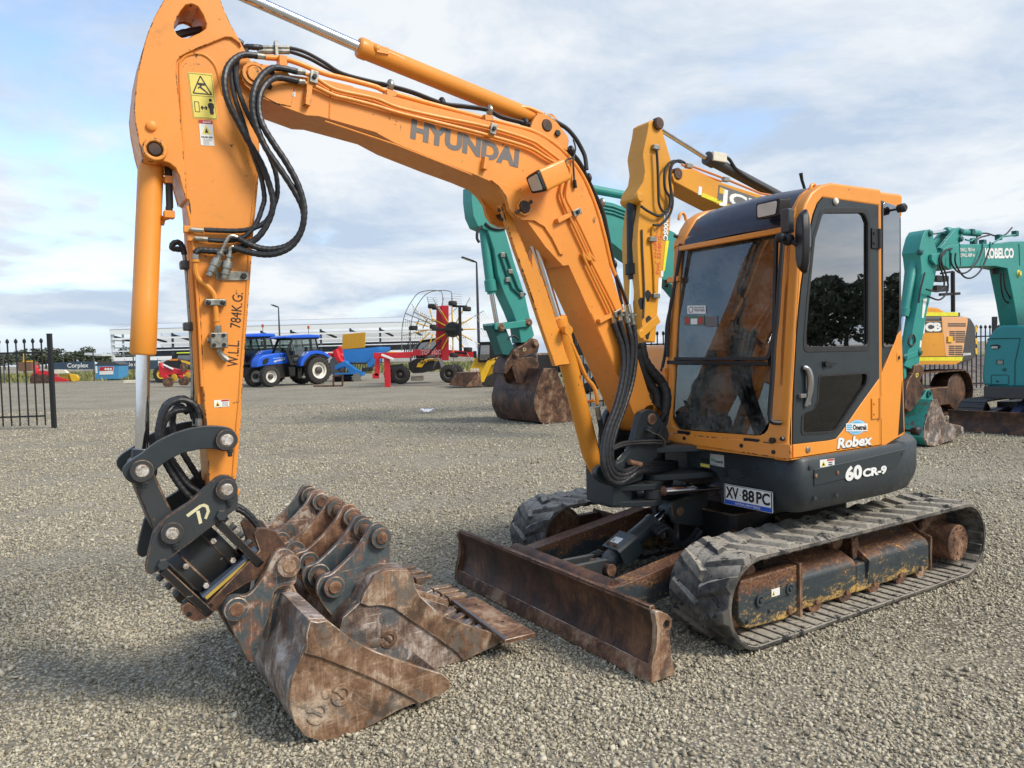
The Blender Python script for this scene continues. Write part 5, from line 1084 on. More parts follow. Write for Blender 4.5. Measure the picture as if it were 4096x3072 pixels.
H5 = [(k1, 1140, 420, .05), (k1, 1070, 500, .09), (k1, 1062, 640, .12), (k1, 1090, 800, .13), (k1, 1150, 980, .13), (k1, 1220, 1200, .13), (k1, 1290, 1400, .13), (k1, 1322, 1580, .13), (k2, 1305, 60, .13), (k2, 1250, 200, .13), (k2, 1150, 300, .125), (k2, 1020, 328, .12), (k2, 868, 320, .12)]
for P, r_ in ((H1, .0135), (H2, .0135), (H3, .0135), (H4, .0105), (H5, .0105)):
    b = MB(); b.tube(catmull(pathmix(P), 8), r_, 10, wrap=.024); b.build('arm_hose', HOSE, ex)
b = MB(); b.tube(catmull(pathmix([(k1, 1300, 385, .05), (k1, 1250, 380, .06), (k1, 1170, 380, .05), (k1, 1120, 420, .02)]), 6), .0125, 10, wrap=.024); b.build('arm_hose', HOSE, ex)
b = MB(); b.tube(catmull(pathmix([(k1, 1150, 360, .0), (k1, 1000, 280, .0), (k1, 840, 245, .0), (k1, 700, 262, .0), (k1, 600, 300, .0), (k1, 520, 420, .0)]), 6), .016, 10, wrap=.03); b.build('arm_hose', HOSE, ex)
for y_ in (452, 578, 657):
    x_ = 1270 if y_ < 500 else 1590
    b = MB(); b.cyl(T1(k1, x_ - 6, y_, .135), T1(k1, x_ + 58, y_ + 6, .135), .0125, n=8); b.build('hose_fitting', STEEL, ex)
# ---- links and tilt hitch
lk = TL(k3, [(930, 430), (915, 385), (870, 355), (760, 345), (640, 358), (500, 400), (380, 460), (290, 530), (200, 590), (158, 640), (165, 690), (205, 730), (270, 737), (330, 710), (380, 650), (460, 585), (560, 535), (690, 505), (780, 505), (850, 520), (905, 500)], .165)
for y0, y1 in ((.135, .165), (-.165, -.135)):
    b = MB(); b.prY([(v.x, v.z) for v in catmull(lk, 3, True)], y0, y1); b.build('side_link', CHAR, ex, bevel=.004)
b = MB(); b.prY(xz(TL(k3, [(215, 700), (340, 1000), (365, 1060), (440, 1110), (520, 1070), (500, 945), (430, 800), (370, 665), (320, 610), (250, 620)], .12)), -.12, .12); b.build('bucket_link', CHAR_WORN, ex, bevel=.008)
def pinhead(k, x, y, y0, nm='link_pin', mat=None, r=.029):
    v = T1(k, x, y, y0); b = MB(); b.pipe((v.x, y0 - .01, v.z), (v.x, y0 + .022, v.z), r * 1.5, r * .86, 26); pr = b.build('pin_collar', CHAR_WORN, ex, bevel=.003)
    b = MB(); b.lathe((v.x, -y0 - .02, v.z), (v.x, y0 + .026, v.z), [(0, r * .9), (2 * y0 + .04, r * .9), (2 * y0 + .046, r * .78)], 22); b.build(nm, PINST, pr, bevel=.002)
    b = MB(); b.bolt((v.x - r * .4, y0 + .006, v.z - r * 1.75), (0, 0, -1), .010, .02); b.bolt((v.x - r * .4, y0 + .006, v.z - r * 1.4), (0, 0, -1), .014, .014); b.build('lock_bolt', CHAR_WORN, pr)
    return v
pinhead(k3, 858, 440, .165); pinhead(k3, 282, 650, .165)
hp = TL(k3, [(790, 700), (830, 682), (880, 684), (920, 712), (936, 760), (942, 905), (885, 945), (420, 1290), (392, 1340), (350, 1360), (315, 1345), (308, 1310), (330, 1200), (360, 1080), (400, 1010), (460, 960), (600, 872), (720, 762)], .17)
for y0, y1 in ((.138, .17), (-.17, -.138)):
    b = MB(); b.prY(xz(hp), y0, y1); b.build('hitch_plate', CHAR_WORN, ex, bevel=.005)
pinhead(k3, 857, 775, .17); pinhead(k3, 488, 1073, .17)
A, B_, D_ = (T1(k3, x, y, .1705) for x, y in ((665, 1000), (735, 965), (620, 935))); rx, ux = B_ - A, D_ - A
b = MB(); b.mi = 0; hx = rx.normalized(); hu = Vector((-hx.z, 0, hx.x)); hu = hu if hu.z > 0 else -hu; W_ = .05; H_ = .052; hs = hx * .012 + hu
pts = [A + hx * u_ * W_ + hs * v_ * H_ for u_, v_ in ((.0, .0), (.28, .0), (.42, .72), (-.45, .86), (-.5, 1.06), (.75, 1.0), (1.1, .7), (1.05, .25), (.75, -.02), (.35, -.25), (.2, -.28), (.62, .12), (.82, .35), (.78, .6), (.62, .68), (.50, .70), (.38, -.1), (-.05, -.1))]
for i, j in ((12, 13),): pass
for P in ([(.02, -.2), (.26, -.2), (.44, .7), (.2, .74)], [(-.45, .62), (.72, .86), (.62, 1.06), (-.5, .84)], [(.6, 1.06), (.72, .86), (.9, .7), (1.12, .74), (.95, .98)], [(.9, .7), (.86, .4), (1.06, .3), (1.12, .74)], [(.86, .4), (.5, .02), (.62, -.12), (1.06, .3)]):
    b.prism([A + hx * u_ * W_ * 1.1 + hs * v_ * H_ * 1.1 for u_, v_ in P], (0, .0008, 0))
b.build('emblem', simple('cream_decal', lin((206, 200, 160)), .6), ex)
D0, D1 = T1(k3, 579, 1371, 0), T1(k3, 849, 1121, 0); ax = (D1 - D0).normalized(); nn = Vector((-ax.z, 0, ax.x)); nn = nn if nn.z > 0 else -nn
b = MB(); b.lathe(D0, D1, [(-.0, .115), (.05, .115), (.051, .108), ((D1 - D0).length - .05, .108), ((D1 - D0).length - .049, .115), ((D1 - D0).length, .115)], 36); b.build('tilt_actuator', BLACKP, ex, bevel=.003)
for c, s_ in ((D0, -1), (D1, 1)):
    b = MB(); cc = c + ax * s_ * .028; b.prism(fillet([cc + nn * u_ + Vector((0, y_, 0)) + ax * s_ * -.015 for u_, y_ in ((.13, -.14), (.13, .14), (-.16, .14), (-.16, -.14))], .02, 3), ax * s_ * .034); b.build('end_plate', BLACKP, ex, bevel=.004)
    bolts('actuator_bolt', [cc + ax * s_ * .019 + nn * (.10 - .05 * i) + Vector((0, y_, 0)) for i in range(5) for y_ in (.11,)], ax * s_, .014, .024, CHAR_WORN, ex)
    bolts('flange_bolt', [c - ax * s_ * .035 + nn * u_ + Vector((0, .105 * (1 - abs(u_) * 4) + .02, 0)) for u_ in (.06, -.06)], (0, 1, 0), .013, .012, PINST, ex)
lb = TL(k3, [(555, 1580), (600, 1545), (690, 1600), (1085, 1195), (1045, 1080), (1075, 1045), (1120, 1040), (1200, 1065), (1262, 1150), (1250, 1205), (1180, 1290), (1100, 1372), (1000, 1420), (865, 1500), (822, 1570), (745, 1650), (650, 1682), (590, 1655), (556, 1610)], .135)
for y0, y1 in ((.10, .135), (-.135, -.10)):
    b = MB(); b.prY(xz(lb), y0, y1); b.build('hitch_body', RUSTDK, ex, bevel=.005)
b = MB(); b.prY(xz(TL(k3, [(640, 1590), (700, 1590), (1090, 1230), (1180, 1240), (1080, 1340), (860, 1470), (760, 1590), (680, 1640)], .10)), -.10, .10); b.build('hitch_core', BLACKP, ex, bevel=.004)
b = MB(); b.bar(T1(k3, 712, 1515, .105), T1(k3, 1000, 1258, .105), .03, .02, up=nn); b.build('hitch_ram', simple('faded_yellow', lin((178, 150, 66)), .5), ex, bevel=.003)
b = MB(); b.bar(T1(k3, 690, 1500, .10), T1(k3, 1060, 1180, .10), .05, .012, up=nn); b.build('hitch_rail', simple('worn_blue_steel', lin((92, 104, 122)), .4, .4), ex)
b = MB(); b.tube(catmull(TL(k3, [(640, 1545), (600, 1560), (570, 1600)], .12), 4), .01, 6); b.build('hitch_edge', RUST, ex)
for x, y in ((1068, 1288), (752, 1570), (607, 1628)):
    v = T1(k3, x, y, .136); b = MB(); b.cyl(v - Vector((0, .003, 0)), v + Vector((0, .001, 0)), .010, n=12); b.build('hitch_hole', BLACK, ex)
bolts('hitch_bolt', [T1(k3, 822, 950, .16), T1(k3, 425, 1283, .16)], (0, 1, 0), .024, .03, CHAR_WORN, ex)
yv = [.06, .03, .0, -.03]
loops = [[(680, 345), (675, 270), (640, 200), (560, 168), (480, 195), (430, 260), (400, 350), (400, 430), (440, 580), (520, 720), (600, 820), (640, 850)],
         [(655, 330), (640, 250), (570, 235), (490, 255), (440, 320), (415, 400), (430, 500), (500, 620), (590, 740), (680, 800)],
         [(640, 300), (600, 180), (540, 160), (450, 200), (410, 300), (410, 420), (480, 560), (560, 680), (640, 780), (690, 820)],
         [(600, 260), (540, 210), (500, 260), (500, 380), (560, 520), (620, 620), (680, 720), (725, 760)]]
for P, y_ in zip(loops, yv):
    b = MB(); b.tube(catmull(TL(k3, P, y_), 6), .0135, 10, wrap=.02); b.build('hitch_hose', HOSE, ex)
b = MB(); b.cyl(T1(k3, 676, 345, .06), T1(k3, 676, 295, .06), .016, n=10); b.build('hose_fitting', STEEL, ex)
for dx in (0, 22):
    b = MB(); b.tube(catmull(TL(k3, [(930, 890 + dx), (980, 915 + dx), (1030, 960 + dx), (1075, 1015 + dx), (1110, 1060 + dx)], .02), 5), .012, 10, wrap=.02); b.build('hitch_hose', HOSE, ex)
# ---- swing post at the foot of the boom
ck = TL(k10, [(480, 172), (505, 115), (560, 88), (610, 88), (655, 115), (705, 185), (765, 275), (777, 340), (760, 385), (690, 445), (660, 540), (560, 640), (520, 760), (400, 800), (300, 840), (150, 790), (100, 755), (78, 705), (90, 650), (130, 615), (230, 620), (330, 570), (395, 480), (432, 360)], .165)
for y0, y1 in ((.125, .165), (-.165, -.125)):
    b = MB(); b.prY([(min(x, 1.24 if y0 < 0 else 9), z) for x, z in xz(ck)], y0, y1); b.build('swing_cheek', CHAR, ex, bevel=.008)
v = T1(k10, 607, 180, .166); b = MB(); b.lathe((v.x, -.18, v.z), (v.x, .178, v.z), [(0, .034), (.352, .034), (.357, .03)], 22); b.build('boom_foot_pin', RUST, ex, bevel=.002)
vp = T1(k10, 610, 560, .06)
b = MB(); b.cyl((vp.x - .05, 0, .66), (vp.x - .05, 0, .97), .085, n=26); b.cyl((vp.x - .05, 0, .92), (vp.x - .05, 0, .945), .13, n=30); b.cyl((vp.x - .05, 0, .68), (vp.x - .05, 0, .72), .13, n=30); b.build('swing_pivot', BLACKP, ex, bevel=.005)
b = MB(); b.prZ(fillet([(vp.x + .08, -.16), (vp.x + .08, .16), (.55, .42), (.55, -.42)], [.1, .1, 0, 0], 6), .895, .93); b.prZ(fillet([(vp.x + .08, -.16), (vp.x + .08, .16), (.55, .36), (.55, -.36)], [.1, .1, 0, 0], 6), .73, .765); b.build('pivot_bracket', CHAR, ex, bevel=.006)
# lower arm with the swing cylinder eye
sc = T1(k10, 615, 870, .17)
la = [E.Z(*k10(p), .655) for p in ((340, 940), (470, 985), (600, 1000), (690, 985))]
b = MB(); hx_ = T1(k10, 260, 850, .12)
for z0, z1 in ((sc.z + .02, sc.z + .055), (sc.z - .075, sc.z - .04)):
    b.prZ(fillet([(sc.x + .25, -.13), (sc.x + .25, .10), (sc.x + .03, sc.y + .055), (sc.x - .06, sc.y + .03), (sc.x - .06, sc.y - .04), (sc.x - .02, -.13)], [.05, .08, .05, .05, .04, .04], 4), z0, z1)
b.prZ([(sc.x + .26, -.125), (sc.x + .26, .125), (sc.x + .12, .125), (sc.x + .0, .04), (sc.x + .0, -.125)], sc.z - .06, sc.z + .16); b.build('swing_arm', CHAR, ex, bevel=.006)
b = MB(); b.cyl((sc.x, sc.y, sc.z - .037), (sc.x, sc.y, sc.z + .017), .05, n=22); b.cyl((sc.x, sc.y, sc.z + .05), (sc.x, sc.y, sc.z + .06), .045, n=22); swc = b.build('swing_cylinder_eye', CHAR_WORN, ex, bevel=.004)
e2 = E.Fz(*k10((1262, 818)), .66); s1_ = sc + (e2 - sc).normalized() * .05
b = MB(); b.cyl(s1_, e2, .026, n=22); b.build('swing_cylinder_rod', CHROME, ex)
b = MB(); b.cyl(s1_ - (e2 - sc).normalized() * .01, s1_ + (e2 - sc).normalized() * .03, .03, n=18); b.build('rod_nut', RUST, ex)
b = MB(); b.cyl(e2, e2 + (e2 - sc).normalized() * .4, .05, n=22); b.build('swing_cylinder', BLACKP, ex)
b = MB(); v0 = T1(k10, 395, 588, .19); v1 = T1(k10, 492, 610, .19); b.cyl(v0, v1, .016, n=12); b.bolt(v1, v1 - v0, .016, .014); b.build('hose_bar', RUST, ex)
# hose bundle at the boom foot
base = [[(908, 440, .135), (935, 510, .14), (965, 600, .15), (968, 740, .17), (930, 920, .2), (872, 1080, .22), (848, 1200, .23), (850, 1300, .24), (885, 1385, .24), (945, 1408, .23), (1005, 1378, .21), (1060, 1340, .19), (1180, 1330, .14), (1290, 1330, .06)],
        [(945, 425, .135), (968, 500, .14), (992, 600, .15), (990, 740, .17), (952, 920, .2), (892, 1080, .22), (866, 1200, .23), (870, 1290, .23), (905, 1365, .23), (955, 1385, .22), (1010, 1358, .2), (1060, 1322, .18), (1180, 1312, .14), (1290, 1312, .06)],
        [(985, 420, .11), (1010, 500, .13), (1022, 610, .14), (1005, 760, .16), (968, 920, .19), (910, 1080, .21), (884, 1190, .22), (886, 1280, .22), (920, 1345, .22), (970, 1358, .21), (1020, 1338, .2), (1070, 1305, .18), (1180, 1296, .13), (1290, 1298, .06)],
        [(1025, 430, .11), (1038, 510, .12), (1042, 640, .13), (1025, 780, .15), (985, 920, .18), (930, 1070, .2), (902, 1180, .21), (902, 1270, .21), (935, 1320, .21), (980, 1335, .2), (1030, 1315, .19), (1080, 1290, .17), (1180, 1280, .13), (1290, 1284, .06)]]
for P in base:
    b = MB(); b.tube(catmull([T1(k6, x, y, s) for x, y, s in P], 7), .0165, 10, wrap=.03); b.build('boom_hose', HOSE, ex)
for x, y in ((905, 415), (945, 405), (982, 390), (1020, 400)):
    b = MB(); b.cyl(T1(k6, x, y - 20, .13), T1(k6, x + 12, y + 50, .13), .0155, n=8); b.build('hose_fitting', STEEL, ex)
for P in ([(965, 330, .09), (975, 400, .11)], [(1000, 330, .09), (1018, 410, .11)]):
    b = MB(); b.cyl(T1(k6, *P[0]), T1(k6, *P[1]), .012, n=8); b.build('hose_fitting', STEEL, ex)
b = MB(); b.box(T1(k6, 992, 395, .11), (.11, .05, .012)); b.build('hose_plate', STEEL, ex, bevel=.003)
for P in ([(900, 1195, .22), (960, 1165, .2), (1050, 1155, .18), (1140, 1150, .19), (1200, 1152, .2)], [(900, 1205, .22), (970, 1178, .2), (1060, 1168, .18), (1140, 1165, .19), (1205, 1168, .2)], [(1215, 1170, .17), (1180, 1120, .18), (1225, 1050, .15), (1235, 980, .1), (1225, 900, .05)]):
    b = MB(); b.tube(catmull([T1(k6, x, y, s) for x, y, s in P], 6), .010, 8); b.build('control_hose', RUBBER, ex)
P = [T1(k6, x, y, .2) for x, y in ((1112, 1085), (1140, 1100), (1185, 1118), (1215, 1150), (1218, 1180))]
b = MB()
for p, q in zip(P, P[1:]): b.bar(p, q, .02, .004)
b.build('lock_strap', STEEL, ex); b = MB(); b.bolt(T1(k6, 1112, 1085, .166), (0, 1, 0), .02, .03); b.build('strap_pin', CHAR_WORN, ex)
P = [T1(k6, x, y, s) for x, y, s in ((1075, 560, .05), (1095, 660, .06), (1140, 730, .07), (1200, 800, .08), (1228, 870, .1), (1222, 960, .1), (1195, 1030, .08))]
b = MB(); b.tube(catmull(P, 6), .032, 12, wrap=.07); b.build('hose_sleeve', RUBBER, ex)
P = [T1(k6, x, y, s) for x, y, s in ((1050, 600, .05), (1080, 720, .05), (1120, 800, .05), (1165, 870, .06), (1170, 960, .06), (1150, 1010, .06))]
b = MB(); b.tube(catmull(P, 6), .032, 12, wrap=.07); b.build('hose_sleeve', RUBBER, ex)
# ------------------------------------------------------------------ buckets
def kpoly(P, s): return [(v.x, v.z) for v in TL(k4, P, s)]
class Part:
    """a thing standing in the excavator's axes, with its empty at its own base"""
    def __init__(s, name, label, cat, base, group=None):
        s.base = Vector(base); s.root = thing(name, label, cat, E.wld(base), E.h, group)
    def add(s, mb, name, mat, parent=None, **k):
        o = mb.build(name, mat, parent or s.root, **k)
        if parent is None: o.location = -s.base
        return o
A_side = [(690, 915), (740, 925), (800, 912), (880, 975), (960, 1040), (1100, 1110), (1250, 1165), (1400, 1215), (1520, 1250), (1572, 1290), (1570, 1345), (1530, 1372), (1400, 1437), (1340, 1450), (1250, 1490), (1100, 1575), (980, 1630), (860, 1670), (755, 1682), (660, 1650), (600, 1570), (570, 1480), (562, 1400), (575, 1310), (610, 1220), (650, 1130), (668, 1085), (668, 1000)]
A_back = [(800, 909), (690, 912), (668, 1000), (668, 1085), (650, 1130), (610, 1220), (575, 1310), (562, 1400), (570, 1480), (600, 1570), (660, 1650), (755, 1682), (860, 1670), (980, 1630), (1100, 1575), (1250, 1490), (1340, 1450), (1400, 1437), (1530, 1372), (1572, 1290)]
A_wear = [(690, 915), (740, 925), (800, 912), (880, 975), (960, 1040), (1100, 1110), (1250, 1165), (1400, 1215), (1520, 1250), (1572, 1290), (1570, 1345), (1530, 1372), (1385, 1440), (1345, 1412), (1100, 1290), (900, 1205), (760, 1150), (655, 1122), (668, 1085), (668, 1000)]
def offset_profile(P, t):
    out = []
    for i, p in enumerate(P):
        a = Vector(P[max(i - 1, 0)]); c = Vector(P[min(i + 1, len(P) - 1)]); d = (c - a).normalized(); out.append(Vector(p) + Vector((-d.y, d.x)) * t)
    return out
def boss(T, x, z, y0, y1, r, nm='bushing'):
    b = MB(); b.pipe((x, y0, z), (x, y1, z), r, r * .52, 26); return T.add(b, nm, EAR, bevel=.005)
def pin(T, x, z, y0, y1, r):
    b = MB(); b.lathe((x, y0, z), (x, y1, z), [(0, r * .9), (.004, r), (y1 - y0 - .004, r), (y1 - y0, r * .88)], 22); T.add(b, 'bucket_pin', RUST)
def glyph(T, parent, k, x, y, yy, r, rot):
    """raised emblem: open ring with a bar"""
    v = T1(k, x, y, yy); c = Vector((v.x, yy, v.z)); b = MB()
    ang = [rot + math.radians(a) for a in np.linspace(-20, 305, 22)]
    P = [c + Vector((r * math.cos(t), 0, r * math.sin(t))) for t in ang] + [c + Vector((r * .55 * math.cos(t), 0, r * .55 * math.sin(t))) for t in ang[::-1]]
    b.prism(P, (0, .008, 0)); d = Vector((math.cos(rot), 0, math.sin(rot))); n_ = Vector((-d.z, 0, d.x))
    b.prism([c - d * r * .8 - n_ * r * .16, c + d * r * .95 - n_ * r * .16, c + d * r * .95 + n_ * r * .16, c - d * r * .8 + n_ * r * .16], (0, .0075, 0))
    o = b.build('emblem', MUD, parent, bevel=.002); return o
def shell(T, prof, y0, y1, mat, t=.016, name='shell'):
    P = [Vector(p) for p in prof]; Q = offset_profile(prof, -t)
    b = MB(); b.prY(P + Q[::-1], y0, y1); return T.add(b, name, mat, bevel=.003, ang=45)
# --- mud bucket held by the hitch
yA = .565
TA = Part('bucket', 'wide toothless rusty mud bucket held in the hitch at the end of the arm', 'bucket', (3.05, 0, 0))
shA = shell(TA, kpoly(A_back, yA), -yA + .01, yA - .012, CLAY)
for y0, y1 in ((yA - .014, yA), (-yA, -yA + .014)):
    b = MB(); b.prY(kpoly(A_side, yA), y0, y1); sp_ = TA.add(b, 'side_plate', MUD, bevel=.003)
    b = MB(); b.prY(kpoly(A_wear, yA), y1 - .002 if y0 > 0 else y0 - .012, y1 + .012 if y0 > 0 else y0 + .002); wp = b.build('wear_plate', MUD, sp_, bevel=.004)
    if y0 > 0:
        glyph(TA, sp_, k4, 745, 1500, yA - .001, .046, math.radians(38)); glyph(TA, sp_, k4, 893, 1385, yA - .001, .044, math.radians(52))
        v = T1(k4, 800, 1385, yA); b = MB(); b.sphere((v.x, yA, v.z), .022, 12, 6, (1, .3, 1)); b.build('emblem', MUD, sp_)
ce = kpoly([(1250, 1490), (1340, 1450), (1400, 1437), (1530, 1372), (1575, 1290), (1560, 1345), (1525, 1382), (1400, 1450), (1340, 1462)], yA)
b = MB(); tipv = Vector(kpoly([(1560, 1320)], yA)[0]); bk = Vector(kpoly([(1380, 1440)], yA)[0]); d_ = (tipv - bk).normalized(); n_ = Vector((-d_.y, d_.x))
b.prY([bk - n_ * .012, tipv - n_ * .004, tipv + n_ * .006, bk + n_ * .014], -yA + .002, yA - .001); TA.add(b, 'cutting_edge', MUD, bevel=.003)
A_ear = [(600, 495), (540, 465), (490, 480), (455, 530), (420, 600), (360, 700), (300, 760), (230, 762), (170, 790), (148, 850), (165, 900), (195, 960), (250, 1070), (320, 1190), (360, 1130), (400, 1000), (440, 880), (455, 800), (490, 720), (600, 690), (612, 620), (618, 555)]
pa, pb = T1(k4, 553, 567, .205), T1(k4, 222, 838, .205)
for y0, y1 in ((.165, .2), (-.2, -.165)):
    b = MB(); b.prY([(v.x, v.z) for v in catmull([Vector((p[0], 0, p[1])) for p in kpoly(A_ear, .2)], 3, True)], y0, y1); TA.add(b, 'ear', EAR, bevel=.005)
    sg = 1 if y0 > 0 else -1; yo = y1 if sg > 0 else y0
    for p in (pa, pb): boss(TA, p.x, p.z, yo - sg * .002, yo + sg * .035, .05)
pin(TA, pa.x, pa.z, -.24, .24, .029); pin(TA, pb.x, pb.z, -.24, .24, .029)
b = MB(); b.prY(kpoly([(455, 800), (490, 715), (595, 690), (690, 912), (668, 1000), (640, 1120), (560, 1200), (420, 1060)], .17), -.16, .16); TA.add(b, 'back_box', EAR, bevel=.01, seg=3)
# --- loose buckets standing in a row beside it
B_side = [(1190, 640), (1310, 640), (1345, 690), (1350, 740), (1390, 810), (1480, 890), (1560, 940), (1700, 990), (1830, 1030), (1868, 1060), (1875, 1110), (1660, 1212), (1540, 1255), (1350, 1300), (1150, 1290), (1000, 1230), (910, 1130), (880, 1030), (905, 950), (1000, 862), (1015, 850), (1030, 800), (1060, 740), (1100, 680)]
B_back = [(1312, 636), (1190, 638), (1100, 680), (1060, 740), (1030, 800), (1012, 852), (990, 870), (905, 950), (880, 1030), (910, 1130), (1000, 1230), (1150, 1290), (1350, 1300), (1540, 1255), (1660, 1212), (1875, 1105)]
B_wear = [(1190, 640), (1310, 640), (1345, 690), (1350, 740), (1390, 810), (1480, 890), (1560, 940), (1700, 990), (1830, 1030), (1868, 1060), (1875, 1110), (1662, 1212), (1622, 1165), (1480, 1060), (1330, 960), (1220, 882), (1140, 866), (1060, 872), (1012, 852), (1030, 800), (1060, 740), (1100, 680)]
B_ear = [(1062, 400), (1085, 362), (1135, 345), (1180, 372), (1198, 430), (1205, 520), (1202, 600), (1120, 612), (1050, 690), (1010, 800), (1000, 870), (900, 950), (860, 960), (790, 880), (745, 810), (740, 745), (770, 695), (830, 672), (890, 620), (960, 550), (1030, 460)]
pe1, pe2 = T1(k4, 1135, 435, .10), T1(k4, 840, 745, .10)
zoff = min(p[1] for p in kpoly(B_side, .22))
def loose_bucket(y_near, y_far, e0, e1, label, nteeth, dx=0.0, dz=0.0, emblem=False, earmat=EAR):
    sh_ = lambda P: [(p[0] + dx, p[1] + dz - zoff + .004) for p in P]
    T = Part('bucket', label, 'bucket', (2.6 + dx, (y_near + y_far) / 2, 0), 'loose buckets in a row on the gravel')
    shell(T, sh_(kpoly(B_back, .22)), y_far + .01, y_near - .01, CLAY)
    for y0, y1 in ((y_near - .014, y_near), (y_far, y_far + .014)):
        b = MB(); b.prY(sh_(kpoly(B_side, .22)), y0, y1); s_ = T.add(b, 'side_plate', CLAY, bevel=.003)
        b = MB(); b.prY(sh_(kpoly(B_wear, .22)), y1 - .002 if y1 == y_near else y0 - .012, y1 + .012 if y1 == y_near else y0 + .002); b.build('wear_plate', MUD, s_, bevel=.004)
        if emblem and y1 == y_near:
            glyph(T, s_, k4, 1190, 1035, .219, .042, math.radians(48)); v = T1(k4, 1110, 1060, .219); b = MB(); b.sphere((v.x, .219, v.z), .03, 12, 6, (1.3, .25, .8)); b.build('emblem', MUD, s_)
    eo = [(v.x, v.z) for v in catmull([Vector((p[0], 0, p[1])) for p in sh_(kpoly(B_ear, .10))], 3, True)]
    for y0, y1, sg in ((e0 - .03, e0, 1), (e1, e1 + .03, -1)):
        b = MB(); b.prY(eo, y0, y1); T.add(b, 'ear', earmat, bevel=.005)
        yo, yi = (y1, y0) if sg > 0 else (y0, y1)
        for p in (pe1, pe2):
            x_, z_ = p.x + dx, p.z + dz - zoff + .004
            boss(T, x_, z_, yo - sg * .002, yo + sg * .03, .05); boss(T, x_, z_, yi + sg * .002, yi - sg * .025, .055)
    for p in (pe1, pe2): pin(T, p.x + dx, p.z + dz - zoff + .004, e1 - .038, e0 + .038, .029)
    b = MB(); b.prY(sh_(kpoly([(1010, 800), (1050, 690), (1120, 612), (1300, 640), (1190, 645), (1100, 690), (1060, 750), (1030, 810), (1000, 870), (920, 950), (880, 940)], .1)), e1 + .031, e0 - .031); T.add(b, 'back_box', EAR, bevel=.008)
    tip = Vector(sh_(kpoly([(1872, 1085)], .22))[0])
    bk = Vector(sh_(kpoly([(1660, 1208)], .22))[0]); d_ = (tip - bk).normalized(); n_ = Vector((-d_.y, d_.x)); n_ = n_ if n_.y > 0 else -n_
    b = MB(); b.prY([bk - n_ * .006, tip - n_ * .006, tip + n_ * .022, bk + n_ * .016], y_far + .015, y_near - .015); T.add(b, 'lip', CLAY, bevel=.004)
    for i in range(nteeth):
        yc = y_near - .035 - (y_near - y_far - .07) * i / max(1, nteeth - 1)
        o = lambda u_, v_: Vector((tip.x, 0, tip.y)) + Vector((d_.x * u_ + n_.x * v_, 0, d_.y * u_ + n_.y * v_))
        def qd_(u_, w_, v0, v1): return [o(u_, v0) + Vector((0, yc - w_, 0)), o(u_, v0) + Vector((0, yc + w_, 0)), o(u_, v1) + Vector((0, yc + w_, 0)), o(u_, v1) + Vector((0, yc - w_, 0))]
        b = MB(); b.loft([qd_(-.16, .022, .008, .024), qd_(-.09, .028, -.014, .038), qd_(.015, .028, -.02, .036)])
        b.loft([qd_(-.075, .032, -.018, .043), qd_(-.06, .032, -.018, .043)]); ad_ = T.add(b, 'tooth_adapter', CLAY, bevel=.006)
        b = MB(); b.loft([qd_(.02, .032, -.024, .040), qd_(.08, .030, -.02, .02), qd_(.14, .024, -.012, .002)]); b.build('tooth', MUD, ad_, bevel=.007)
    return T, tip, d_
TB, tipB, dB = loose_bucket(.22, -.27, .10, -.15, 'rusty toothed bucket with a flat steel plate lying over its teeth', 5, emblem=True)
loose_bucket(-.31, -.57, -.28, -.55, 'narrow rusty trenching bucket standing between two wider loose buckets', 3, .0, .03, earmat=RUST)
loose_bucket(-.76, -1.07, -.80, -1.03, 'rusty digging bucket at the far end of the row behind the hitch', 3, .0, .03, earmat=EAR)
# plate lying over the teeth
kz = K(1600, 2280, 600 / 2212)
ztop = tipB.y + .055
cs = [E.Z(*kz(p), ztop) for p in ((745, 435), (1130, 395), (2000, 920), (1545, 1030))]
TP = Part('steel_plate', 'flat rusty steel cutting plate with bolt holes lying across the bucket teeth', 'steel plate', (sum(c.x for c in cs) / 4, sum(c.y for c in cs) / 4, ztop - .024))
b = MB(); b.prism([Vector((c.x, c.y, ztop)) for c in cs], (0, 0, -.024)); pl_ = TP.add(b, 'plate', RUST, bevel=.004)
b = MB(); e0, e1 = cs[0], cs[3]; i0 = cs[0] * .9 + cs[1] * .1; i1 = cs[3] * .9 + cs[2] * .1
b.prism([Vector((c.x, c.y, ztop + .001)) for c in (e0, i0, i1, e1)], (0, 0, .001)); b.build('bare_edge', simple('bare_steel', lin((96, 98, 104)), .45, .4), pl_)
for x, y in ((1120, 512), (1515, 762)):
    v = E.Z(*kz((x, y)), ztop); b = MB(); b.cyl((v.x, v.y, ztop - .002), (v.x, v.y, ztop + .0012), .010, n=8); b.build('bolt_hole', BLACK, pl_)
# ------------------------------------------------------------------ machines parked behind, all on the same heading
TEAL = paint('teal_paint', lin((52, 142, 132)), .45, chips=.16, chipcol=lin((70, 52, 44)), dirt=.22, dirtcol=lin((40, 76, 68)), var=.1, dust=.1, scale=.6)
TEAL_D = paint('dark_teal_paint', lin((30, 92, 88)), .45, chips=.25, chipcol=lin((66, 50, 42)), dirt=.3, dirtcol=lin((40, 50, 46)), var=.12, scale=.6)
TEALB = paint('teal_body_paint', lin((44, 142, 146)), .35, dirt=.08, var=.06, dust=.1, scale=.6)
JYEL = paint('amber_paint', lin((214, 146, 34)), .42, chips=.18, chipcol=lin((40, 32, 24)), dirt=.22, dirtcol=lin((110, 78, 30)), var=.1, scale=.5)
JPALE = paint('faded_amber_paint', lin((222, 166, 116)), .45, dirt=.1, var=.06, scale=.5)
FLUO = simple('reflective_yellow', lin((222, 214, 40)), .4); JDARK = paint('dark_grey_paint', lin((64, 64, 64)), .45, dirt=.1, var=.08)
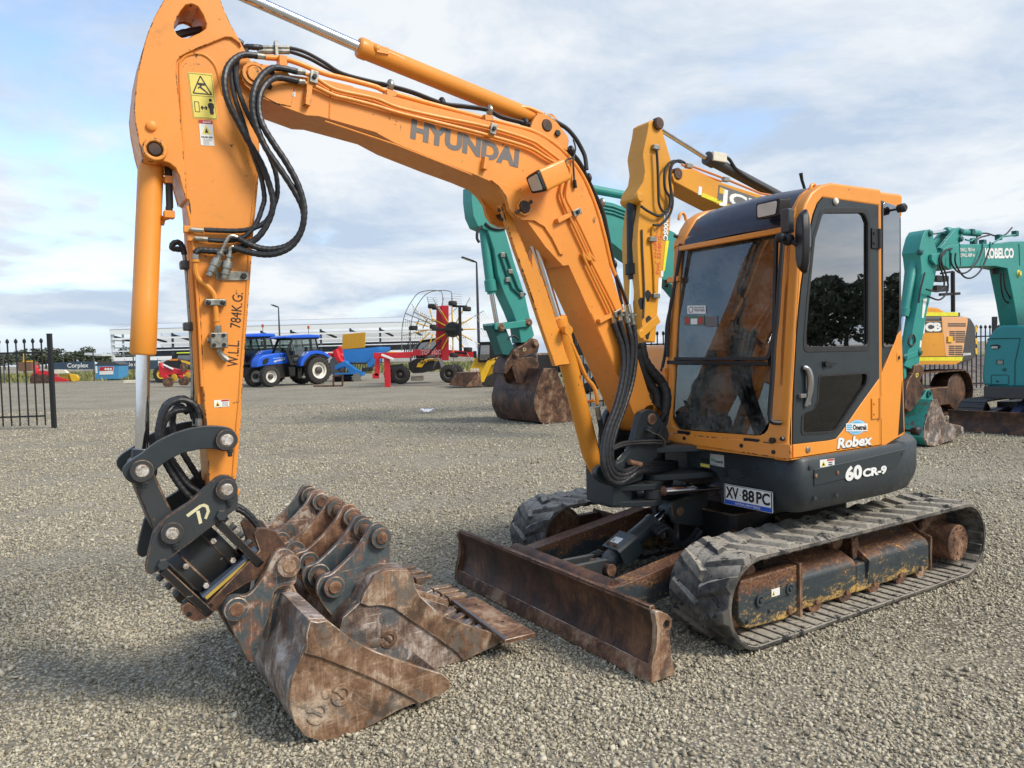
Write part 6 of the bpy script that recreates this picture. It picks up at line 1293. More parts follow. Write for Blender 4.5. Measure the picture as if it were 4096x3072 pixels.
RED = paint('red_paint', lin((200, 34, 44)), .4, dirt=.15, var=.1, scale=.6); REDTXT = simple('red_lettering', lin((206, 84, 48)), .5)
BLUE = paint('blue_tractor_paint', lin((32, 92, 204)), .35, dirt=.06, var=.08, scale=.6); LBLUE = paint('light_blue_paint', lin((42, 118, 190)), .4, dirt=.12, var=.1, scale=.6)
YEL = paint('yellow_paint', lin((226, 176, 36)), .42, dirt=.15, var=.1, scale=.6); OCHRE = simple('ochre_sheet', lin((192, 142, 36)), .5)
TYRE = simple('tyre_rubber', lin((46, 44, 42)), .8, var=.25, scale=12); RIMW = simple('cream_rim', lin((222, 218, 206)), .5); RIMD = simple('dark_rim', lin((70, 66, 62)), .6)
CREAMP = simple('cream_paint', lin((216, 208, 188)), .5)
def hose(root, P, r, name='hose', mat=RUBBER, w=0.0):
    b = MB(); b.tube(catmull(P, 5), r, 7, wrap=w); return b.build(name, mat, root)
def frame_thing(F, name, label, cat, group=None): return thing(name, label, cat, F.C, F.h, group)
def txt(root, F, k, t, p0, p1, ptop, left, mat, bold=.03, th=.002):
    a, c, d = F.L(*k(p0), left), F.L(*k(p1), left), F.L(*k(ptop), left); r = c - a; u_ = d - a; u_ = u_ - r.normalized() * u_.dot(r.normalized())
    b = MB(); b.text(t, a, r, u_, u_.length, r.length, bold=bold, depth=th); return b.build('lettering', mat, root)
def crawler(root, x0, x1, yc, w, h, mat, pitch=.17, shoes=True, fmat=None):
    """one crawler: belt of shoes round two wheels, and the frame between them"""
    r = h / 2; b = MB(); n = 0; L = (x1 - x0 - 2 * r); per = 2 * L + 2 * math.pi * r; m = max(12, int(per / pitch))
    def pos(s):
        s %= per
        if s < L: return Vector((x0 + r + s, h)), 0
        s -= L
        if s < math.pi * r: t = math.pi / 2 - s / r; return Vector((x1 - r + r * math.cos(t), r + r * math.sin(t))), t - math.pi / 2
        s -= math.pi * r
        if s < L: return Vector((x1 - r - s, 0)), math.pi
        s -= L; t = -math.pi / 2 - s / r; return Vector((x0 + r + r * math.cos(t), r + r * math.sin(t))), t - math.pi / 2
    for i in range(m):
        p, a = pos(i * per / m); d = Vector((math.cos(a), math.sin(a))); nn_ = Vector((-d.y, d.x)); c = p - nn_ * .02
        b.prY([(q.x, q.y) for q in (c - d * pitch * .47 - nn_ * .018, c + d * pitch * .47 - nn_ * .018, c + d * pitch * .47 + nn_ * .008, c + d * pitch * .1 + nn_ * .008, c + d * pitch * .06 + nn_ * .02, c - d * pitch * .0 + nn_ * .02, c - d * pitch * .04 + nn_ * .008, c - d * pitch * .47 + nn_ * .008)], yc - w / 2, yc + w / 2)
    b.build('crawler_belt', mat, root)
    b = MB(); b.prY(fillet([(x0 + r * .8, h * .22), (x1 - r * .8, h * .22), (x1 - r * .8, h * .62), (x0 + r * .8, h * .62)], .05, 3), yc - w * .3, yc + w * .3); b.build('crawler_frame', fmat or RUSTDK, root, bevel=.02)
    for xx in (x0 + r, x1 - r):
        b = MB(); b.lathe((xx, yc - w * .36, r), (xx, yc + w * .36, r), [(0, r * .55), (w * .06, r * .82), (w * .66, r * .82), (w * .72, r * .55)], 24); b.build('crawler_wheel', RUSTDK, root, bevel=.01)
def bucket_shape(root_name, label, F, k, side, yn, yf, mat, smat, back, base, group=None, edge=None):
    r = thing(root_name, label, 'bucket', F.wld(base), F.h, group); base = Vector(base)
    def add(b, nm, m_, **kk): o = b.build(nm, m_, r, **kk); o.location = -base; return o
    S_ = [(v.x, v.z) for v in (F.L(*k(p), yn) for p in side)]; B_ = [(v.x, v.z) for v in (F.L(*k(p), yn) for p in back)]
    zmin = min(z for _, z in S_); S_ = [(x, z - zmin + .005) for x, z in S_]; B_ = [(x, z - zmin + .005) for x, z in B_]
    Q = offset_profile(B_, -.03); b = MB(); b.prY([Vector(p) for p in B_] + Q[::-1], yf, yn - .012); add(b, 'shell', mat, bevel=.008, ang=45)
    for y0, y1 in ((yn - .025, yn), (yf, yf + .025)):
        b = MB(); b.prY(S_, y0, y1); add(b, 'side_plate', smat, bevel=.006)
    return r, add, zmin
# ---- teal excavator with the wide bucket, behind the boom
g_ = on_z(*k6((500, 1050)), 0); hd = math.radians(213); tY = Vector((math.cos(hd + math.pi / 2), math.sin(hd + math.pi / 2), 0))
K1 = Frame(g_ - tY * .85, hd)
r1 = frame_thing(K1, 'excavator', 'teal excavator behind the orange boom, its wide brown bucket on the ground', 'excavator', 'excavators parked in a row')
nat = lambda p: p
def LL(F, k, P, left): return [(v.x, v.z) for v in (F.L(*k(p), left) for p in P)]
P = LL(K1, nat, [(1885, 744), (1912, 742), (1965, 778), (2010, 880), (2055, 1040), (2102, 1186), (2122, 1278), (2138, 1340), (2120, 1370), (2084, 1372), (2075, 1312), (2049, 1245), (2016, 1172), (1992, 1099), (1976, 999), (1952, 923), (1912, 906), (1893, 864), (1885, 800)], .18)
b = MB(); b.prY(P, -.18, .18); am = b.build('arm', TEAL, r1, bevel=.02)
P = LL(K1, nat, [(1985, 850), (2030, 770), (2110, 745), (2387, 799), (2452, 811), (2517, 835), (2700, 930), (2880, 1120), (2980, 1330), (2860, 1345), (2700, 1150), (2517, 1031), (2452, 976), (2300, 935), (2080, 900), (2000, 900)], .22)
b = MB(); b.prY(P, -.22, .22); bm_ = b.build('boom', TEAL, r1, bevel=.02)
for off in (0, 14, 28):
    b = MB(); b.tube([K1.L(x, y + off, .24) for x, y in ((2380, 812), (2452, 826), (2517, 850), (2640, 905))], .02, 6); b.build('boom_pipe', TEAL, bm_)
c0, c1 = K1.L(1930, 880, 0), K1.L(1966, 1176, 0); b = MB(); L_ = (c1 - c0).length; b.lathe(c0, c1, [(0, .06), (.1, .10), (L_ - .3, .10), (L_ - .29, .125), (L_ - .06, .125), (L_ - .05, .09), (L_, .09)], 20); cy = b.build('bucket_cylinder', TEAL, r1)
b = MB(); b.cyl(c1, K1.L(1990, 1310, 0), .05, n=16); b.build('cylinder_rod', CHROME, cy)
c0, c1 = K1.L(2060, 700, 0), K1.L(2600, 800, 0); b = MB(); b.cyl(c0, c1, .1); b.build('arm_cylinder', TEAL, r1)
P = LL(K1, k6, [(195, 440), (250, 440), (410, 418), (425, 440), (405, 460), (260, 478), (200, 480)], .25)
for y0 in (.2, -.25):
    b = MB(); b.prY(P, y0, y0 + .05); b.build('side_link', TEAL, r1, bevel=.01)
P = LL(K1, k6, [(165, 455), (190, 440), (255, 450), (310, 590), (290, 640), (240, 630), (190, 490)], .16)
b = MB(); b.prY(P, -.16, .16); b.build('bucket_link', TEAL_D, r1, bevel=.015)
P = LL(K1, k6, [(250, 745), (262, 680), (310, 600), (370, 570), (420, 530), (455, 540), (466, 575), (455, 620), (380, 640), (300, 700), (265, 750)], .24)
b = MB(); b.prY(P, -.24, .24); b.build('hitch', RUSTDK, r1, bevel=.02)
for x, y in ((440, 562), (325, 625), (235, 465), (403, 437)):
    v = K1.L(*k6((x, y)), .27); b = MB(); b.lathe((v.x, .2, v.z), (v.x, .30, v.z), [(0, .085), (.06, .085), (.065, .055), (.10, .055)], 18); b.build('link_pin', RUST, r1)
hose(r1, [K1.L(*k6(p), .2) for p in ((285, 525), (310, 518), (340, 540))], .02); hose(r1, [K1.L(*k5(p), .2) for p in ((1070, 1370), (1040, 1400), (1035, 1450), (1050, 1480))], .03)
hose(r1, [K1.L(*k5(p), .2) for p in ((1090, 1350), (1130, 1380), (1190, 1390), (1260, 1370))], .03)
for x, y in ((240, 30), (285, 130), (270, 180), (355, 270)):
    v = K1.L(*k6((x, y)), .2); b = MB(); b.box(v, (.10, .08, .10)); b.build('pipe_clamp', STEEL, am, bevel=.01)
for off in (0, 35):
    b = MB(); b.tube([K1.L(*k6((x + off, y)), .21) for x, y in ((225, 20), (265, 140), (300, 230), (345, 270))], .022, 6); b.build('arm_pipe', TEAL_D, am)
def fill_body(F, root, xf, mat, w=1.3, hgt=2.3, cabmat=None, glass=None):
    """upper works, cab and tracks of a machine mostly hidden by the ones in front"""
    b = MB(); b.prZ(fillet([(xf, -w), (xf, w), (xf - 3.3, w), (xf - 4.0, .6), (xf - 4.0, -.6), (xf - 3.3, -w)], [.1, .1, .4, .4, .4, .4], 4), 1.05, 2.0); b.build('engine_house', mat, root, bevel=.08, seg=3)
    b = MB(); fr_ = [(xf + .1, 1.05), (xf + .1, 1.9), (xf - .2, 2.85), (xf - 1.6, 2.85), (xf - 1.6, 1.05)]
    inn = [(xf - .0, 1.9), (xf - .26, 2.7), (xf - 1.5, 2.7), (xf - 1.5, 1.9)]
    for y0 in (w - .08, .35):
        b.prY(fr_, y0, y0 + .06, [inn])
    b.box((xf - .9, (w + .38) / 2, 2.86), (1.5, w - .3, .08)); cabo = b.build('cab', cabmat or JDARK, root, bevel=.02)
    b = MB(); b.prY(inn, w - .06, w - .05); b.prism([Vector((xf + .06, .42, 1.9)), Vector((xf + .06, w - .08, 1.9)), Vector((xf - .22, w - .08, 2.75)), Vector((xf - .22, .42, 2.75))], (-.01, 0, 0)); b.build('cab_glass', GLASS_DK, cabo)
    b = MB(); b.cyl((xf - 1.6, 0, .8), (xf - 1.6, 0, 1.06), .65, n=28); b.box((xf - 1.6, 0, .6), (1.6, 1.8, .5)); b.build('car_body', RUSTDK, root, bevel=.03)
    for s_ in (1, -1): crawler(root, xf - 3.7, xf + .5, s_ * (w - .05), .6, .85, JDARK, .19)
fill_body(K1, r1, -5.9, TEALB)
K1B, addb, _z = bucket_shape('bucket', 'wide brown bucket on the teal excavator, resting on the gravel behind the boom', K1, k6, [(495, 715), (560, 718), (585, 770), (640, 900), (672, 1036), (500, 1050), (470, 1040), (438, 965), (434, 900), (450, 830), (478, 752)], .85, -.85, RUSTDK, RUST, [(560, 718), (495, 715), (478, 752), (450, 830), (434, 900), (438, 965), (470, 1040), (500, 1050), (672, 1036)], (0, 0, 0), 'buckets on the parked excavators')
P = LL(K1, k6, [(300, 710), (335, 655), (420, 645), (440, 655), (465, 690), (420, 760), (360, 810), (330, 800)], .25)
for y0 in (.2, -.25):
    b = MB(); b.prY(P, y0, y0 + .05); addb(b, 'ear', RUSTDK, bevel=.01)
b = MB(); v0, v1 = K1.L(*k6((190, 800)), -.6), K1.L(*k6((452, 830)), .84); b.prY(offset_profile([(p.x, p.z) for p in (K1.L(*k6((468, 800)), .85), K1.L(*k6((446, 850)), .85))], .012) + [(p.x, p.z) for p in (K1.L(*k6((446, 850)), .85), K1.L(*k6((468, 800)), .85))], -.84, .84); addb(b, 'wear_strip', RUSTDK)
txt(r1, K1, k6, 'D', (368, 612), (386, 606), (368, 590), .245, simple('cream_mark', lin((190, 170, 110)), .6))
# ---- amber excavator whose arm rises behind the cab
JF = Frame((2.25, 12.4, 0), hd)
rj = frame_thing(JF, 'excavator', 'tall amber excavator whose arm rises just left of the orange cab', 'excavator', 'excavators parked in a row')
P = LL(JF, kj, [(240, 100), (270, 80), (300, 74), (326, 95), (332, 150), (348, 210), (390, 350), (402, 430), (408, 560), (396, 640), (380, 800), (332, 1100), (302, 1320), (285, 1560), (205, 1545), (196, 1440), (172, 1100), (165, 900), (170, 780), (188, 645), (160, 625), (150, 600), (165, 555), (205, 490), (215, 420), (202, 320), (206, 285), (232, 165)], .19)
b = MB(); b.prY(P, -.19, .19); am = b.build('arm', JYEL, rj, bevel=.015)
P = LL(JF, kj, [(395, 450), (420, 405), (530, 408), (700, 490), (1080, 610), (1500, 780), (1850, 1050), (2000, 1480), (1840, 1500), (1650, 1150), (1300, 880), (720, 656), (560, 572), (410, 492)], .23)
b = MB(); b.prY(P, -.23, .23); bj = b.build('boom', JYEL, rj, bevel=.015)
q4 = lambda P, l_: [JF.L(*kj(p), l_) for p in P]
b = MB(); b.prism(q4([(705, 512), (1000, 612), (985, 690), (694, 618)], .232), (0, .003, 0)); b.build('logo_panel', GREYDEC, bj)
txt(bj, JF, kj, 'JCB', (706, 618), (985, 712), (742, 540), .236, WHITE, .03)
b = MB(); b.prism(q4([(712, 528), (745, 540), (740, 578), (708, 566)], .236), (0, .002, 0)); b.build('logo_mark', YEL, bj)
b = MB(); b.prism(q4([(598, 566), (760, 634), (757, 658), (588, 590)], .232), (0, .003, 0)); b.build('reflective_strip', FLUO, bj)
b = MB(); b.prism(q4([(572, 523), (594, 527), (590, 582), (567, 578)], .232), (0, .003, 0)); b.build('sticker', WHITE, bj)
b = MB(); b.prism(q4([(374, 885), (352, 880), (333, 1085), (345, 1085)], .192), (0, .003, 0)); b.build('reflective_strip', FLUO, am)
b = MB(); b.prism(q4([(346, 690), (374, 690), (360, 884), (333, 880)], .192), (0, .003, 0)); b.build('model_panel', GREYDEC, am)
txt(am, JF, kj, 'JS200SC', (342, 690), (337, 878), (372, 690), .196, WHITE, .04)
txt(am, JF, kj, 'SWL 2520KG', (286, 1108), (296, 850), (262, 1106), .192, REDTXT, .02)
txt(am, JF, kj, 'SWL 2218KG', (312, 1112), (326, 855), (290, 1110), .192, REDTXT, .02)
txt(am, JF, kj, 'STATIONARY', (300, 845), (308, 735), (288, 845), .192, REDTXT, .0); txt(am, JF, kj, 'MOBILE', (330, 855), (334, 780), (318, 855), .192, REDTXT, .0)
for q in ([(305, 1130), (328, 1130), (322, 1235), (300, 1235)], [(322, 1085), (338, 1085), (335, 1122), (320, 1122)]):
    b = MB(); b.prism(q4(q, .192), (0, .003, 0)); b.build('sticker', WHITE, am)
cyl = lambda a, c, prof, nm, m_: MB().lathe(a, c, prof, 20).build(nm, m_, rj)
a, c = JF.L(*kj((620, 332)), 0), JF.L(*kj((1200, 640)), 0); L_ = (c - a).length
cyl(a, c, [(0, .085), (.02, .12), (.2, .12), (.21, .095), (L_, .095)], 'arm_cylinder', JDARK)
b = MB(); b.cyl(a, JF.L(*kj((300, 130)), 0), .05, n=16); b.build('cylinder_rod', CHROME, rj)
a, c = JF.L(*kj((130, 600)), 0), JF.L(*kj((135, 1140)), 0); L_ = (c - a).length
cyl(a, c, [(0, .06), (.1, .095), (L_ - .26, .095), (L_ - .25, .125), (L_ - .08, .125), (L_ - .07, .08), (L_, .08)], 'bucket_cylinder', BLACK)
b = MB(); b.cyl(c, JF.L(*kj((122, 1570)), 0), .055, n=16); b.build('cylinder_rod', CHROME, rj)
for p, r_ in (((300, 108), .1), ((425, 442), .1), ((172, 600), .08), ((180, 1505), .08)):
    v = JF.L(*kj(p), .2); b = MB(); b.lathe((v.x, .15, v.z), (v.x, .26, v.z), [(0, r_), (.09, r_), (.11, r_ * .8)], 18); b.build('pivot_pin', JYEL if r_ < .1 else RUSTDK, rj, bevel=.008)
b = MB(); b.bar(JF.L(*kj((180, 1505)), .2), JF.L(*kj((300, 1400)), .2), .14, .07, up=(0, 1, 0)); b.build('side_link', JYEL, rj, bevel=.01)
for P in ([(480, 368), (440, 352), (395, 375), (378, 460), (388, 560), (385, 650), (340, 690), (310, 640), (305, 560), (300, 400), (293, 280)], [(460, 365), (410, 355), (370, 375), (345, 430), (350, 540), (380, 600), (370, 680), (310, 718), (240, 690), (190, 655)], [(470, 362), (430, 356), (392, 390), (382, 500), (400, 620), (380, 710), (320, 775), (270, 780)]):
    hose(rj, [JF.L(*kj(p), .27) for p in P], .022)
for P in ([(480, 370), (560, 402), (740, 470), (980, 570), (1100, 590)], [(460, 380), (620, 455), (720, 490)]):
    b = MB(); b.tube([JF.L(*kj(p), .12) for p in P], .02, 7); b.build('boom_pipe', paint('orange_pipe_paint', lin((204, 128, 70)), .5, dirt=.2), bj)
b = MB(); b.tube([JF.L(*kj(p), .21) for p in ((195, 810), (198, 930), (205, 1070), (212, 1240), (205, 1400))], .016, 6); b.build('arm_pipe', JDARK, am)
b = MB(); b.tube([JF.L(*kj(p), .21) for p in ((265, 790), (262, 900), (275, 1060), (280, 1220), (292, 1260))], .02, 6); b.build('arm_pipe', JYEL, am)
for x, y in ((286, 265), (262, 875), (750, 478), (505, 388), (285, 1250)):
    b = MB(); b.box(JF.L(*kj((x, y)), .22 if x < 400 else .14), (.14, .08, .08)); b.build('pipe_clamp', STEEL, rj, bevel=.01)
for x, y in ((235, 1250), (240, 1420), (230, 1500), (190, 1300)):
    v = JF.L(*kj((x, y)), .191); b = MB(); b.prism([v + Vector((.06 * math.cos(t) * (1 + .3 * math.sin(3 * t)), 0, .10 * math.sin(t))) for t in np.linspace(0, 2 * math.pi, 13)[:-1]], (0, .002, 0)); b.build('grease_patch', BLACK, am)
b = MB(); b.box(JF.L(*kj((690, 335)), .05), (.35, .18, .16)); b.build('valve_block', CREAMP, rj, bevel=.01)
hose(rj, [JF.L(*kj(p), .1) for p in ((715, 325), (770, 340), (820, 410), (900, 470), (1010, 530), (1060, 560))], .03)
# its engine house at the right
sp_ = lambda P, l_=1.25: [JF.L(*kk(p), l_) for p in P]
def jp(P, nm, m_, l0=1.25, th=.02, **kw): b = MB(); b.prism(sp_(P, l0), (0, th, 0)); return b.build(nm, m_, rj, **kw)
body = sp_([(40, 700), (330, 690), (600, 690), (640, 700), (668, 745), (678, 850), (676, 955), (640, 985), (560, 1008), (40, 1000)])
b = MB(); b.prism(body, (0, -2.5, 0)); b.build('counterweight', JDARK, rj, bevel=.06, seg=3)
jp([(40, 722), (440, 722), (462, 955), (40, 960)], 'side_door', JYEL, bevel=.01); lp_ = jp([(436, 692), (606, 694), (612, 715), (575, 952), (463, 956)], 'louvre_panel', JPALE, bevel=.01)
jp([(40, 962), (576, 958), (572, 984), (40, 986)], 'reflective_strip', FLUO); jp([(40, 987), (572, 985), (530, 1008), (40, 1010)], 'lower_skirt', JYEL)
jp([(330, 724), (443, 724), (446, 796), (330, 796)], 'logo_panel', JDARK, 1.272, .004)
txt(rj, JF, kk, 'JCB', (300, 788), (441, 786), (300, 730), 1.278, WHITE, .06); txt(rj, JF, kk, 'JS200', (583, 948), (636, 946), (583, 933), 1.255, WHITE, .04)
for (x0, x1, y0, rows) in ((484, 602, 735, 2), (494, 530, 787, 5), (535, 598, 787, 6), (490, 528, 883, 5), (533, 580, 883, 5)):
    b = MB()
    for i in range(rows): yy = y0 + i * 13.5; b.prism(sp_([(x0, yy), (x1, yy), (x1, yy + 8), (x0, yy + 8)], 1.271), (0, .004, 0))
    b.build('louvre', JDARK, lp_)
b = MB(); b.prism(sp_([(476, 822), (508, 822), (508, 862), (476, 862)], 1.271), (0, .03, 0)); b.build('latch', YEL, lp_, bevel=.008)
for y in (775, 855, 920): jp([(662, y - 20), (674, y - 20), (677, y + 20), (666, y + 20)], 'reflector', YEL, 1.25, .01)
b = MB(); b.prism(sp_([(300, 640), (365, 628), (420, 632), (462, 655), (462, 690), (300, 690)], 1.0), (0, -1.2, 0)); b.build('hood_cover', JYEL, rj, bevel=.03)
jp([(330, 663), (546, 662), (546, 688), (330, 688)], 'reflective_strip', FLUO, 1.02, .02); b = MB(); b.prism(sp_([(330, 664), (565, 664), (565, 690), (330, 690)], 1.0), (0, -1.6, 0)); b.build('top_rail', JDARK, rj)
b = MB(); a, c = JF.L(*kk((518, 660)), .6), JF.L(*kk((516, 392)), .6); b.cyl(a, c, .045, n=10); b.bar(c, JF.L(*kk((436, 405)), .6), .04, .04); b.box(JF.L(*kk((420, 440)), .6), (.5, .2, .12)); b.box(JF.L(*kk((420, 505)), .6), (.5, .2, .12)); b.bar(JF.L(*kk((430, 545)), .6), JF.L(*kk((560, 538)), .6), .05, .06); b.build('mirror_mast', BLACK, rj)
xr_ = JF.L(*kk((648, 1150)), 1.4).x
for s_ in (1, -1): crawler(rj, xr_, xr_ + 4.2, s_ * 1.12, .6, .92, RUSTDK, .19)
b = MB(); b.box((xr_ + 2.1, 0, .62), (2.2, 1.8, .6)); b.cyl((xr_ + 2.1, 0, .8), (xr_ + 2.1, 0, 1.2), .7, n=28); b.build('car_body', RUSTDK, rj, bevel=.03)
bz = body[0].z; xb = body[0].x
b = MB(); b.box(((xb + xr_ + 4.0) / 2, 0, 1.15), (xr_ + 4.0 - xb, 2.4, .3)); b.build('main_frame', JDARK, rj, bevel=.02)
b = MB(); fr_ = [(xr_ + 4.1, 1.3), (xr_ + 4.1, 2.0), (xr_ + 3.8, 2.85), (xr_ + 2.5, 2.85), (xr_ + 2.4, 1.3)]; inn = [(xr_ + 4.0, 2.0), (xr_ + 3.73, 2.7), (xr_ + 2.6, 2.7), (xr_ + 2.55, 2.0)]
for y0 in (1.12, .4): b.prY(fr_, y0, y0 + .07, [inn])
b.box((xr_ + 3.15, .8, 2.87), (1.5, .86, .07)); cabo = b.build('cab', JDARK, rj, bevel=.02)
b = MB(); b.prY(inn, 1.15, 1.16); b.build('cab_glass', GLASS_DK, cabo)
b = MB(); b.lathe(JF.L(*kj((835, 1130)), .8), JF.L(*kj((835, 1130)), .8) + Vector((0, 0, .2)), [(0, .1), (.15, .09), (.2, .05)], 14); b.build('beacon', OCHRE, rj)
# ---- teal excavator at the right edge
g_ = on_z(*kk((400, 1553)), 0); K2 = Frame(g_ - tY * .36, hd)
r2 = frame_thing(K2, 'excavator', 'teal excavator at the right edge with white lettering on its level boom', 'excavator', 'excavators parked in a row')
def l2(P, left): return LL(K2, kk, P, left)
b = MB(); b.prY(l2([(320, 150), (340, 116), (368, 110), (386, 140), (396, 200), (416, 260), (416, 350), (390, 480), (350, 640), (322, 800), (303, 950), (292, 1010), (250, 1042), (196, 1020), (240, 850), (292, 560), (310, 380), (300, 290), (292, 262), (302, 215)], .13), -.13, .13); am = b.build('arm', TEAL, r2, bevel=.012)
b = MB(); b.prism([K2.L(*kk(p), .132) for p in ((355, 280), (412, 268), (418, 345), (382, 352), (355, 320))], (0, .05, 0)); b.build('arm_guard', TEAL, am, bevel=.01)
b = MB(); b.prY(l2([(440, 300), (455, 240), (500, 216), (560, 210), (820, 206), (900, 192), (985, 190), (1010, 192), (1100, 270), (1200, 600), (1240, 900), (1090, 930), (985, 860), (950, 760), (925, 600), (880, 372), (800, 356), (560, 362), (500, 380), (456, 352)], .14), -.14, .14); bm_ = b.build('boom', TEAL, r2, bevel=.012)
b = MB(); b.prY(l2([(430, 235), (470, 190), (540, 102), (566, 97), (588, 118), (580, 170), (560, 214), (500, 225), (455, 250)], .12), .06, .12); b.prY(l2([(430, 235), (470, 190), (540, 102), (566, 97), (588, 118), (580, 170), (560, 214), (500, 225), (455, 250)], .12), -.12, -.06); b.build('boom_lug', TEAL, bm_, bevel=.01)
for p in ((575, 125), (572, 175), (368, 138), (305, 262), (297, 930), (197, 962)):
    v = K2.L(*kk(p), .14); b = MB(); b.lathe((v.x, .10, v.z), (v.x, .165, v.z), [(0, .045), (.05, .045), (.065, .03)], 16); b.build('pivot_pin', TEAL_D, r2)
for y0 in (562, 955):
    b = MB(); b.tube([K2.L(*kk((y0, 208)), .142), K2.L(*kk((y0 + 6, 352)), .142)], .008, 6); b.build('weld_seam', TEAL_D, bm_)
txt(bm_, K2, kk, 'KOBELCO', (730, 304), (921, 300), (730, 236), .143, WHITE, .05)
txt(bm_, K2, kk, 'SWLL 783 kg', (565, 260), (662, 257), (565, 236), .143, WHITE, .02); txt(bm_, K2, kk, 'DWLL 689 kg', (567, 296), (663, 293), (567, 272), .143, WHITE, .02)
a, c = K2.L(*kk((268, 255)), 0), K2.L(*kk((192, 690)), 0); L_ = (c - a).length
b = MB(); b.lathe(a, c, [(0, .03), (.05, .06), (L_ - .12, .06), (L_ - .11, .072), (L_, .06)], 18); b.build('bucket_cylinder', TEAL, r2)
b = MB(); b.cyl(c, K2.L(*kk((165, 870)), 0), .03, n=14); b.build('cylinder_rod', CHROME, r2)
a, c = K2.L(*kk((470, 122)), 0), K2.L(*kk((690, 140)), 0)
b = MB(); b.lathe(a, c, [(0, .05), (.02, .06), (.12, .06), (.13, .05), ((c - a).length, .05)], 18); b.build('arm_cylinder', TEAL, r2)
b = MB(); b.cyl(a, K2.L(*kk((375, 138)), 0), .028, n=14); b.build('cylinder_rod', CHROME, r2)
b = MB(); b.prY(l2([(185, 950), (295, 915), (312, 930), (300, 948), (200, 985), (188, 985)], .14), .10, .14); b.build('side_link', TEAL, r2, bevel=.006)
b = MB(); b.prY(l2([(185, 985), (205, 960), (210, 1090), (195, 1110)], .1), -.1, .1); b.build('bucket_link', TEAL, r2, bevel=.006)
b = MB(); b.prY(l2([(205, 1300), (205, 1180), (225, 1110), (255, 1065), (262, 1015), (300, 1003), (328, 1028), (322, 1075), (300, 1120), (330, 1170), (300, 1250), (235, 1325)], .16), -.16, .16); b.build('hitch', RUSTDK, r2, bevel=.012)
txt(r2, K2, kk, 'D', (272, 1095), (290, 1085), (270, 1070), .163, YELDEC)
b = MB(); b.prism([K2.L(*kk(p), .132) for p in ((320, 575), (345, 570), (322, 700), (310, 700))], (0, .002, 0)); b.build('sticker', WHITE, am)
b = MB(); b.prism([K2.L(*kk(p), .132) for p in ((298, 850), (310, 850), (306, 895), (295, 895))], (0, .002, 0)); b.build('sticker', WHITE, am)
for P, l_ in (([(510, 240), (470, 250), (435, 285), (430, 350), (455, 430), (455, 500), (410, 525), (340, 510)], .2), ([(500, 245), (455, 265), (440, 330), (470, 410), (485, 490), (465, 550), (420, 580), (350, 555)], .2), ([(505, 270), (508, 340), (560, 400), (620, 390), (680, 320), (715, 230)], .2), ([(535, 270), (535, 340), (590, 425), (650, 430), (710, 370), (760, 240)], .2), ([(670, 180), (690, 145), (740, 138), (800, 155), (860, 150), (910, 100)], .0), ([(650, 190), (660, 210), (690, 170), (760, 150)], .05), ([(835, 400), (838, 500), (860, 580), (910, 610)], .05), ([(855, 400), (865, 500), (900, 570)], .1), ([(330, 400), (300, 520), (290, 600)], .16), ([(225, 840), (250, 810), (265, 840), (262, 870), (240, 885), (222, 870), (225, 840)], .15)):
    hose(r2, [K2.L(*kk(p), l_) for p in P], .013)
for P in ([(500, 245), (500, 300), (503, 360)], [(715, 200), (715, 235)], [(765, 195), (765, 240)], [(780, 205), (850, 160), (930, 150)], [(600, 180), (640, 190), (660, 170)]):
    b = MB(); b.tube([K2.L(*kk(p), .15) for p in P], .014, 8); b.build('boom_pipe', TEAL, bm_)
for x, y in ((655, 190), (640, 130), (930, 140), (715, 200), (820, 165)):
    b = MB(); b.box(K2.L(*kk((x, y)), .03), (.10, .08, .09)); b.build('valve_block', TEAL_D, bm_, bevel=.008)
b = MB(); b.lathe(K2.L(*kk((800, 360)), 0), K2.L(*kk((800, 415)), 0), [(0, .08), (.03, .08), (.04, .05), (.12, .05)], 14); b.build('boom_lamp', BLACK, bm_)
v = K2.L(*kk((955, 405)), .15); b = MB(); b.lathe((v.x, .12, v.z), (v.x, .18, v.z), [(0, .06), (.03, .06), (.035, .04), (.06, .04)], 18); b.build('pivot_pin', YELDEC, r2)
FX = -2.35
f2 = lambda P: [K2.Fz(*kk(p), FX) for p in P]
body = f2([(738, 1150), (712, 1140), (708, 1080), (718, 960), (728, 880), (760, 812), (800, 762), (845, 750), (940, 748), (1100, 760), (1100, 1160), (870, 1165)])
b = MB(); b.prism(body, (-1.4, 0, 0)); hs_ = b.build('side_hood', TEALB, r2, bevel=.05, seg=4)
for P, m_, nm in (([(765, 885), (780, 878), (815, 876), (838, 888), (820, 906), (785, 908)], BLACK, 'lamp_recess'), ([(808, 978), (853, 978), (853, 1008), (808, 1008)], BLACK, 'step_recess'), ([(805, 1116), (822, 1116), (822, 1126), (805, 1126)], BLACK, 'latch')):
    o = MB().prism([p + Vector((.002, 0, 0)) for p in f2(P)], (.006, 0, 0)).build(nm, m_, hs_)
MB().prism([p + Vector((.009, 0, 0)) for p in f2([(776, 888), (816, 888), (816, 902), (776, 902)])], (.004, 0, 0)).build('lamp', LENS, hs_)
MB().prism([p + Vector((.009, 0, 0)) for p in f2([(816, 982), (850, 982), (850, 1006), (816, 1006)])], (.004, 0, 0)).build('step_plate', STEEL, hs_)
q_ = fillet(f2([(772, 1078), (888, 1078), (888, 1142), (772, 1142)]), .03, 3); b = MB(); b.tube(q_, .008, 5, closed=True); b.build('panel_seam', TEAL_D, hs_)
q_ = f2([(745, 850), (752, 838), (965, 835), (930, 1000), (928, 1160)]); b = MB(); b.tube(q_, .010, 5); b.build('panel_seam', TEAL_D, hs_)
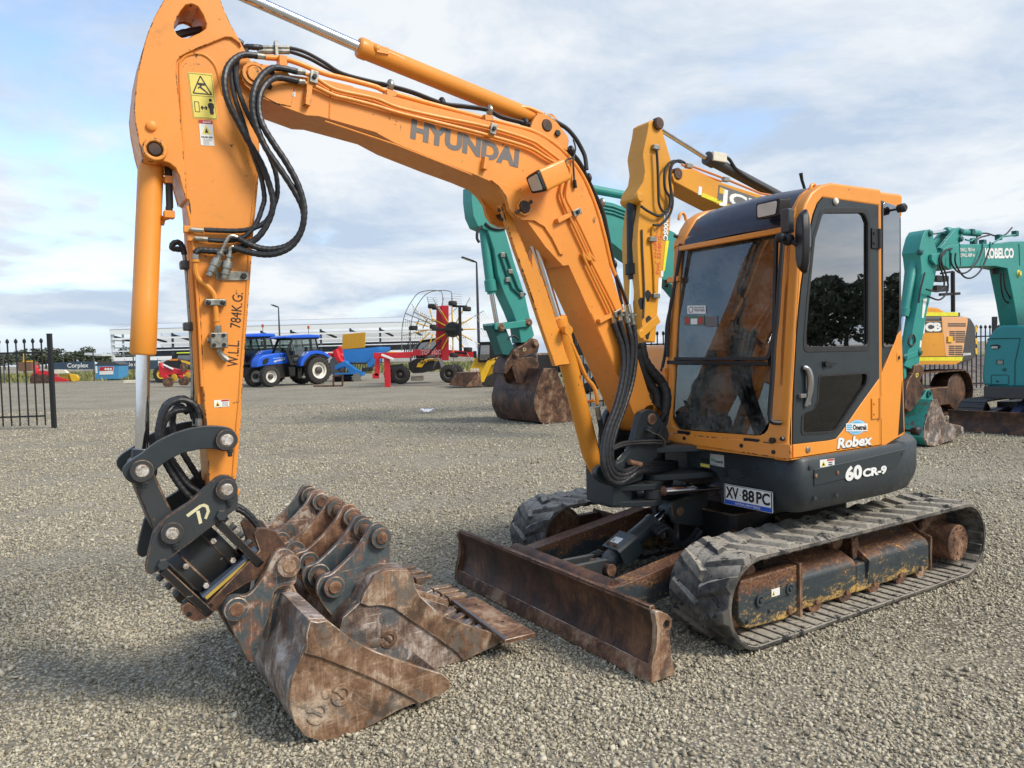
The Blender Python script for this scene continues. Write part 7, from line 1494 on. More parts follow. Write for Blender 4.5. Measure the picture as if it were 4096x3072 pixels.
b = MB(); v = f2([(860, 1044)])[0]; b.cyl(v, v + Vector((.01, 0, 0)), .03, n=14); b.build('filler_cap', TEAL_D, hs_)
z0 = body[0].z; yL = body[0].y
b = MB(); b.box((FX - .9, yL + 1.0, z0 - .1), (2.0, 2.0, .2)); b.build('main_frame', JDARK, r2, bevel=.02)
b = MB(); b.box((FX - 1.1, yL + 1.35, z0 + .95), (1.4, 1.0, 1.9)); b.build('cab', TEALB, r2, bevel=.08, seg=3)
b = MB(); b.lathe((FX - .8, yL + 1, .35), (FX - .8, yL + 1, z0 - .1), [(0, .5), (z0 - .46, .5)], 24); b.build('slewing_ring', RUSTDK, r2)
A = on_z(*kk((480, 1448)), 0); Bv = K2.loc(A); zb = .36
yend = Bv.y + 1.95
for yc in (Bv.y + .22, yend - .22): crawler(r2, Bv.x - 2.35, Bv.x - .28, yc, .40, .52, JDARK, .12, fmat=BLACKP)
b = MB(); b.prY([(Bv.x + .02, .01), (Bv.x - .04, .10), (Bv.x - .05, .22), (Bv.x - .0, zb), (Bv.x - .04, zb), (Bv.x - .09, .22), (Bv.x - .08, .08), (Bv.x - .02, .01)], Bv.y, yend); b.build('dozer_blade', RUSTDK, r2, bevel=.008)
navy = paint('navy_paint', lin((52, 60, 84)), .45, chips=.1, dirt=.2)
for yc in (Bv.y + .55, yend - .55):
    b = MB(); b.bar((Bv.x - .08, yc, .24), (Bv.x - 1.1, yc, .34), .14, .16); b.build('push_arm', navy, r2, bevel=.01)
b = MB(); b.bar((Bv.x - .1, (Bv.y + yend) / 2, .30), (Bv.x - .9, (Bv.y + yend) / 2, .62), .13, .13); b.build('blade_cylinder', navy, r2, bevel=.02)
b = MB(); b.box((Bv.x - 1.25, (Bv.y + yend) / 2, .36), (1.0, 1.1, .22)); b.build('car_body', BLACKP, r2, bevel=.02)
K2B, addb, _z = bucket_shape('bucket', 'teal and rust digging bucket on the excavator at the right edge', K2, kk, [(385, 1246), (415, 1246), (440, 1300), (472, 1395), (512, 1408), (570, 1420), (578, 1468), (520, 1512), (400, 1556), (352, 1552), (326, 1500), (330, 1420), (358, 1320)], .36, -.36, paint('teal_rust_paint', lin((46, 140, 124)), .5, chips=.75, chipcol=lin((92, 72, 56)), dirt=.3, scale=.7), CLAY, [(415, 1246), (385, 1246), (358, 1320), (330, 1420), (326, 1500), (352, 1552), (400, 1556), (520, 1512), (575, 1470)], (0, 0, 0), 'buckets on the parked excavators')
P = l2([(330, 1212), (345, 1180), (366, 1176), (382, 1210), (385, 1246), (362, 1330), (335, 1400), (300, 1392), (282, 1300), (290, 1260)], .16)
for y0 in (.13, -.16):
    b = MB(); b.prY([(x, z - _z) for x, z in P], y0, y0 + .03); addb(b, 'ear', TEAL, bevel=.006)
for p in ((352, 1206), (300, 1290)):
    v = K2.L(*kk(p), .16); b = MB(); b.pipe((v.x, .1, v.z - _z), (v.x, .19, v.z - _z), .05, .025, 18); addb(b, 'bushing', TEAL_D)
b = MB(); tp_ = l2([(512, 1408), (575, 1425), (578, 1468), (530, 1500), (505, 1480)], .33); b.prY([(x, z - _z) for x, z in tp_], .28, .36); addb(b, 'tooth', CLAY, bevel=.01)
for i in range(4):
    b = MB(); b.prY([(x, z - _z) for x, z in tp_], .1 - i * .17, .17 - i * .17); addb(b, 'tooth', CLAY, bevel=.01)
# ------------------------------------------------------------------ fences, lamps, yard machines and the far background
FENCE = simple('black_fence_paint', lin((24, 25, 26)), .45)
def picket_run(root, p0, p1, hgt, pitch, rails, foot=.06, post_every=None, pr=.0125, tip=True, posts=()):
    p0, p1 = Vector(p0), Vector(p1); d = p1 - p0; L = d.length; d.normalize(); n = int(L / pitch); yaw = math.atan2(d.y, d.x); R = Matrix.Rotation(yaw, 3, 'Z')
    for i in range(min(n + 1, 100)):
        c = p0 + d * (i * pitch); b = MB(); b.box(c + Vector((0, 0, (hgt + foot) / 2)), (pr * 2, pr * 2, hgt - foot), R)
        if tip: b.loft([[c + R @ Vector((x * s, y * s, z)) for x, y in ((-1, -1), (1, -1), (1, 1), (-1, 1))] for s, z in ((.013, hgt - .005), (.028, hgt + .03), (.026, hgt + .07), (.004, hgt + .115))])
        b.build('picket', FENCE, root)
    for z in rails:
        b = MB(); b.bar(p0 + Vector((0, 0, z)), p0 + d * L + Vector((0, 0, z)), .036, .04); b.build('rail', FENCE, root)
# the gate leaf at the left
g0 = on_z(217, 1713, 0); gl = g0 + Vector((-2.6, -.25, 0))
gt = thing('gate', 'black steel picket gate standing at the left edge of the yard', 'gate', g0)
def at0(root, base):
    for o in root.children: o.location = -Vector(base)
dgt = (gl - g0).normalized()
picket_run(gt, g0 + dgt * .19, gl, 2.02, .188, (1.80, .30), foot=.08)
b = MB(); b.box(g0 + Vector((0, 0, 1.11)), (.09, .09, 2.22)); b.box(g0 + Vector((0, 0, 2.225)), (.10, .10, .02)); b.build('gate_post', FENCE, gt, bevel=.006); at0(gt, g0)
# the fence along the back at the right
f0, f1 = on_y(2205, 1500, 18.4), on_y(4096, 1500, 22.6); f0.z = f1.z = 0; f1 = f1 + (f1 - f0).normalized() * .6
fn = thing('fence', 'long black steel picket fence behind the parked excavators', 'fence', f0)
picket_run(fn, f0, f1, 1.85, .172, (1.62, .22), foot=.08)
for px in (2294, 3978):
    dd_ = (f1 - f0); r_ = ray(px, 1400); den = dd_.x * r_.y - dd_.y * r_.x; t = (-(f0.x) * r_.y + f0.y * r_.x) / den
    c = f0 + dd_ * t; b = MB(); b.box(c + Vector((0, 0, 1.1)), (.11, .11, 2.2)); b.build('fence_post', FENCE, fn, bevel=.006)
at0(fn, f0)
def lamp_post(Y, xt, yt, label, heads):
    top = on_y(xt, yt, Y); base = Vector((top.x + .02, top.y, 0)); r = thing('street_lamp', label, 'street lamp', base, 0, 'yard light poles'); h = top.z
    dkm = simple('lamp_pole_paint', lin((58, 60, 70)), .5)
    b = MB(); b.lathe((0, 0, 0), (0, 0, h), [(0, .10), (h * .75, .075), (h * .96, .055), (h, .05)], 14); b.build('pole', dkm, r)
    for a_, l_ in heads:
        b = MB(); d = Vector((math.cos(a_), math.sin(a_), .34)).normalized(); s_ = Vector((-d.y, d.x, 0)).normalized(); u_ = d.cross(s_)
        c = Vector((0, 0, h)); b.loft([[c + d * t + s_ * w * sg + u_ * k_ for sg, k_ in ((-1, 0), (1, 0), (1, .07), (-1, .07))] for t, w in ((0, .05), (.12, .09), (.25, .19), (l_, .17))]); hd_ = b.build('lamp_head', BLACK, r, bevel=.01)
        b = MB(); b.prism([c + d * t + s_ * w - u_ * -.0 for t, w in ((.35, -.13), (.35, .13), (l_ - .06, .13), (l_ - .06, -.13))], u_ * -.012); b.build('lamp_panel', LENS, hd_)
lamp_post(70, 1113, 1231, 'slim lamp pole with one flat head rising behind the blue tractors', ((2.6, .9),))
lamp_post(44, 1905, 1052, 'tall lamp pole with two flat heads beside the upright rake', ((2.5, .85), (3.4, .95)))
# ---- tractors
def wheel(root, c, R, w, rim, rimr, name='wheel', lugs=22, axis=(0, 1, 0), lug=True):
    c = Vector(c); ax = Vector(axis).normalized(); b = MB()
    p0, p1 = c - ax * w / 2, c + ax * w / 2
    b.lathe(p0, p1, [(w * .06, rimr), (0, rimr * 1.06), (0, R * .80), (w * .08, R * .93), (w * .25, R * .965), (w * .75, R * .965), (w * .92, R * .93), (w, R * .80), (w, rimr * 1.06), (w * .94, rimr)], 40, False)
    if lug:
        a, bb = basis(ax)
        for i in range(lugs):
            for sg in (0, 1):
                t0 = 2 * math.pi * (i + .5 * sg) / lugs; V = []
                for s_, dt in ((.5, .0), (.02, .16)):
                    ss = s_ * (1 if sg else -1)
                    for rr in (R * .95, R):
                        for e_ in (-.045, .045):
                            t = t0 + dt + e_; V.append(c + ax * w * ss + (a * math.cos(t) + bb * math.sin(t)) * rr * (1 if abs(ss) < .4 else .97))
                vv = [b.bm.verts.new(v) for v in V]
                for q in ((0, 1, 3, 2), (4, 6, 7, 5), (0, 4, 5, 1), (2, 3, 7, 6), (0, 2, 6, 4), (1, 5, 7, 3)): b._f([vv[i_] for i_ in q])
    wh = b.build(name, TYRE, root)
    b = MB(); b.lathe(p0, p1, [(w * .12, rimr * 1.02), (w * .2, rimr * .86), (w * .42, rimr * .80), (w * .46, rimr * .3), (w * .54, rimr * .3), (w * .58, rimr * .80), (w * .8, rimr * .86), (w * .88, rimr * 1.02)], 32, False); b.build('rim', rim, wh)
    b = MB(); b.lathe(c - ax * w * .5, c + ax * w * .5, [(0, rimr * .2), (w * .12, rimr * .42), (w * .88, rimr * .42), (w, rimr * .2)], 18); b.build('hub', RIMD, wh)
    return wh
t_r, t_f = on_z(*kt((690, 922)), 0), on_z(*kt((280, 946)), 0)
TH = math.atan2(t_f.y - t_r.y, t_f.x - t_r.x); TY = Vector((math.cos(TH + math.pi / 2), math.sin(TH + math.pi / 2), 0))
TF = Frame(t_r - TY * .95, TH)
def tractor(F, label, loader=False):
    r = thing('tractor', label, 'tractor', F.C, F.h, 'blue tractors')
    L = lambda P, l_: LL(F, kt, P, l_)
    cr_ = F.L(*kt((690, 806)), .95); cf = F.L(*kt((285, 855)), .9)
    for s_ in (1, -1):
        wheel(r, (cr_.x, s_ * .78, .80), .80, .46, RIMW, .47); wheel(r, (cf.x, s_ * .76, .57), .57, .38, RIMW, .32, lugs=18)
    hood = L([(165, 780), (168, 740), (185, 700), (215, 680), (300, 662), (405, 655), (430, 660), (430, 745), (330, 755), (230, 765)], .34)
    b = MB(); b.prY(hood, -.34, .34); hd_ = b.build('hood', BLUE, r, bevel=.06, seg=3)
    b = MB(); b.prY(L([(210, 755), (212, 720), (235, 703), (268, 700), (258, 735), (240, 752)], .345), -.345, .345); b.build('side_grille', BLACK, hd_)
    b = MB(); b.prY(L([(176, 765), (183, 728), (200, 718), (197, 745), (186, 768)], .30), -.325, .325); b.build('headlight', LENS, hd_)
    txt(hd_, F, kt, 'NEW HOLLAND', (308, 738), (404, 712), (308, 722), .346, WHITE, .03); txt(hd_, F, kt, 'TT4', (356, 692), (402, 684), (356, 674), .346, BLKDEC, .0)
    b = MB(); b.prY(L([(300, 700), (405, 692), (405, 698), (300, 706)], .344), .3, .345); b.build('stripe', simple('pale_blue', lin((130, 170, 220)), .5), hd_)
    b = MB(); b.prY(L([(230, 765), (430, 745), (560, 760), (560, 850), (430, 860), (340, 870), (240, 830)], .3), -.28, .28); b.build('chassis', BLACKP, r, bevel=.03)
    b = MB(); b.prY(L([(420, 770), (478, 768), (478, 850), (430, 850)], .5), .25, .62); b.prY(L([(495, 780), (535, 780), (535, 875), (500, 870)], .5), .25, .62); b.build('step_box', BLACK, r, bevel=.02)
    fr_ = L([(445, 760), (410, 650), (452, 540), (470, 520), (660, 520), (690, 640), (700, 700), (560, 760)], .72); inn = L([(470, 740), (430, 650), (470, 545), (605, 535), (612, 650), (570, 690), (540, 745)], .72); in2 = L([(622, 535), (652, 535), (675, 625), (632, 628)], .72)
    b = MB()
    for y0 in (.68, -.74): b.prY(fr_, y0, y0 + .06, [inn, in2])
    b.prY(L([(560, 690), (700, 650), (705, 720), (560, 770)], .7), -.66, .66); cb_ = b.build('cab', BLACK, r, bevel=.012)
    b = MB()
    for y0 in (.70, -.71): b.prY(inn, y0, y0 + .01); b.prY(in2, y0, y0 + .01)
    b.build('cab_glass', glassm('tractor_glass', (.60, .68, .66, 1), 1.6, .05) if 'tractor_glass' not in MATS else MATS['tractor_glass'], cb_)
    b = MB(); b.prY(L([(400, 530), (405, 516), (470, 505), (600, 500), (690, 505), (703, 515), (698, 528), (470, 533)], .8), -.82, .82); b.build('cab_roof', BLUE, r, bevel=.05, seg=3)
    b = MB(); b.prY(L([(420, 532), (690, 528), (685, 540), (470, 545)], .75), -.72, .72); b.build('roof_lining', BLACK, cb_)
    for s_ in (1, -1):
        o = L([(528, 770), (530, 730), (560, 680), (605, 645), (660, 635), (720, 645), (765, 672), (778, 695), (765, 700), (720, 672), (660, 662), (610, 675), (570, 715), (548, 765)], .9)
        b = MB(); b.prY(o, s_ * .50 if s_ > 0 else -.97, .97 if s_ > 0 else -.50); b.build('fender', BLUE, r, bevel=.02)
    b = MB(); b.prY(L([(550, 765), (575, 715), (612, 680), (660, 668), (720, 678), (770, 705), (765, 712), (715, 688), (660, 680), (620, 692), (585, 725), (562, 770)], .98), .55, .985); b.build('fender_trim', BLACK, r)
    v = F.L(*kt((470, 658)), .85); b = MB(); b.box(v, (.10, .16, .26)); b.bar(v, v + Vector((-.1, -.16, .1)), .03, .03); b.build('mirror', BLACK, r, bevel=.02)
    v = F.L(*kt((600, 495)), .5); b = MB(); b.cyl(v, v + Vector((0, 0, .28)), .015, n=8); b.build('beacon_stalk', BLACK, r); b = MB(); b.cyl(v + Vector((0, 0, .28)), v + Vector((0, 0, .44)), .07, .06, n=12); b.build('beacon', simple('amber_red', lin((176, 70, 40)), .3), r)
    b = MB(); b.box((cr_.x + .1, 0, .95), (.5, .5, .5)); b.box((cr_.x + .1, 0, 1.3), (.12, .5, .6)); b.build('seat', BLACK, r, bevel=.05)
    if loader:
        b = MB()
        for s_ in (.52, -.62): b.prY(L([(175, 690), (200, 650), (230, 630), (330, 612), (340, 650), (260, 670), (210, 700), (190, 740), (175, 740)], .6), s_, s_ + .1)
        b.build('loader_arm', BLUE, r, bevel=.02)
        b = MB(); b.bar((F.L(*kt((330, 560)), .5).x, .45, 1.6), (F.L(*kt((335, 500)), .5).x, .45, 2.75), .12, .12); b.build('exhaust', BLACK, r, bevel=.03)
    return r
tr1 = tractor(TF, 'blue tractor with cream wheel rims facing left')
T2 = Frame(TF.C - TF.Y * 2.9 + TF.X * 1.1, TH)
_L = TF.L
class Moved(Frame):
    def L(s, x, y, left): return TF.L(x, y, left)
    def Fz(s, x, y, f): return TF.Fz(x, y, f)
T2m = Moved(T2.C, TH); tr2 = tractor(T2m, 'second blue tractor with loader arms half hidden behind the front one', True); tr2.scale = (1.06, 1.06, 1.06)
# ---- seed drill, red implement, stand
def box_on(k, quad, Y0, depth_, name, mat, root, base, bev=.01):
    P = [on_y(*k(p), Y0) - Vector(base) for p in quad]; b = MB(); b.prism(P, (depth_ * .35, depth_, 0)); return b.build(name, mat, root, bevel=bev)
YD = 45.0; B0 = on_y(*kt((985, 890)), YD); B0.z = 0
sd_r = thing('seed_drill', 'blue seed drill with its ochre hopper lid raised', 'seed drill', B0)
bx = lambda q, nm, m_, d=2.0, y=0.0, root=sd_r, base=B0, bev=.02: box_on(kt, q, YD + y, d, nm, m_, root, base, bev)
bx([(885, 500), (985, 490), (1077, 482), (1072, 612), (880, 628)], 'hopper_lid', OCHRE, .06)
bx([(883, 630), (1075, 618), (1190, 606), (1188, 640), (1165, 672), (1085, 738), (905, 738), (890, 672)], 'hopper', LBLUE, 1.4)
bx([(905, 738), (1085, 738), (1085, 752), (905, 752)], 'meter_rail', BLACKP, .5, -.1)
for i in range(9):
    x_ = 910 + i * 21; P = [on_y(*kt(p), YD + .1) - B0 for p in ((x_, 750), (x_ - 4, 800), (x_ - 10, 840))]; b = MB(); b.tube(P, .022, 5); b.build('seed_tube', BLACK, sd_r)
bx([(815, 770), (900, 722), (1000, 800), (1060, 810), (1050, 850), (960, 840), (900, 770), (820, 800)], 'drawbar', LBLUE, .3, -.3); bx([(1090, 740), (1180, 650), (1175, 730), (1100, 790)], 'tank_side', LBLUE, .5, -.2)
bx([(815, 828), (1000, 822), (1000, 836), (815, 842)], 'roller_frame', LBLUE, .2, -.4)
b = MB(); a, c = on_y(*kt((815, 862)), YD) - B0, on_y(*kt((1020, 866)), YD) - B0
for i in range(26):
    q = a + (c - a) * i / 25; b.cyl(q, q + (c - a) * .014, .30, n=14)
b.build('packer_roller', BLACKP, sd_r); b = MB(); b.cyl(a, c, .16, n=12); b.build('roller_shaft', LBLUE, sd_r)
v = on_y(*kt((1003, 868)), YD - .4) - B0; b = MB(); P = []
for i in range(20):
    t = math.pi * 2 * i / 20; rr_ = .34 if i % 2 else .24; P.append(v + Vector((rr_ * math.cos(t), 0, rr_ * math.sin(t))))
b.prism(P, (0, .05, 0)); b.build('spiked_disc', STEEL, sd_r)
YD2 = 48.0; B1 = on_y(*kt((835, 880)), YD2); B1.z = 0; rm = thing('plough', 'red folded implement with discs between the tractor and the blue drill', 'implement', B1)
bx2 = lambda q, nm, m_, d=.5, y=0.0: box_on(kt, q, YD2 + y, d, nm, m_, rm, B1)
bx2([(760, 655), (800, 660), (855, 600), (868, 610), (850, 660), (900, 690), (895, 740), (790, 690), (760, 670)], 'frame', RED); bx2([(800, 640), (830, 625), (850, 690), (880, 730), (850, 740), (815, 690)], 'frame', RED, .3, -.3)
for x, y in ((820, 740), (805, 790), (850, 770)):
    v = on_y(*kt((x, y)), YD2 - .2) - B1; b = MB(); b.cyl(v, v + Vector((.02, .06, 0)), .38, n=24); b.build('disc', simple('disc_steel', lin((110, 110, 112)), .4, .6), rm)
bx2([(790, 740), (880, 750), (880, 880), (860, 880), (850, 780), (800, 770)], 'leg', BLACKP, .4)
Ys = on_z(*kt((845, 940)), 0).y; B2 = on_z(*kt((845, 940)), 0); st = thing('steel_stand', 'low rusty square-tube stand on the gravel behind the tractor', 'stand', B2)
for a, c in (((808, 938), (808, 846)), ((885, 936), (885, 846)), ((808, 848), (885, 848)), ((885, 934), (640, 936))):
    b = MB(); b.bar(on_y(*kt(a), Ys) - B2, on_y(*kt(c), Ys) - B2, .08, .08, up=(0, 1, 0)); b.build('tube', RUSTDK, st, bevel=.006)
# ---- rotary rake folded upright
YR_ = 35.6; B3 = on_z(*kt((1268, 944)), 0); rk = thing('hay_rake', 'red folded rotary rake with a tall wheel of yellow spokes and grey tines', 'hay rake', B3)
def R3(x, y, d=0.0): return on_y(*kt((x, y)), YR_ + d) - B3
def rbar(pts, w, h, nm, m_, d=0.0):
    for a, c in zip(pts, pts[1:]):
        b = MB(); b.bar(R3(*a, d), R3(*c, d), w, h, up=(0, 1, 0)); b.build(nm, m_, rk, bevel=.01)
rbar([(1150, 680), (1210, 680), (1470, 672), (1480, 655), (1700, 650), (2010, 670)], .28, .34, 'main_beam', RED, .3)
txt_o = R3(1548, 672, -.02); b = MB(); b.text('TOP 382C', txt_o, (1, 0, 0), (0, 0, 1), .22, .95, bold=.02); b.build('lettering', simple('pink_decal', lin((230, 160, 160)), .5), rk)
rbar([(1700, 700), (1708, 262)], .34, .3, 'mast', RED, .5); rbar([(1752, 720), (1750, 258)], .32, .3, 'mast', RED, .2)
rbar([(1180, 680), (1175, 850)], .2, .2, 'headstock', RED); rbar([(1140, 850), (1190, 850)], .25, .2, 'headstock', RED); rbar([(1260, 700), (1266, 944)], .26, .22, 'stand_leg', RED, -.1)
rbar([(1215, 672), (1318, 712)], .10, .2, 'parking_board', WHITE, -.2); rbar([(1560, 720), (1720, 545)], .08, .08, 'hydraulic_ram', BLACK, -.1); rbar([(1050, 800), (1140, 790)], .2, .2, 'drive_shaft', BLACKP); rbar([(1280, 770), (1400, 755)], .1, .1, 'hydraulic_ram', BLACK)
def rotor(cx, cy, d, Rr, n, rot, tilt=0.0, hub=True):
    c = R3(cx, cy, d)
    for i in range(n):
        t = rot + 2 * math.pi * i / n; dv_ = Vector((math.cos(t), .10 * math.cos(t) + tilt, math.sin(t)))
        b = MB(); b.cyl(c + dv_ * .3, c + dv_ * Rr * .62, .035, .03, n=8); sp_o = b.build('spoke', YEL, rk)
        b = MB(); b.cyl(c + dv_ * Rr * .62, c + dv_ * Rr * 1.0, .014, n=6); b.build('tine_arm', STEEL, sp_o)
        nn_ = Vector((math.sin(t) * .4 + .3 * math.cos(t), 0, -1)).normalized() if abs(math.cos(t)) > .4 else Vector((1, 0, -.12))
        b = MB()
        for k_ in range(5):
            q = c + dv_ * Rr * (.74 + .065 * k_); b.tube([q, q + nn_ * .2 + Vector((.02, 0, 0)), q + nn_ * .42 + Vector((.07, 0, .0))], .007, 4); b.sphere(q, .028, 6, 4)
        b.build('tines', STEEL, sp_o)
    if hub:
        b = MB(); b.lathe(c - Vector((0, .12, 0)), c + Vector((0, .2, 0)), [(0, .30), (.02, .375), (.25, .375), (.32, .25)], 32); hb = b.build('hub', BLACKP, rk, bevel=.01)
        for i in range(16):
            t = 2 * math.pi * i / 16; b = MB(); b.bolt(c + Vector((.33 * math.cos(t), -.12, .33 * math.sin(t))), (0, -1, 0), .018, .02); b.build('hub_bolt', STEEL, hb)
rotor(1812, 460, 0, 1.72, 12, .0); rotor(1660, 450, 1.6, 1.6, 12, .2, hub=False)
for cx, rx_, dd_ in ((1560, 175, .9), (1640, 185, 1.9)):   # guard hoops
    b = MB(); b.tube(catmull([R3(x, y, dd_) for x, y in ((cx - rx_, 640), (cx - rx_ + 2, 450), (cx - rx_ + 30, 320), (cx - rx_ + 90, 210), (cx - 30, 150), (cx + 60, 130), (cx + 140, 135), (cx + 165, 160), (cx + 170, 300))], 5), .022, 7); b.build('guard_hoop', STEEL, rk)
for q in ([(1410, 320), (1640, 415)], [(1480, 310), (1700, 410)], [(1530, 370), (1500, 450)], [(1600, 370), (1560, 450)]): rbar(q, .05, .05, 'hoop_stay', STEEL, .7)
rbar([(1872, 262), (1880, 640)], .14, .12, 'tandem_arm', BLACK, -.5); rbar([(1812, 262), (1935, 266)], .10, .10, 'tandem_beam', BLACK, -.5); rbar([(1640, 460), (1900, 460)], .12, .12, 'tandem_beam', BLACK, -.4); rbar([(1640, 285), (1700, 288)], .08, .08, 'tandem_beam', BLACK, .2); rbar([(1830, 655), (1935, 660)], .10, .10, 'tandem_beam', BLACK, -.4)
b = MB(); b.prism([R3(x, y, -.45) for x, y in ((1795, 448), (1840, 440), (1865, 400), (1884, 380), (1884, 530), (1862, 515), (1840, 478), (1795, 472))], (0, .06, 0)); b.build('pivot_plate', BLACK, rk)
for x, y, d in ((1640, 264, .2), (1813, 240, -.5), (1932, 286, -.5), (1654, 437, -.2), (1483, 446, .6), (1942, 628, -.5), (1825, 676, -.4)):
    c = R3(x, y, d); wheel(rk, c, .215, .20, RIMD, .11, lug=False, axis=(.05, .05, 1))
# ---- telehandler behind the rake
YT = 38.6; B4 = on_z(*kt((1375, 918)), 0); tl = thing('telehandler', 'black telehandler with a yellow arched wheel guard behind the red rake', 'telehandler', B4)
def R4(x, y, d=0.0): return on_y(*kt((x, y)), YT + d) - B4
for x, y, r_ in ((1375, 850, .48), (1782, 828, .46)):
    for d in (0, 1.9):
        c = R4(x + d * 26 - d * 60 * (x < 1500), y - d * 4, d); c.z = r_ * 1.05; wheel(tl, c, r_ * 1.05, .42, RIMD, r_ * .52, lugs=16)
def slab(root, P, f, d0, th, nm, m_, bev=.03):
    b = MB(); b.prism([f(x, y, d0) for x, y in P], (0, th, 0)); return b.build(nm, m_, root, bevel=bev)
slab(tl, [(1440, 790), (1440, 735), (1510, 700), (1700, 712), (1720, 790), (1560, 825), (1480, 830)], R4, .1, 1.6, 'chassis', BLACKP)
slab(tl, [(1505, 778), (1520, 745), (1560, 715), (1630, 702), (1690, 708), (1690, 728), (1630, 722), (1580, 740), (1550, 780)], R4, .02, .2, 'wheel_guard', YEL)
b = MB(); b.text('NEW HOLLAND', R4(1542, 752, 0), (1, 0, .25), (-.2, 0, 1), .14, 1.0, bold=.03); b.build('lettering', BLKDEC, tl)
slab(tl, [(1500, 700), (1500, 620), (1540, 560), (1690, 540), (1690, 700)], R4, .5, .06, 'cab_side', BLACK); slab(tl, [(1510, 690), (1512, 622), (1548, 572), (1680, 552), (1680, 690)], R4, .46, .02, 'cab_glass', GLASS_DK)
slab(tl, [(1500, 700), (1500, 620), (1540, 560), (1690, 540), (1690, 700)], R4, 1.5, .06, 'cab_side', BLACK); slab(tl, [(1535, 560), (1695, 538), (1695, 528), (1535, 550)], R4, .45, 1.2, 'cab_roof', BLACK)
for i in range(6):
    b = MB(); b.tube([R4(x, y, -.2 + i * .2) for x, y in ((1400 + i * 18, 700), (1410 + i * 18, 620), (1450 + i * 18, 560))], .03, 5); b.build('bale_tine', BLACK, tl)
slab(tl, [(1262, 645), (1340, 648), (1340, 672), (1262, 670)], R4, .8, .5, 'engine_cover', YEL)
slab(tl, [(1460, 855), (1560, 850), (1560, 890), (1460, 892)], R4, .5, .5, 'counter_block', CREAMP)
# ---- compact track loader
YC_ = 32.6; B5 = on_z(*kt((1940, 944)), 0); cl_ = thing('track_loader', 'yellow and black compact track loader with a rusty front bucket', 'loader', B5)
def R5(x, y, d=0.0): return on_y(*kt((x, y)), YC_ + d) - B5
slab(cl_, [(1778, 928), (1852, 822), (2030, 815), (2062, 930), (1920, 944)], R5, .0, .9, 'bucket_shell', RUSTDK, .02)
slab(cl_, [(1920, 944), (2020, 830), (2040, 835), (2062, 932)], R5, -.04, .05, 'bucket_cheek', RUST, .01)
slab(cl_, [(1945, 820), (2000, 700), (2040, 690), (2150, 690), (2250, 700), (2250, 830), (2080, 880), (2060, 900), (2040, 830)], R5, .5, .6, 'front_frame', YEL)
slab(cl_, [(2045, 830), (2105, 720), (2260, 670), (2260, 720), (2140, 760), (2075, 905), (2050, 905)], R5, -.02, .16, 'lift_arm', YEL)
slab(cl_, [(2025, 735), (2040, 570), (2300, 565), (2300, 735)], R5, .35, .08, 'cab_side', BLACK); slab(cl_, [(2040, 720), (2050, 592), (2125, 590), (2125, 715)], R5, .31, .02, 'cab_glass', GLASS_DK)
slab(cl_, [(2025, 735), (2040, 570), (2300, 565), (2300, 735)], R5, 1.5, .08, 'cab_side', BLACK); slab(cl_, [(2030, 574), (2300, 566), (2300, 556), (2036, 564)], R5, .3, 1.35, 'cab_roof', BLACK)
slab(cl_, [(2060, 930), (2075, 870), (2150, 830), (2300, 820), (2330, 900), (2300, 935), (2100, 938)], R5, .1, .4, 'track', TYRE); slab(cl_, [(1985, 640), (2015, 640), (2015, 700), (1990, 700)], R5, .2, .1, 'mirror', BLACK)
b = MB(); b.text('NT-60', R5(2108, 722, -.03), (1, 0, 0), (0, 0, 1), .13, .5, bold=.03); b.build('lettering', BLKDEC, cl_); b = MB(); b.text('259', R5(1962, 818, .45), (1, 0, 0), (0, 0, 1), .16, .4, bold=.04); b.build('lettering', WHITE, cl_)
# ---- red cultivator at the left, black and yellow loader behind it
YQ = 43.5; B6 = on_z(*kl((1430, 832)), 0); cu_ = thing('cultivator', 'red disc cultivator with yellow wheels beside the lower arm of the orange excavator', 'cultivator', B6)
def R6(x, y, d=0.0): return on_y(*kl((x, y)), YQ + d) - B6
slab(cu_, [(1335, 640), (1350, 630), (1365, 680), (1420, 670), (1500, 690), (1620, 710), (1620, 740), (1500, 730), (1400, 740), (1360, 760), (1340, 720)], R6, 0, .3, 'frame', RED); slab(cu_, [(1370, 640), (1462, 685), (1455, 697), (1368, 655)], R6, -.1, .08, 'parking_board', WHITE)
slab(cu_, [(1490, 740), (1520, 735), (1590, 800), (1570, 806)], R6, -.2, .2, 'arm', RED); slab(cu_, [(1345, 740), (1400, 735), (1440, 790), (1420, 800)], R6, -.1, .2, 'arm', RED)
for x, y, r_, m_ in ((1425, 796, .3, RUST), (1560, 786, .28, RUST), (1545, 672, .28, RUST), (1465, 760, .22, YEL), (1580, 740, .2, YEL), (1395, 800, .25, RUST), (1530, 790, .25, RUST)):
    v = R6(x, y, -.2); b = MB(); b.lathe(v, v + Vector((.04, .12, 0)), [(0, .12), (.01, r_ * .98), (.04, r_), (.1, r_ * .3)], 24); b.build('disc', m_, cu_)
YW = 52.0; B7 = on_z(*kl((1520, 790)), 0); lw = thing('wheel_loader', 'black and yellow loader with a bright roof bar behind the red cultivator', 'loader', B7)
def R7(x, y, d=0.0): return on_y(*kl((x, y)), YW + d) - Vector((B7.x, B7.y, 0))
slab(lw, [(1320, 740), (1330, 660), (1400, 612), (1480, 600), (1560, 610), (1620, 640), (1640, 760), (1340, 770)], R7, .2, 1.8, 'hood', BLACKP, .08); slab(lw, [(1318, 745), (1325, 690), (1340, 665), (1345, 760)], R7, .1, .2, 'fender', YEL); slab(lw, [(1520, 612), (1640, 640), (1640, 668), (1530, 632)], R7, .1, .1, 'side_band', YEL)
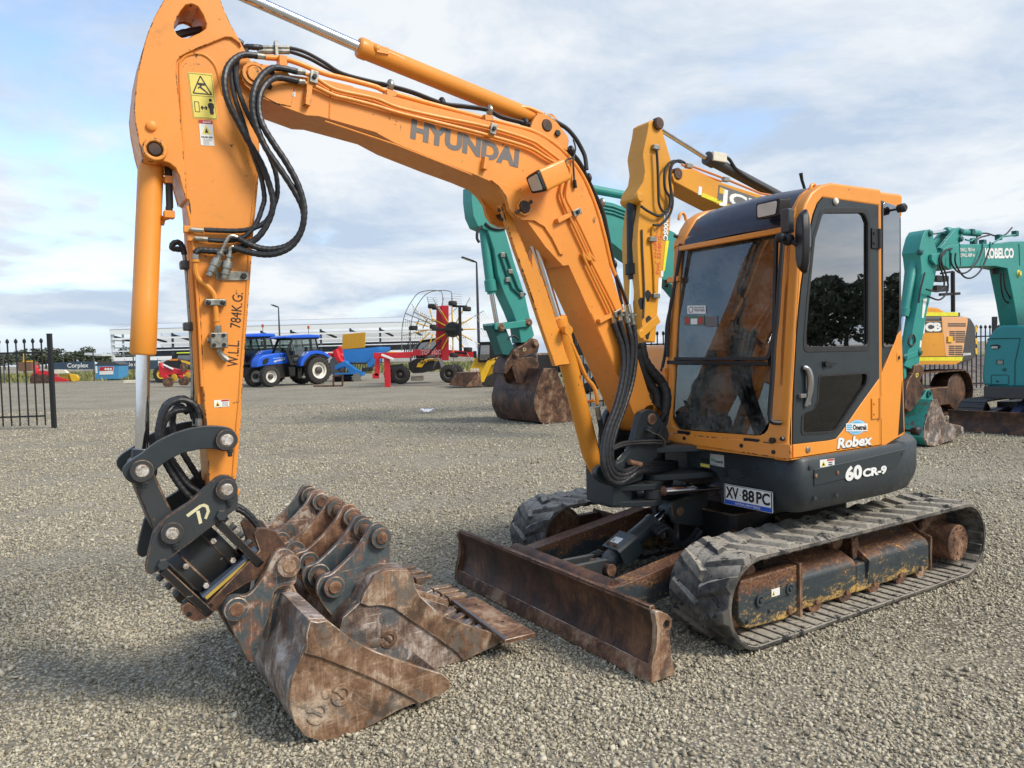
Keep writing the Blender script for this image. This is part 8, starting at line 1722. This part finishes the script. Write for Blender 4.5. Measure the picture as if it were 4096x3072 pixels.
slab(lw, [(1420, 618), (1426, 604), (1495, 602), (1492, 618)], R7, .15, .1, 'badge', simple('orange_decal', lin((214, 130, 50)), .5))
slab(lw, [(1440, 610), (1450, 560), (1640, 556), (1640, 620)], R7, .6, 1.4, 'cab', BLACK, .05); slab(lw, [(1490, 610), (1500, 572), (1600, 570), (1600, 612)], R7, .55, .03, 'cab_glass', GLASS_DK); slab(lw, [(1486, 558), (1640, 554), (1640, 544), (1486, 548)], R7, .5, .1, 'roof_bar', simple('lime_bar', lin((214, 232, 60)), .5))
for x in (1370, 1590): c = R7(x, 770, .2); c.z = .62; wheel(lw, c, .62, .4, YEL, .32, lugs=16)
# ---- red and yellow implement at the far left
YI_ = 60.0; B8 = on_z(*kl((440, 800)), 0); im = thing('disc_harrow', 'low red and yellow disc harrow with a white guard seen beyond the gate', 'harrow', B8)
def R8(x, y, d=0.0): return on_y(*kl((x, y)), YI_ + d) - Vector((B8.x, B8.y, 0))
slab(im, [(275, 660), (285, 655), (295, 715), (340, 700), (420, 705), (450, 745), (570, 778), (575, 792), (450, 795), (330, 760), (262, 752), (255, 740), (280, 720)], R8, 0, .6, 'frame', RED, .02); slab(im, [(305, 668), (360, 690), (380, 690), (330, 680), (305, 676)], R8, -.1, .1, 'board', WHITE, .01)
slab(im, [(440, 700), (470, 692), (540, 695), (570, 722), (520, 724), (460, 726)], R8, .0, .3, 'guard', CREAMP, .01); slab(im, [(505, 738), (585, 730), (600, 790), (510, 770)], R8, .1, .5, 'roller_cage', simple('dull_yellow', lin((150, 118, 36)), .6), .02); slab(im, [(580, 725), (640, 735), (660, 760), (655, 785), (625, 795), (600, 785)], R8, 0, .2, 'end_arm', YEL, .02)
for x, y in ((300, 780), (335, 785), (375, 785)):
    v = R8(x, y, -.1); b = MB(); b.lathe(v, v + Vector((0, .1, 0)), [(0, .1), (.02, .5), (.06, .5), (.1, .1)], 20); b.build('disc', RUSTDK, im)
# ---- blue skip bin
YK = 64.0; B9 = on_z(*kl((900, 778)), 0); sk = thing('skip_bin', 'blue steel skip bin with a poster on its front standing on the grass edge', 'skip bin', B9)
def R9(x, y, d=0.0): return on_y(*kl((x, y)), YK + d) - Vector((B9.x, B9.y, 0))
binb = paint('bin_blue', lin((72, 140, 184)), .55, chips=.3, chipcol=lin((60, 80, 96)), dirt=.3, scale=.5)
slab(sk, [(800, 650), (1003, 648), (1000, 772), (803, 778)], R9, 0, 1.6, 'body', binb, .03); slab(sk, [(796, 650), (840, 628), (960, 626), (1008, 646), (1008, 654), (796, 656)], R9, -.05, 1.7, 'lid', JDARK, .02)
ps = slab(sk, [(836, 668), (954, 666), (952, 732), (838, 736)], R9, -.03, .03, 'poster', WHITE, 0); slab(sk, [(838, 669), (953, 667), (952, 700), (838, 704)], R9, -.04, .01, 'poster_band', REDDEC, 0); slab(sk, [(803, 662), (816, 662), (820, 722), (806, 724)], R9, -.03, .03, 'patch', WHITE, 0)
for x in (890, 912, 934):
    v = R9(x, 687, -.045); b = MB(); b.cyl(v, v + Vector((0, .004, 0)), .10, n=16); b.build('poster_dot', WHITE, sk)
# ---- banners on the far mesh fence
NAVY = simple('banner_navy', lin((58, 74, 92)), .7, var=.15, scale=.6)
def banner(x0, x1, yt0, yt1, tx0, tx1, tyb, tyt, label):
    Y = 92.0; b0 = on_y(*kl((x0, 690)), Y); base = Vector((b0.x, b0.y, 0)); r = thing('banner', label, 'banner', base, 0, 'banners on the far fence')
    P = [on_y(*kl(p), Y) - base for p in ((x0, 690), (x1, 690), (x1, yt1), (x0, yt0))]; b = MB(); b.prism(P, (0, .05, 0)); b.build('cloth', NAVY, r)
    a, c, d = (on_y(*kl(p), Y - .03) - base for p in ((tx0, tyb), (tx1, tyb - 3), (tx0, tyt))); b = MB(); b.text('Corplex', a, c - a, d - a, (d - a).length, (c - a).length, bold=.02); b.build('lettering', WHITE, r)
    n = 4
    for i in range(n + 1):
        q = P[0] + (P[1] - P[0]) * i / n; b = MB(); b.cyl(Vector((q.x, .08, 0)), Vector((q.x, .08, P[2].z + .3)), .03, n=6); b.build('post', STEEL, r)
banner(445, 796, 632, 622, 566, 745, 676, 638, 'dark navy banner with the word Corplex in full, left of the skip bin')
banner(960, 1330, 622, 612, 986, 1145, 666, 632, 'dark navy banner partly hidden by the polished cylinder rod')
# ---- steel frame building going up
YBf = 150.0; bb = on_y(*kl((905, 620)), YBf); bb.z = 0; bf = thing('building_frame', 'long pale steel building frame under construction behind the tractors', 'building', bb)
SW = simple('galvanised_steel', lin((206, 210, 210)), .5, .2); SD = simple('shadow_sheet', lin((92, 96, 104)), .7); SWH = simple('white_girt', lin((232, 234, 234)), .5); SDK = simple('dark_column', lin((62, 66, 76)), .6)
def RB(x, z, d=0.0): return Vector(((on_y(x, 1400, YBf).x - bb.x), d, z))
xl, xr__ = 455, 1760; zt_ = 7.2; dp = 26.0
def rail(z, h, m_, nm, d=0.0): b = MB(); b.bar(RB(xl, z, d), RB(xr__, z, d), .25, h); b.build(nm, m_, bf)
b = MB(); b.prism([RB(xl - 8, zt_, -.5), RB(xr__, zt_, -.5), RB(xr__, zt_ + .05, -.5) + Vector((0, 0, .9)), RB(xl - 8, zt_ + .05, -.5) + Vector((0, 0, .9))], (0, .2, 0)); b.build('fascia', SWH, bf)
b = MB(); b.prism([RB(xl - 8, zt_ + .9, -.5), RB(xr__, zt_ + .9, -.5), RB(xr__, zt_ + 2.4, dp / 2), RB(xl - 8, zt_ + 2.4, dp / 2)], (0, 0, .15)); b.build('roof', SW, bf)
for z, h, m_, nm in ((6.3, .35, SWH, 'girt'), (5.2, .25, SWH, 'girt'), (2.2, .75, SWH, 'girt'), (3.8, .2, SWH, 'girt'), (zt_ + 2.0, .10, SW, 'guard_rail')): rail(z, h, m_, nm, -.3)
b = MB(); b.prism([RB(xl, 2.6, 14), RB(xr__, 2.6, 14), RB(xr__, 4.6, 14), RB(xl, 4.6, 14)], (0, .2, 0)); b.build('wall_sheet', SD, bf)  # dark colour stands in for the shade inside the open frame
b = MB(); b.prism([RB(xl, 4.9, 20), RB(xr__, 4.9, 20), RB(xr__, 7.4, 20), RB(xl, 7.4, 20)], (0, .2, 0)); b.build('wall_sheet', SWH, bf)
b = MB(); b.prism([RB(xl, .2, 20), RB(xr__, .2, 20), RB(xr__, 2.4, 20), RB(xl, 2.4, 20)], (0, .2, 0)); b.build('wall_sheet', SW, bf)
for i in range(12):
    x = xl + (xr__ - xl) * i / 11; b = MB(); b.box(RB(x, zt_ / 2, 0), (.35, .35, zt_)); b.build('column', SDK if i else SW, bf)
    b = MB(); b.bar(RB(x, zt_ - .4, .2), RB(x + 30, zt_ - 1.6, 7), .25, .4); b.build('rafter', SDK, bf)
for i in range(7):
    d = dp * i / 6; h = zt_ + .8 + 1.5 * (1 - abs(i - 3) / 3); b = MB(); b.box(RB(xl - 6, h / 2, d), (.3, .3, h)); b.build('gable_post', SW, bf)
for z in (1.5, 3.0, 4.5, 6.0): b = MB(); b.bar(RB(xl - 6, z, 0), RB(xl - 6, z, dp), .2, .2); b.build('gable_girt', SW, bf)
b = MB(); b.prism([RB(382, 3.2, -4), RB(450, 2.9, -4), RB(450, 3.3, -4), RB(382, 3.6, -4)], (0, 5, 0)); b.build('awning', SW, bf)
# mesh fence posts near the skip
for nm_px, y0, y1, lab in ((795, 540, 772, 'thin dark fence post at the left corner of the skip bin'), (1131, 565, 775, 'thin dark fence post just left of the polished cylinder rod'), (37, 555, 770, 'thin dark fence post beyond the gate at the left edge')):
    p = on_y(*kl((nm_px, y1)), 63.0); t_ = on_y(*kl((nm_px, y0)), 63.0); o = thing('fence_post', lab, 'fence post', (p.x, p.y, 0)); b = MB(); b.cyl((0, 0, 0), (0, 0, t_.z), .05, n=8); b.cyl((0, 0, t_.z), (0, 0, t_.z + .03), .06, n=8); b.build('post', JDARK, o)
p = on_y(*kl((205, 690)), 80.0); o = thing('work_platform', 'yellow lift mast with a small platform beyond the gate', 'lift', (p.x, p.y, 0))
def Rp(x, y): v = on_y(*kl((x, y)), 80.0); return v - Vector((p.x, p.y, 0))
b = MB(); b.bar((0, 0, 0), Rp(205, 545), .18, .18); b.build('mast', YEL, o); b = MB(); b.bar(Rp(198, 628), Rp(278, 626), .3, .25); b.build('platform', YEL, o); b = MB(); b.box(Rp(240, 665) , (1.4, 1.2, 1.0)); b.build('base', simple('dull_brown', lin((120, 90, 70)), .7), o)
# timber and scrap
p = on_z(*kl((1230, 795)), 0); o = MB(); 
for i, (x0, x1, y) in enumerate(((1240, 1365, 792), (1250, 1330, 787))): o.bar(on_z(*kl((x0, y)), .06), on_z(*kl((x1, y)), .06), .25, .08)
tag(o.build('timber_plank', RUSTDK), 'brown planks lying on the gravel behind the polished cylinder rod', 'planks')
o = MB(); o.box(on_z(*kl((1118, 793)), .12), (1.1, .5, .22)); tag(o.build('concrete_slab', CREAMP, bevel=.02), 'pale concrete slab lying on the gravel left of the cylinder rod', 'slab')
p = on_z(1712, 1652, 0); b = MB(); b_r = random.Random(4); nx, ny = 10, 6; V = {}
for i in range(nx):
    for j in range(ny):
        e_ = min(i, nx - 1 - i, j * 1.4, (ny - 1 - j) * 1.4); V[i, j] = b.bm.verts.new(p + Vector(((i / (nx - 1) - .5) * .36 + b_r.uniform(-.015, .015), (j / (ny - 1) - .5) * .22, .012 + (.10 if e_ > 1 else .04) * abs(math.sin(i * 1.25 + j * .8)) + b_r.uniform(0, .02) + (.06 if i in (0, 1, 8, 9) else 0))))
for i in range(nx - 1):
    for j in range(ny - 1): b._f([V[i, j], V[i + 1, j], V[i + 1, j + 1], V[i, j + 1]])
tag(b.build('plastic_bag', simple('white_plastic', lin((240, 240, 240)), .5, var=.02), ang=80), 'crumpled white plastic bag lying on the gravel', 'bag')
# ---- dark tractor behind the right-hand fence
Pq = on_z(2330, 1580, 0); Yq = 26.0; Pq = on_y(2335, 1500, Yq); Pq.z = 0; dk = thing('tractor', 'dark tractor half hidden behind the picket fence and the orange boom', 'tractor', Pq)
wheel(dk, (0, 0, .85), .85, .5, RIMW, .5, axis=(.5, .85, 0)); wheel(dk, (-1.9, 1.2, .6), .6, .4, RIMD, .32, axis=(.5, .85, 0))
b = MB(); b.box((-.9, .7, 1.1), (2.4, .8, .7), Matrix.Rotation(.6, 3, 'Z')); b.box((.0, .9, 1.9), (1.2, 1.2, 1.4), Matrix.Rotation(.6, 3, 'Z')); b.build('body', BLACKP, dk, bevel=.06, seg=3)
b = MB(); b.box((-.08, .84, 2.1), (1.1, 1.2, .8), Matrix.Rotation(.6, 3, 'Z')); b.build('cab_glass', GLASS_DK, dk)
# ---- soil heap behind the fence, grass, trees
SOIL = worn('soil', (lin((70, 60, 54)), lin((98, 88, 82)), lin((128, 116, 112)), lin((96, 104, 66))), .6, .95, 0, .6)
b = MB(); hr = random.Random(9); nx, ny = 46, 14; V = {}
ha, hb_ = on_y(2500, 1500, 25), on_y(4096, 1500, 25.5); 
for i in range(nx):
    for j in range(ny):
        u_, v_ = i / (nx - 1), j / (ny - 1); h = math.sin(math.pi * v_) * (.5 + .55 * u_ + .2 * math.sin(u_ * 17)) * min(1, u_ * 4) + hr.uniform(-.09, .09)
        V[i, j] = b.bm.verts.new((ha.x + (hb_.x + 4 - ha.x) * u_, 24.2 + 5.5 * v_ + hr.uniform(-.1, .1), max(-.02, h) if 0 < v_ < 1 else -.05))
for i in range(nx - 1):
    for j in range(ny - 1): b._f([V[i, j], V[i + 1, j], V[i + 1, j + 1], V[i, j + 1]])
tag(b.build('soil_heap', SOIL, ang=60), kind='structure')
def grass(name, label, area, n, hgt, cols, z=0.0):
    m, nt, p = newmat(name + '_mat'); at = N(nt, 'ShaderNodeAttribute', attribute_name='tone'); r = N(nt, 'ShaderNodeValToRGB'); r.color_ramp.elements[0].color = cols[0]; r.color_ramp.elements[1].color = cols[1]
    nt.links.new(at.outputs['Fac'], r.inputs[0]); nt.links.new(r.outputs[0], p.inputs['Base Color']); p.inputs['Roughness'].default_value = .8; p.inputs['Specular IOR Level'].default_value = .1
    x0, x1, y0, y1 = area; X = rng.uniform(x0, x1, n); Y = rng.uniform(y0, y1, n); A = rng.uniform(0, math.pi, n); Hh = rng.uniform(.5, 1.3, n) * hgt; Wd = Hh * rng.uniform(.25, .5, n)
    V = np.zeros((n, 3, 3)); dx, dy = np.cos(A) * Wd, np.sin(A) * Wd
    V[:, 0] = np.stack([X - dx, Y - dy, np.full(n, z)], 1); V[:, 1] = np.stack([X + dx, Y + dy, np.full(n, z)], 1); V[:, 2] = np.stack([X + rng.normal(0, .3, n) * Hh, Y + rng.normal(0, .3, n) * Hh, z + Hh], 1)
    me = bpy.data.meshes.new(name); me.vertices.add(n * 3); me.vertices.foreach_set('co', V.reshape(-1).astype(np.float32)); me.loops.add(n * 3); me.loops.foreach_set('vertex_index', np.arange(n * 3, dtype=np.int32)); me.polygons.add(n); me.polygons.foreach_set('loop_start', np.arange(0, n * 3, 3, dtype=np.int32)); me.update(calc_edges=True)
    a = me.attributes.new('tone', 'FLOAT', 'POINT'); a.data.foreach_set('value', np.repeat(np.clip(rng.normal(.5, .25, n), 0, 1), 3).astype(np.float32)); me.materials.append(m)
    o = bpy.data.objects.new(name, me); COL.objects.link(o); return tag(o, label, 'grass', kind='stuff')
GR = simple('grass_ground', lin((112, 116, 78)), .95, var=.25, scale=.4)
b = MB(); P = [(-75, 63), (-20, 63), (-12, 66), (30, 70), (60, 72), (60, 140), (-140, 140), (-140, 63)]; b.bm.faces.new([b.bm.verts.new((x, y, .004)) for x, y in P]); tag(b.build('grass_field', GR), kind='structure')
grass('rough_grass', 'rough green and straw coloured grass beyond the gravel yard', (-75, 5, 63.5, 110), 16000, .42, (lin((92, 104, 58)), lin((150, 144, 100))))
b = MB(); b.bm.faces.new([b.bm.verts.new((x, y, .005)) for x, y in ((2, 27), (60, 27), (60, 69), (4, 69))]); tag(b.build('grass_verge', GR), kind='structure')
grass('verge_grass', 'green grass behind the picket fence at the right', (4, 30, 28, 60), 9000, .5, (lin((84, 112, 50)), lin((150, 150, 90))))
BARK = simple('bark', lin((74, 66, 56)), .9, var=.3, scale=4)
def leafmat(name, c0, c1):
    m, nt, p = newmat(name); at = N(nt, 'ShaderNodeAttribute', attribute_name='tone'); r = N(nt, 'ShaderNodeValToRGB'); r.color_ramp.elements[0].color = c0; r.color_ramp.elements[1].color = c1
    nt.links.new(at.outputs['Fac'], r.inputs[0]); nt.links.new(r.outputs[0], p.inputs['Base Color']); p.inputs['Roughness'].default_value = .8; p.inputs['Specular IOR Level'].default_value = .02; return m
LEAF = leafmat('gum_leaves', lin((62, 70, 56)), lin((92, 98, 80)))
def tree_proto(seed, n=700, leaf=.55):
    rg = np.random.default_rng(seed); cs = []
    for i in range(9):
        a = rg.uniform(0, 2 * math.pi); r = rg.uniform(0, .36); cs.append((r * math.cos(a), r * math.sin(a), rg.uniform(.24, .84), rg.uniform(.14, .22)))
    b = MB(); b.tube([(0, 0, 0), (.01, 0, .2), (-.01, .01, .45), (.0, .0, .7)], [.03, .024, .016, .006], 7)
    for x, y, z, r in cs[:6]: b.tube([(0, 0, .28), (x * .5, y * .5, (z + .28) / 2 - .03), (x, y, z)], [.014, .009, .004], 5)
    tm = b.build('trunk', BARK); tmesh = tm.data; bpy.data.objects.remove(tm)
    k = rg.integers(0, 9, n); C_ = np.array([c[:3] for c in cs])[k]; R_ = np.array([c[3] for c in cs])[k]
    d = rg.normal(size=(n, 3)); d /= np.linalg.norm(d, axis=1, keepdims=True); P = C_ + d * (R_ * rg.uniform(.55, 1.08, n) ** .7)[:, None] * np.array([1.15, 1.15, .75])
    u_ = rg.normal(size=(n, 3)); u_ /= np.linalg.norm(u_, axis=1, keepdims=True); w_ = np.cross(u_, rg.normal(size=(n, 3))); w_ /= np.linalg.norm(w_, axis=1, keepdims=True); s = (leaf * .1 * rg.uniform(.5, 1.2, n))[:, None]
    V = np.stack([P - u_ * s, P - w_ * s * .6, P + u_ * s, P + w_ * s * .6], 1)
    me = bpy.data.meshes.new('crown'); me.vertices.add(n * 4); me.vertices.foreach_set('co', V.reshape(-1).astype(np.float32)); me.loops.add(n * 4); me.loops.foreach_set('vertex_index', np.arange(n * 4, dtype=np.int32)); me.polygons.add(n); me.polygons.foreach_set('loop_start', np.arange(0, n * 4, 4, dtype=np.int32)); me.update(calc_edges=True)
    a = me.attributes.new('tone', 'FLOAT', 'POINT'); a.data.foreach_set('value', np.repeat(np.clip(rg.normal(.5, .28, n), 0, 1), 4).astype(np.float32)); me.materials.append(LEAF)
    return tmesh, me
PROTO = [tree_proto(s) for s in (1, 2, 3)]; PROTO_F = [tree_proto(s, 2600, .4) for s in (4, 5)]
def tree(pos, h, wd, i, label, group, fine=False):
    r = thing('tree', label, 'tree', pos, i * 1.3, group); r.scale = (wd, wd, h)
    for me, nm in zip((PROTO_F if fine else PROTO)[i % (2 if fine else 3)], ('trunk', 'crown')):
        o = bpy.data.objects.new(nm, me); COL.objects.link(o); o.parent = r
tr_ = random.Random(3)
lab = 'dark gum tree in the hazy tree line beyond the yard, at the far left'
for i in range(34):
    px = -60 + i * 41 + tr_.uniform(-14, 14); Y = tr_.uniform(255, 300); b0 = on_y(px, 1400, Y)
    tall = 1.35 if any(abs(px - c) < 28 for c in (55, 145, 225, 345, 470)) else 1.0
    tree((b0.x, Y, 0), tr_.uniform(5.2, 6.8) * tall, tr_.uniform(9, 14), i, lab, 'tree line beyond the yard')
for i in range(9):
    tree((66 + tr_.uniform(-4, 6), -11 + i * 3.4, 0), tr_.uniform(4.5, 6.5) + (2.2 if i in (4, 5) else 0), tr_.uniform(6, 9), i, 'dark tree across the yard, seen only mirrored in the door window of the orange cab', 'trees across the yard', True)
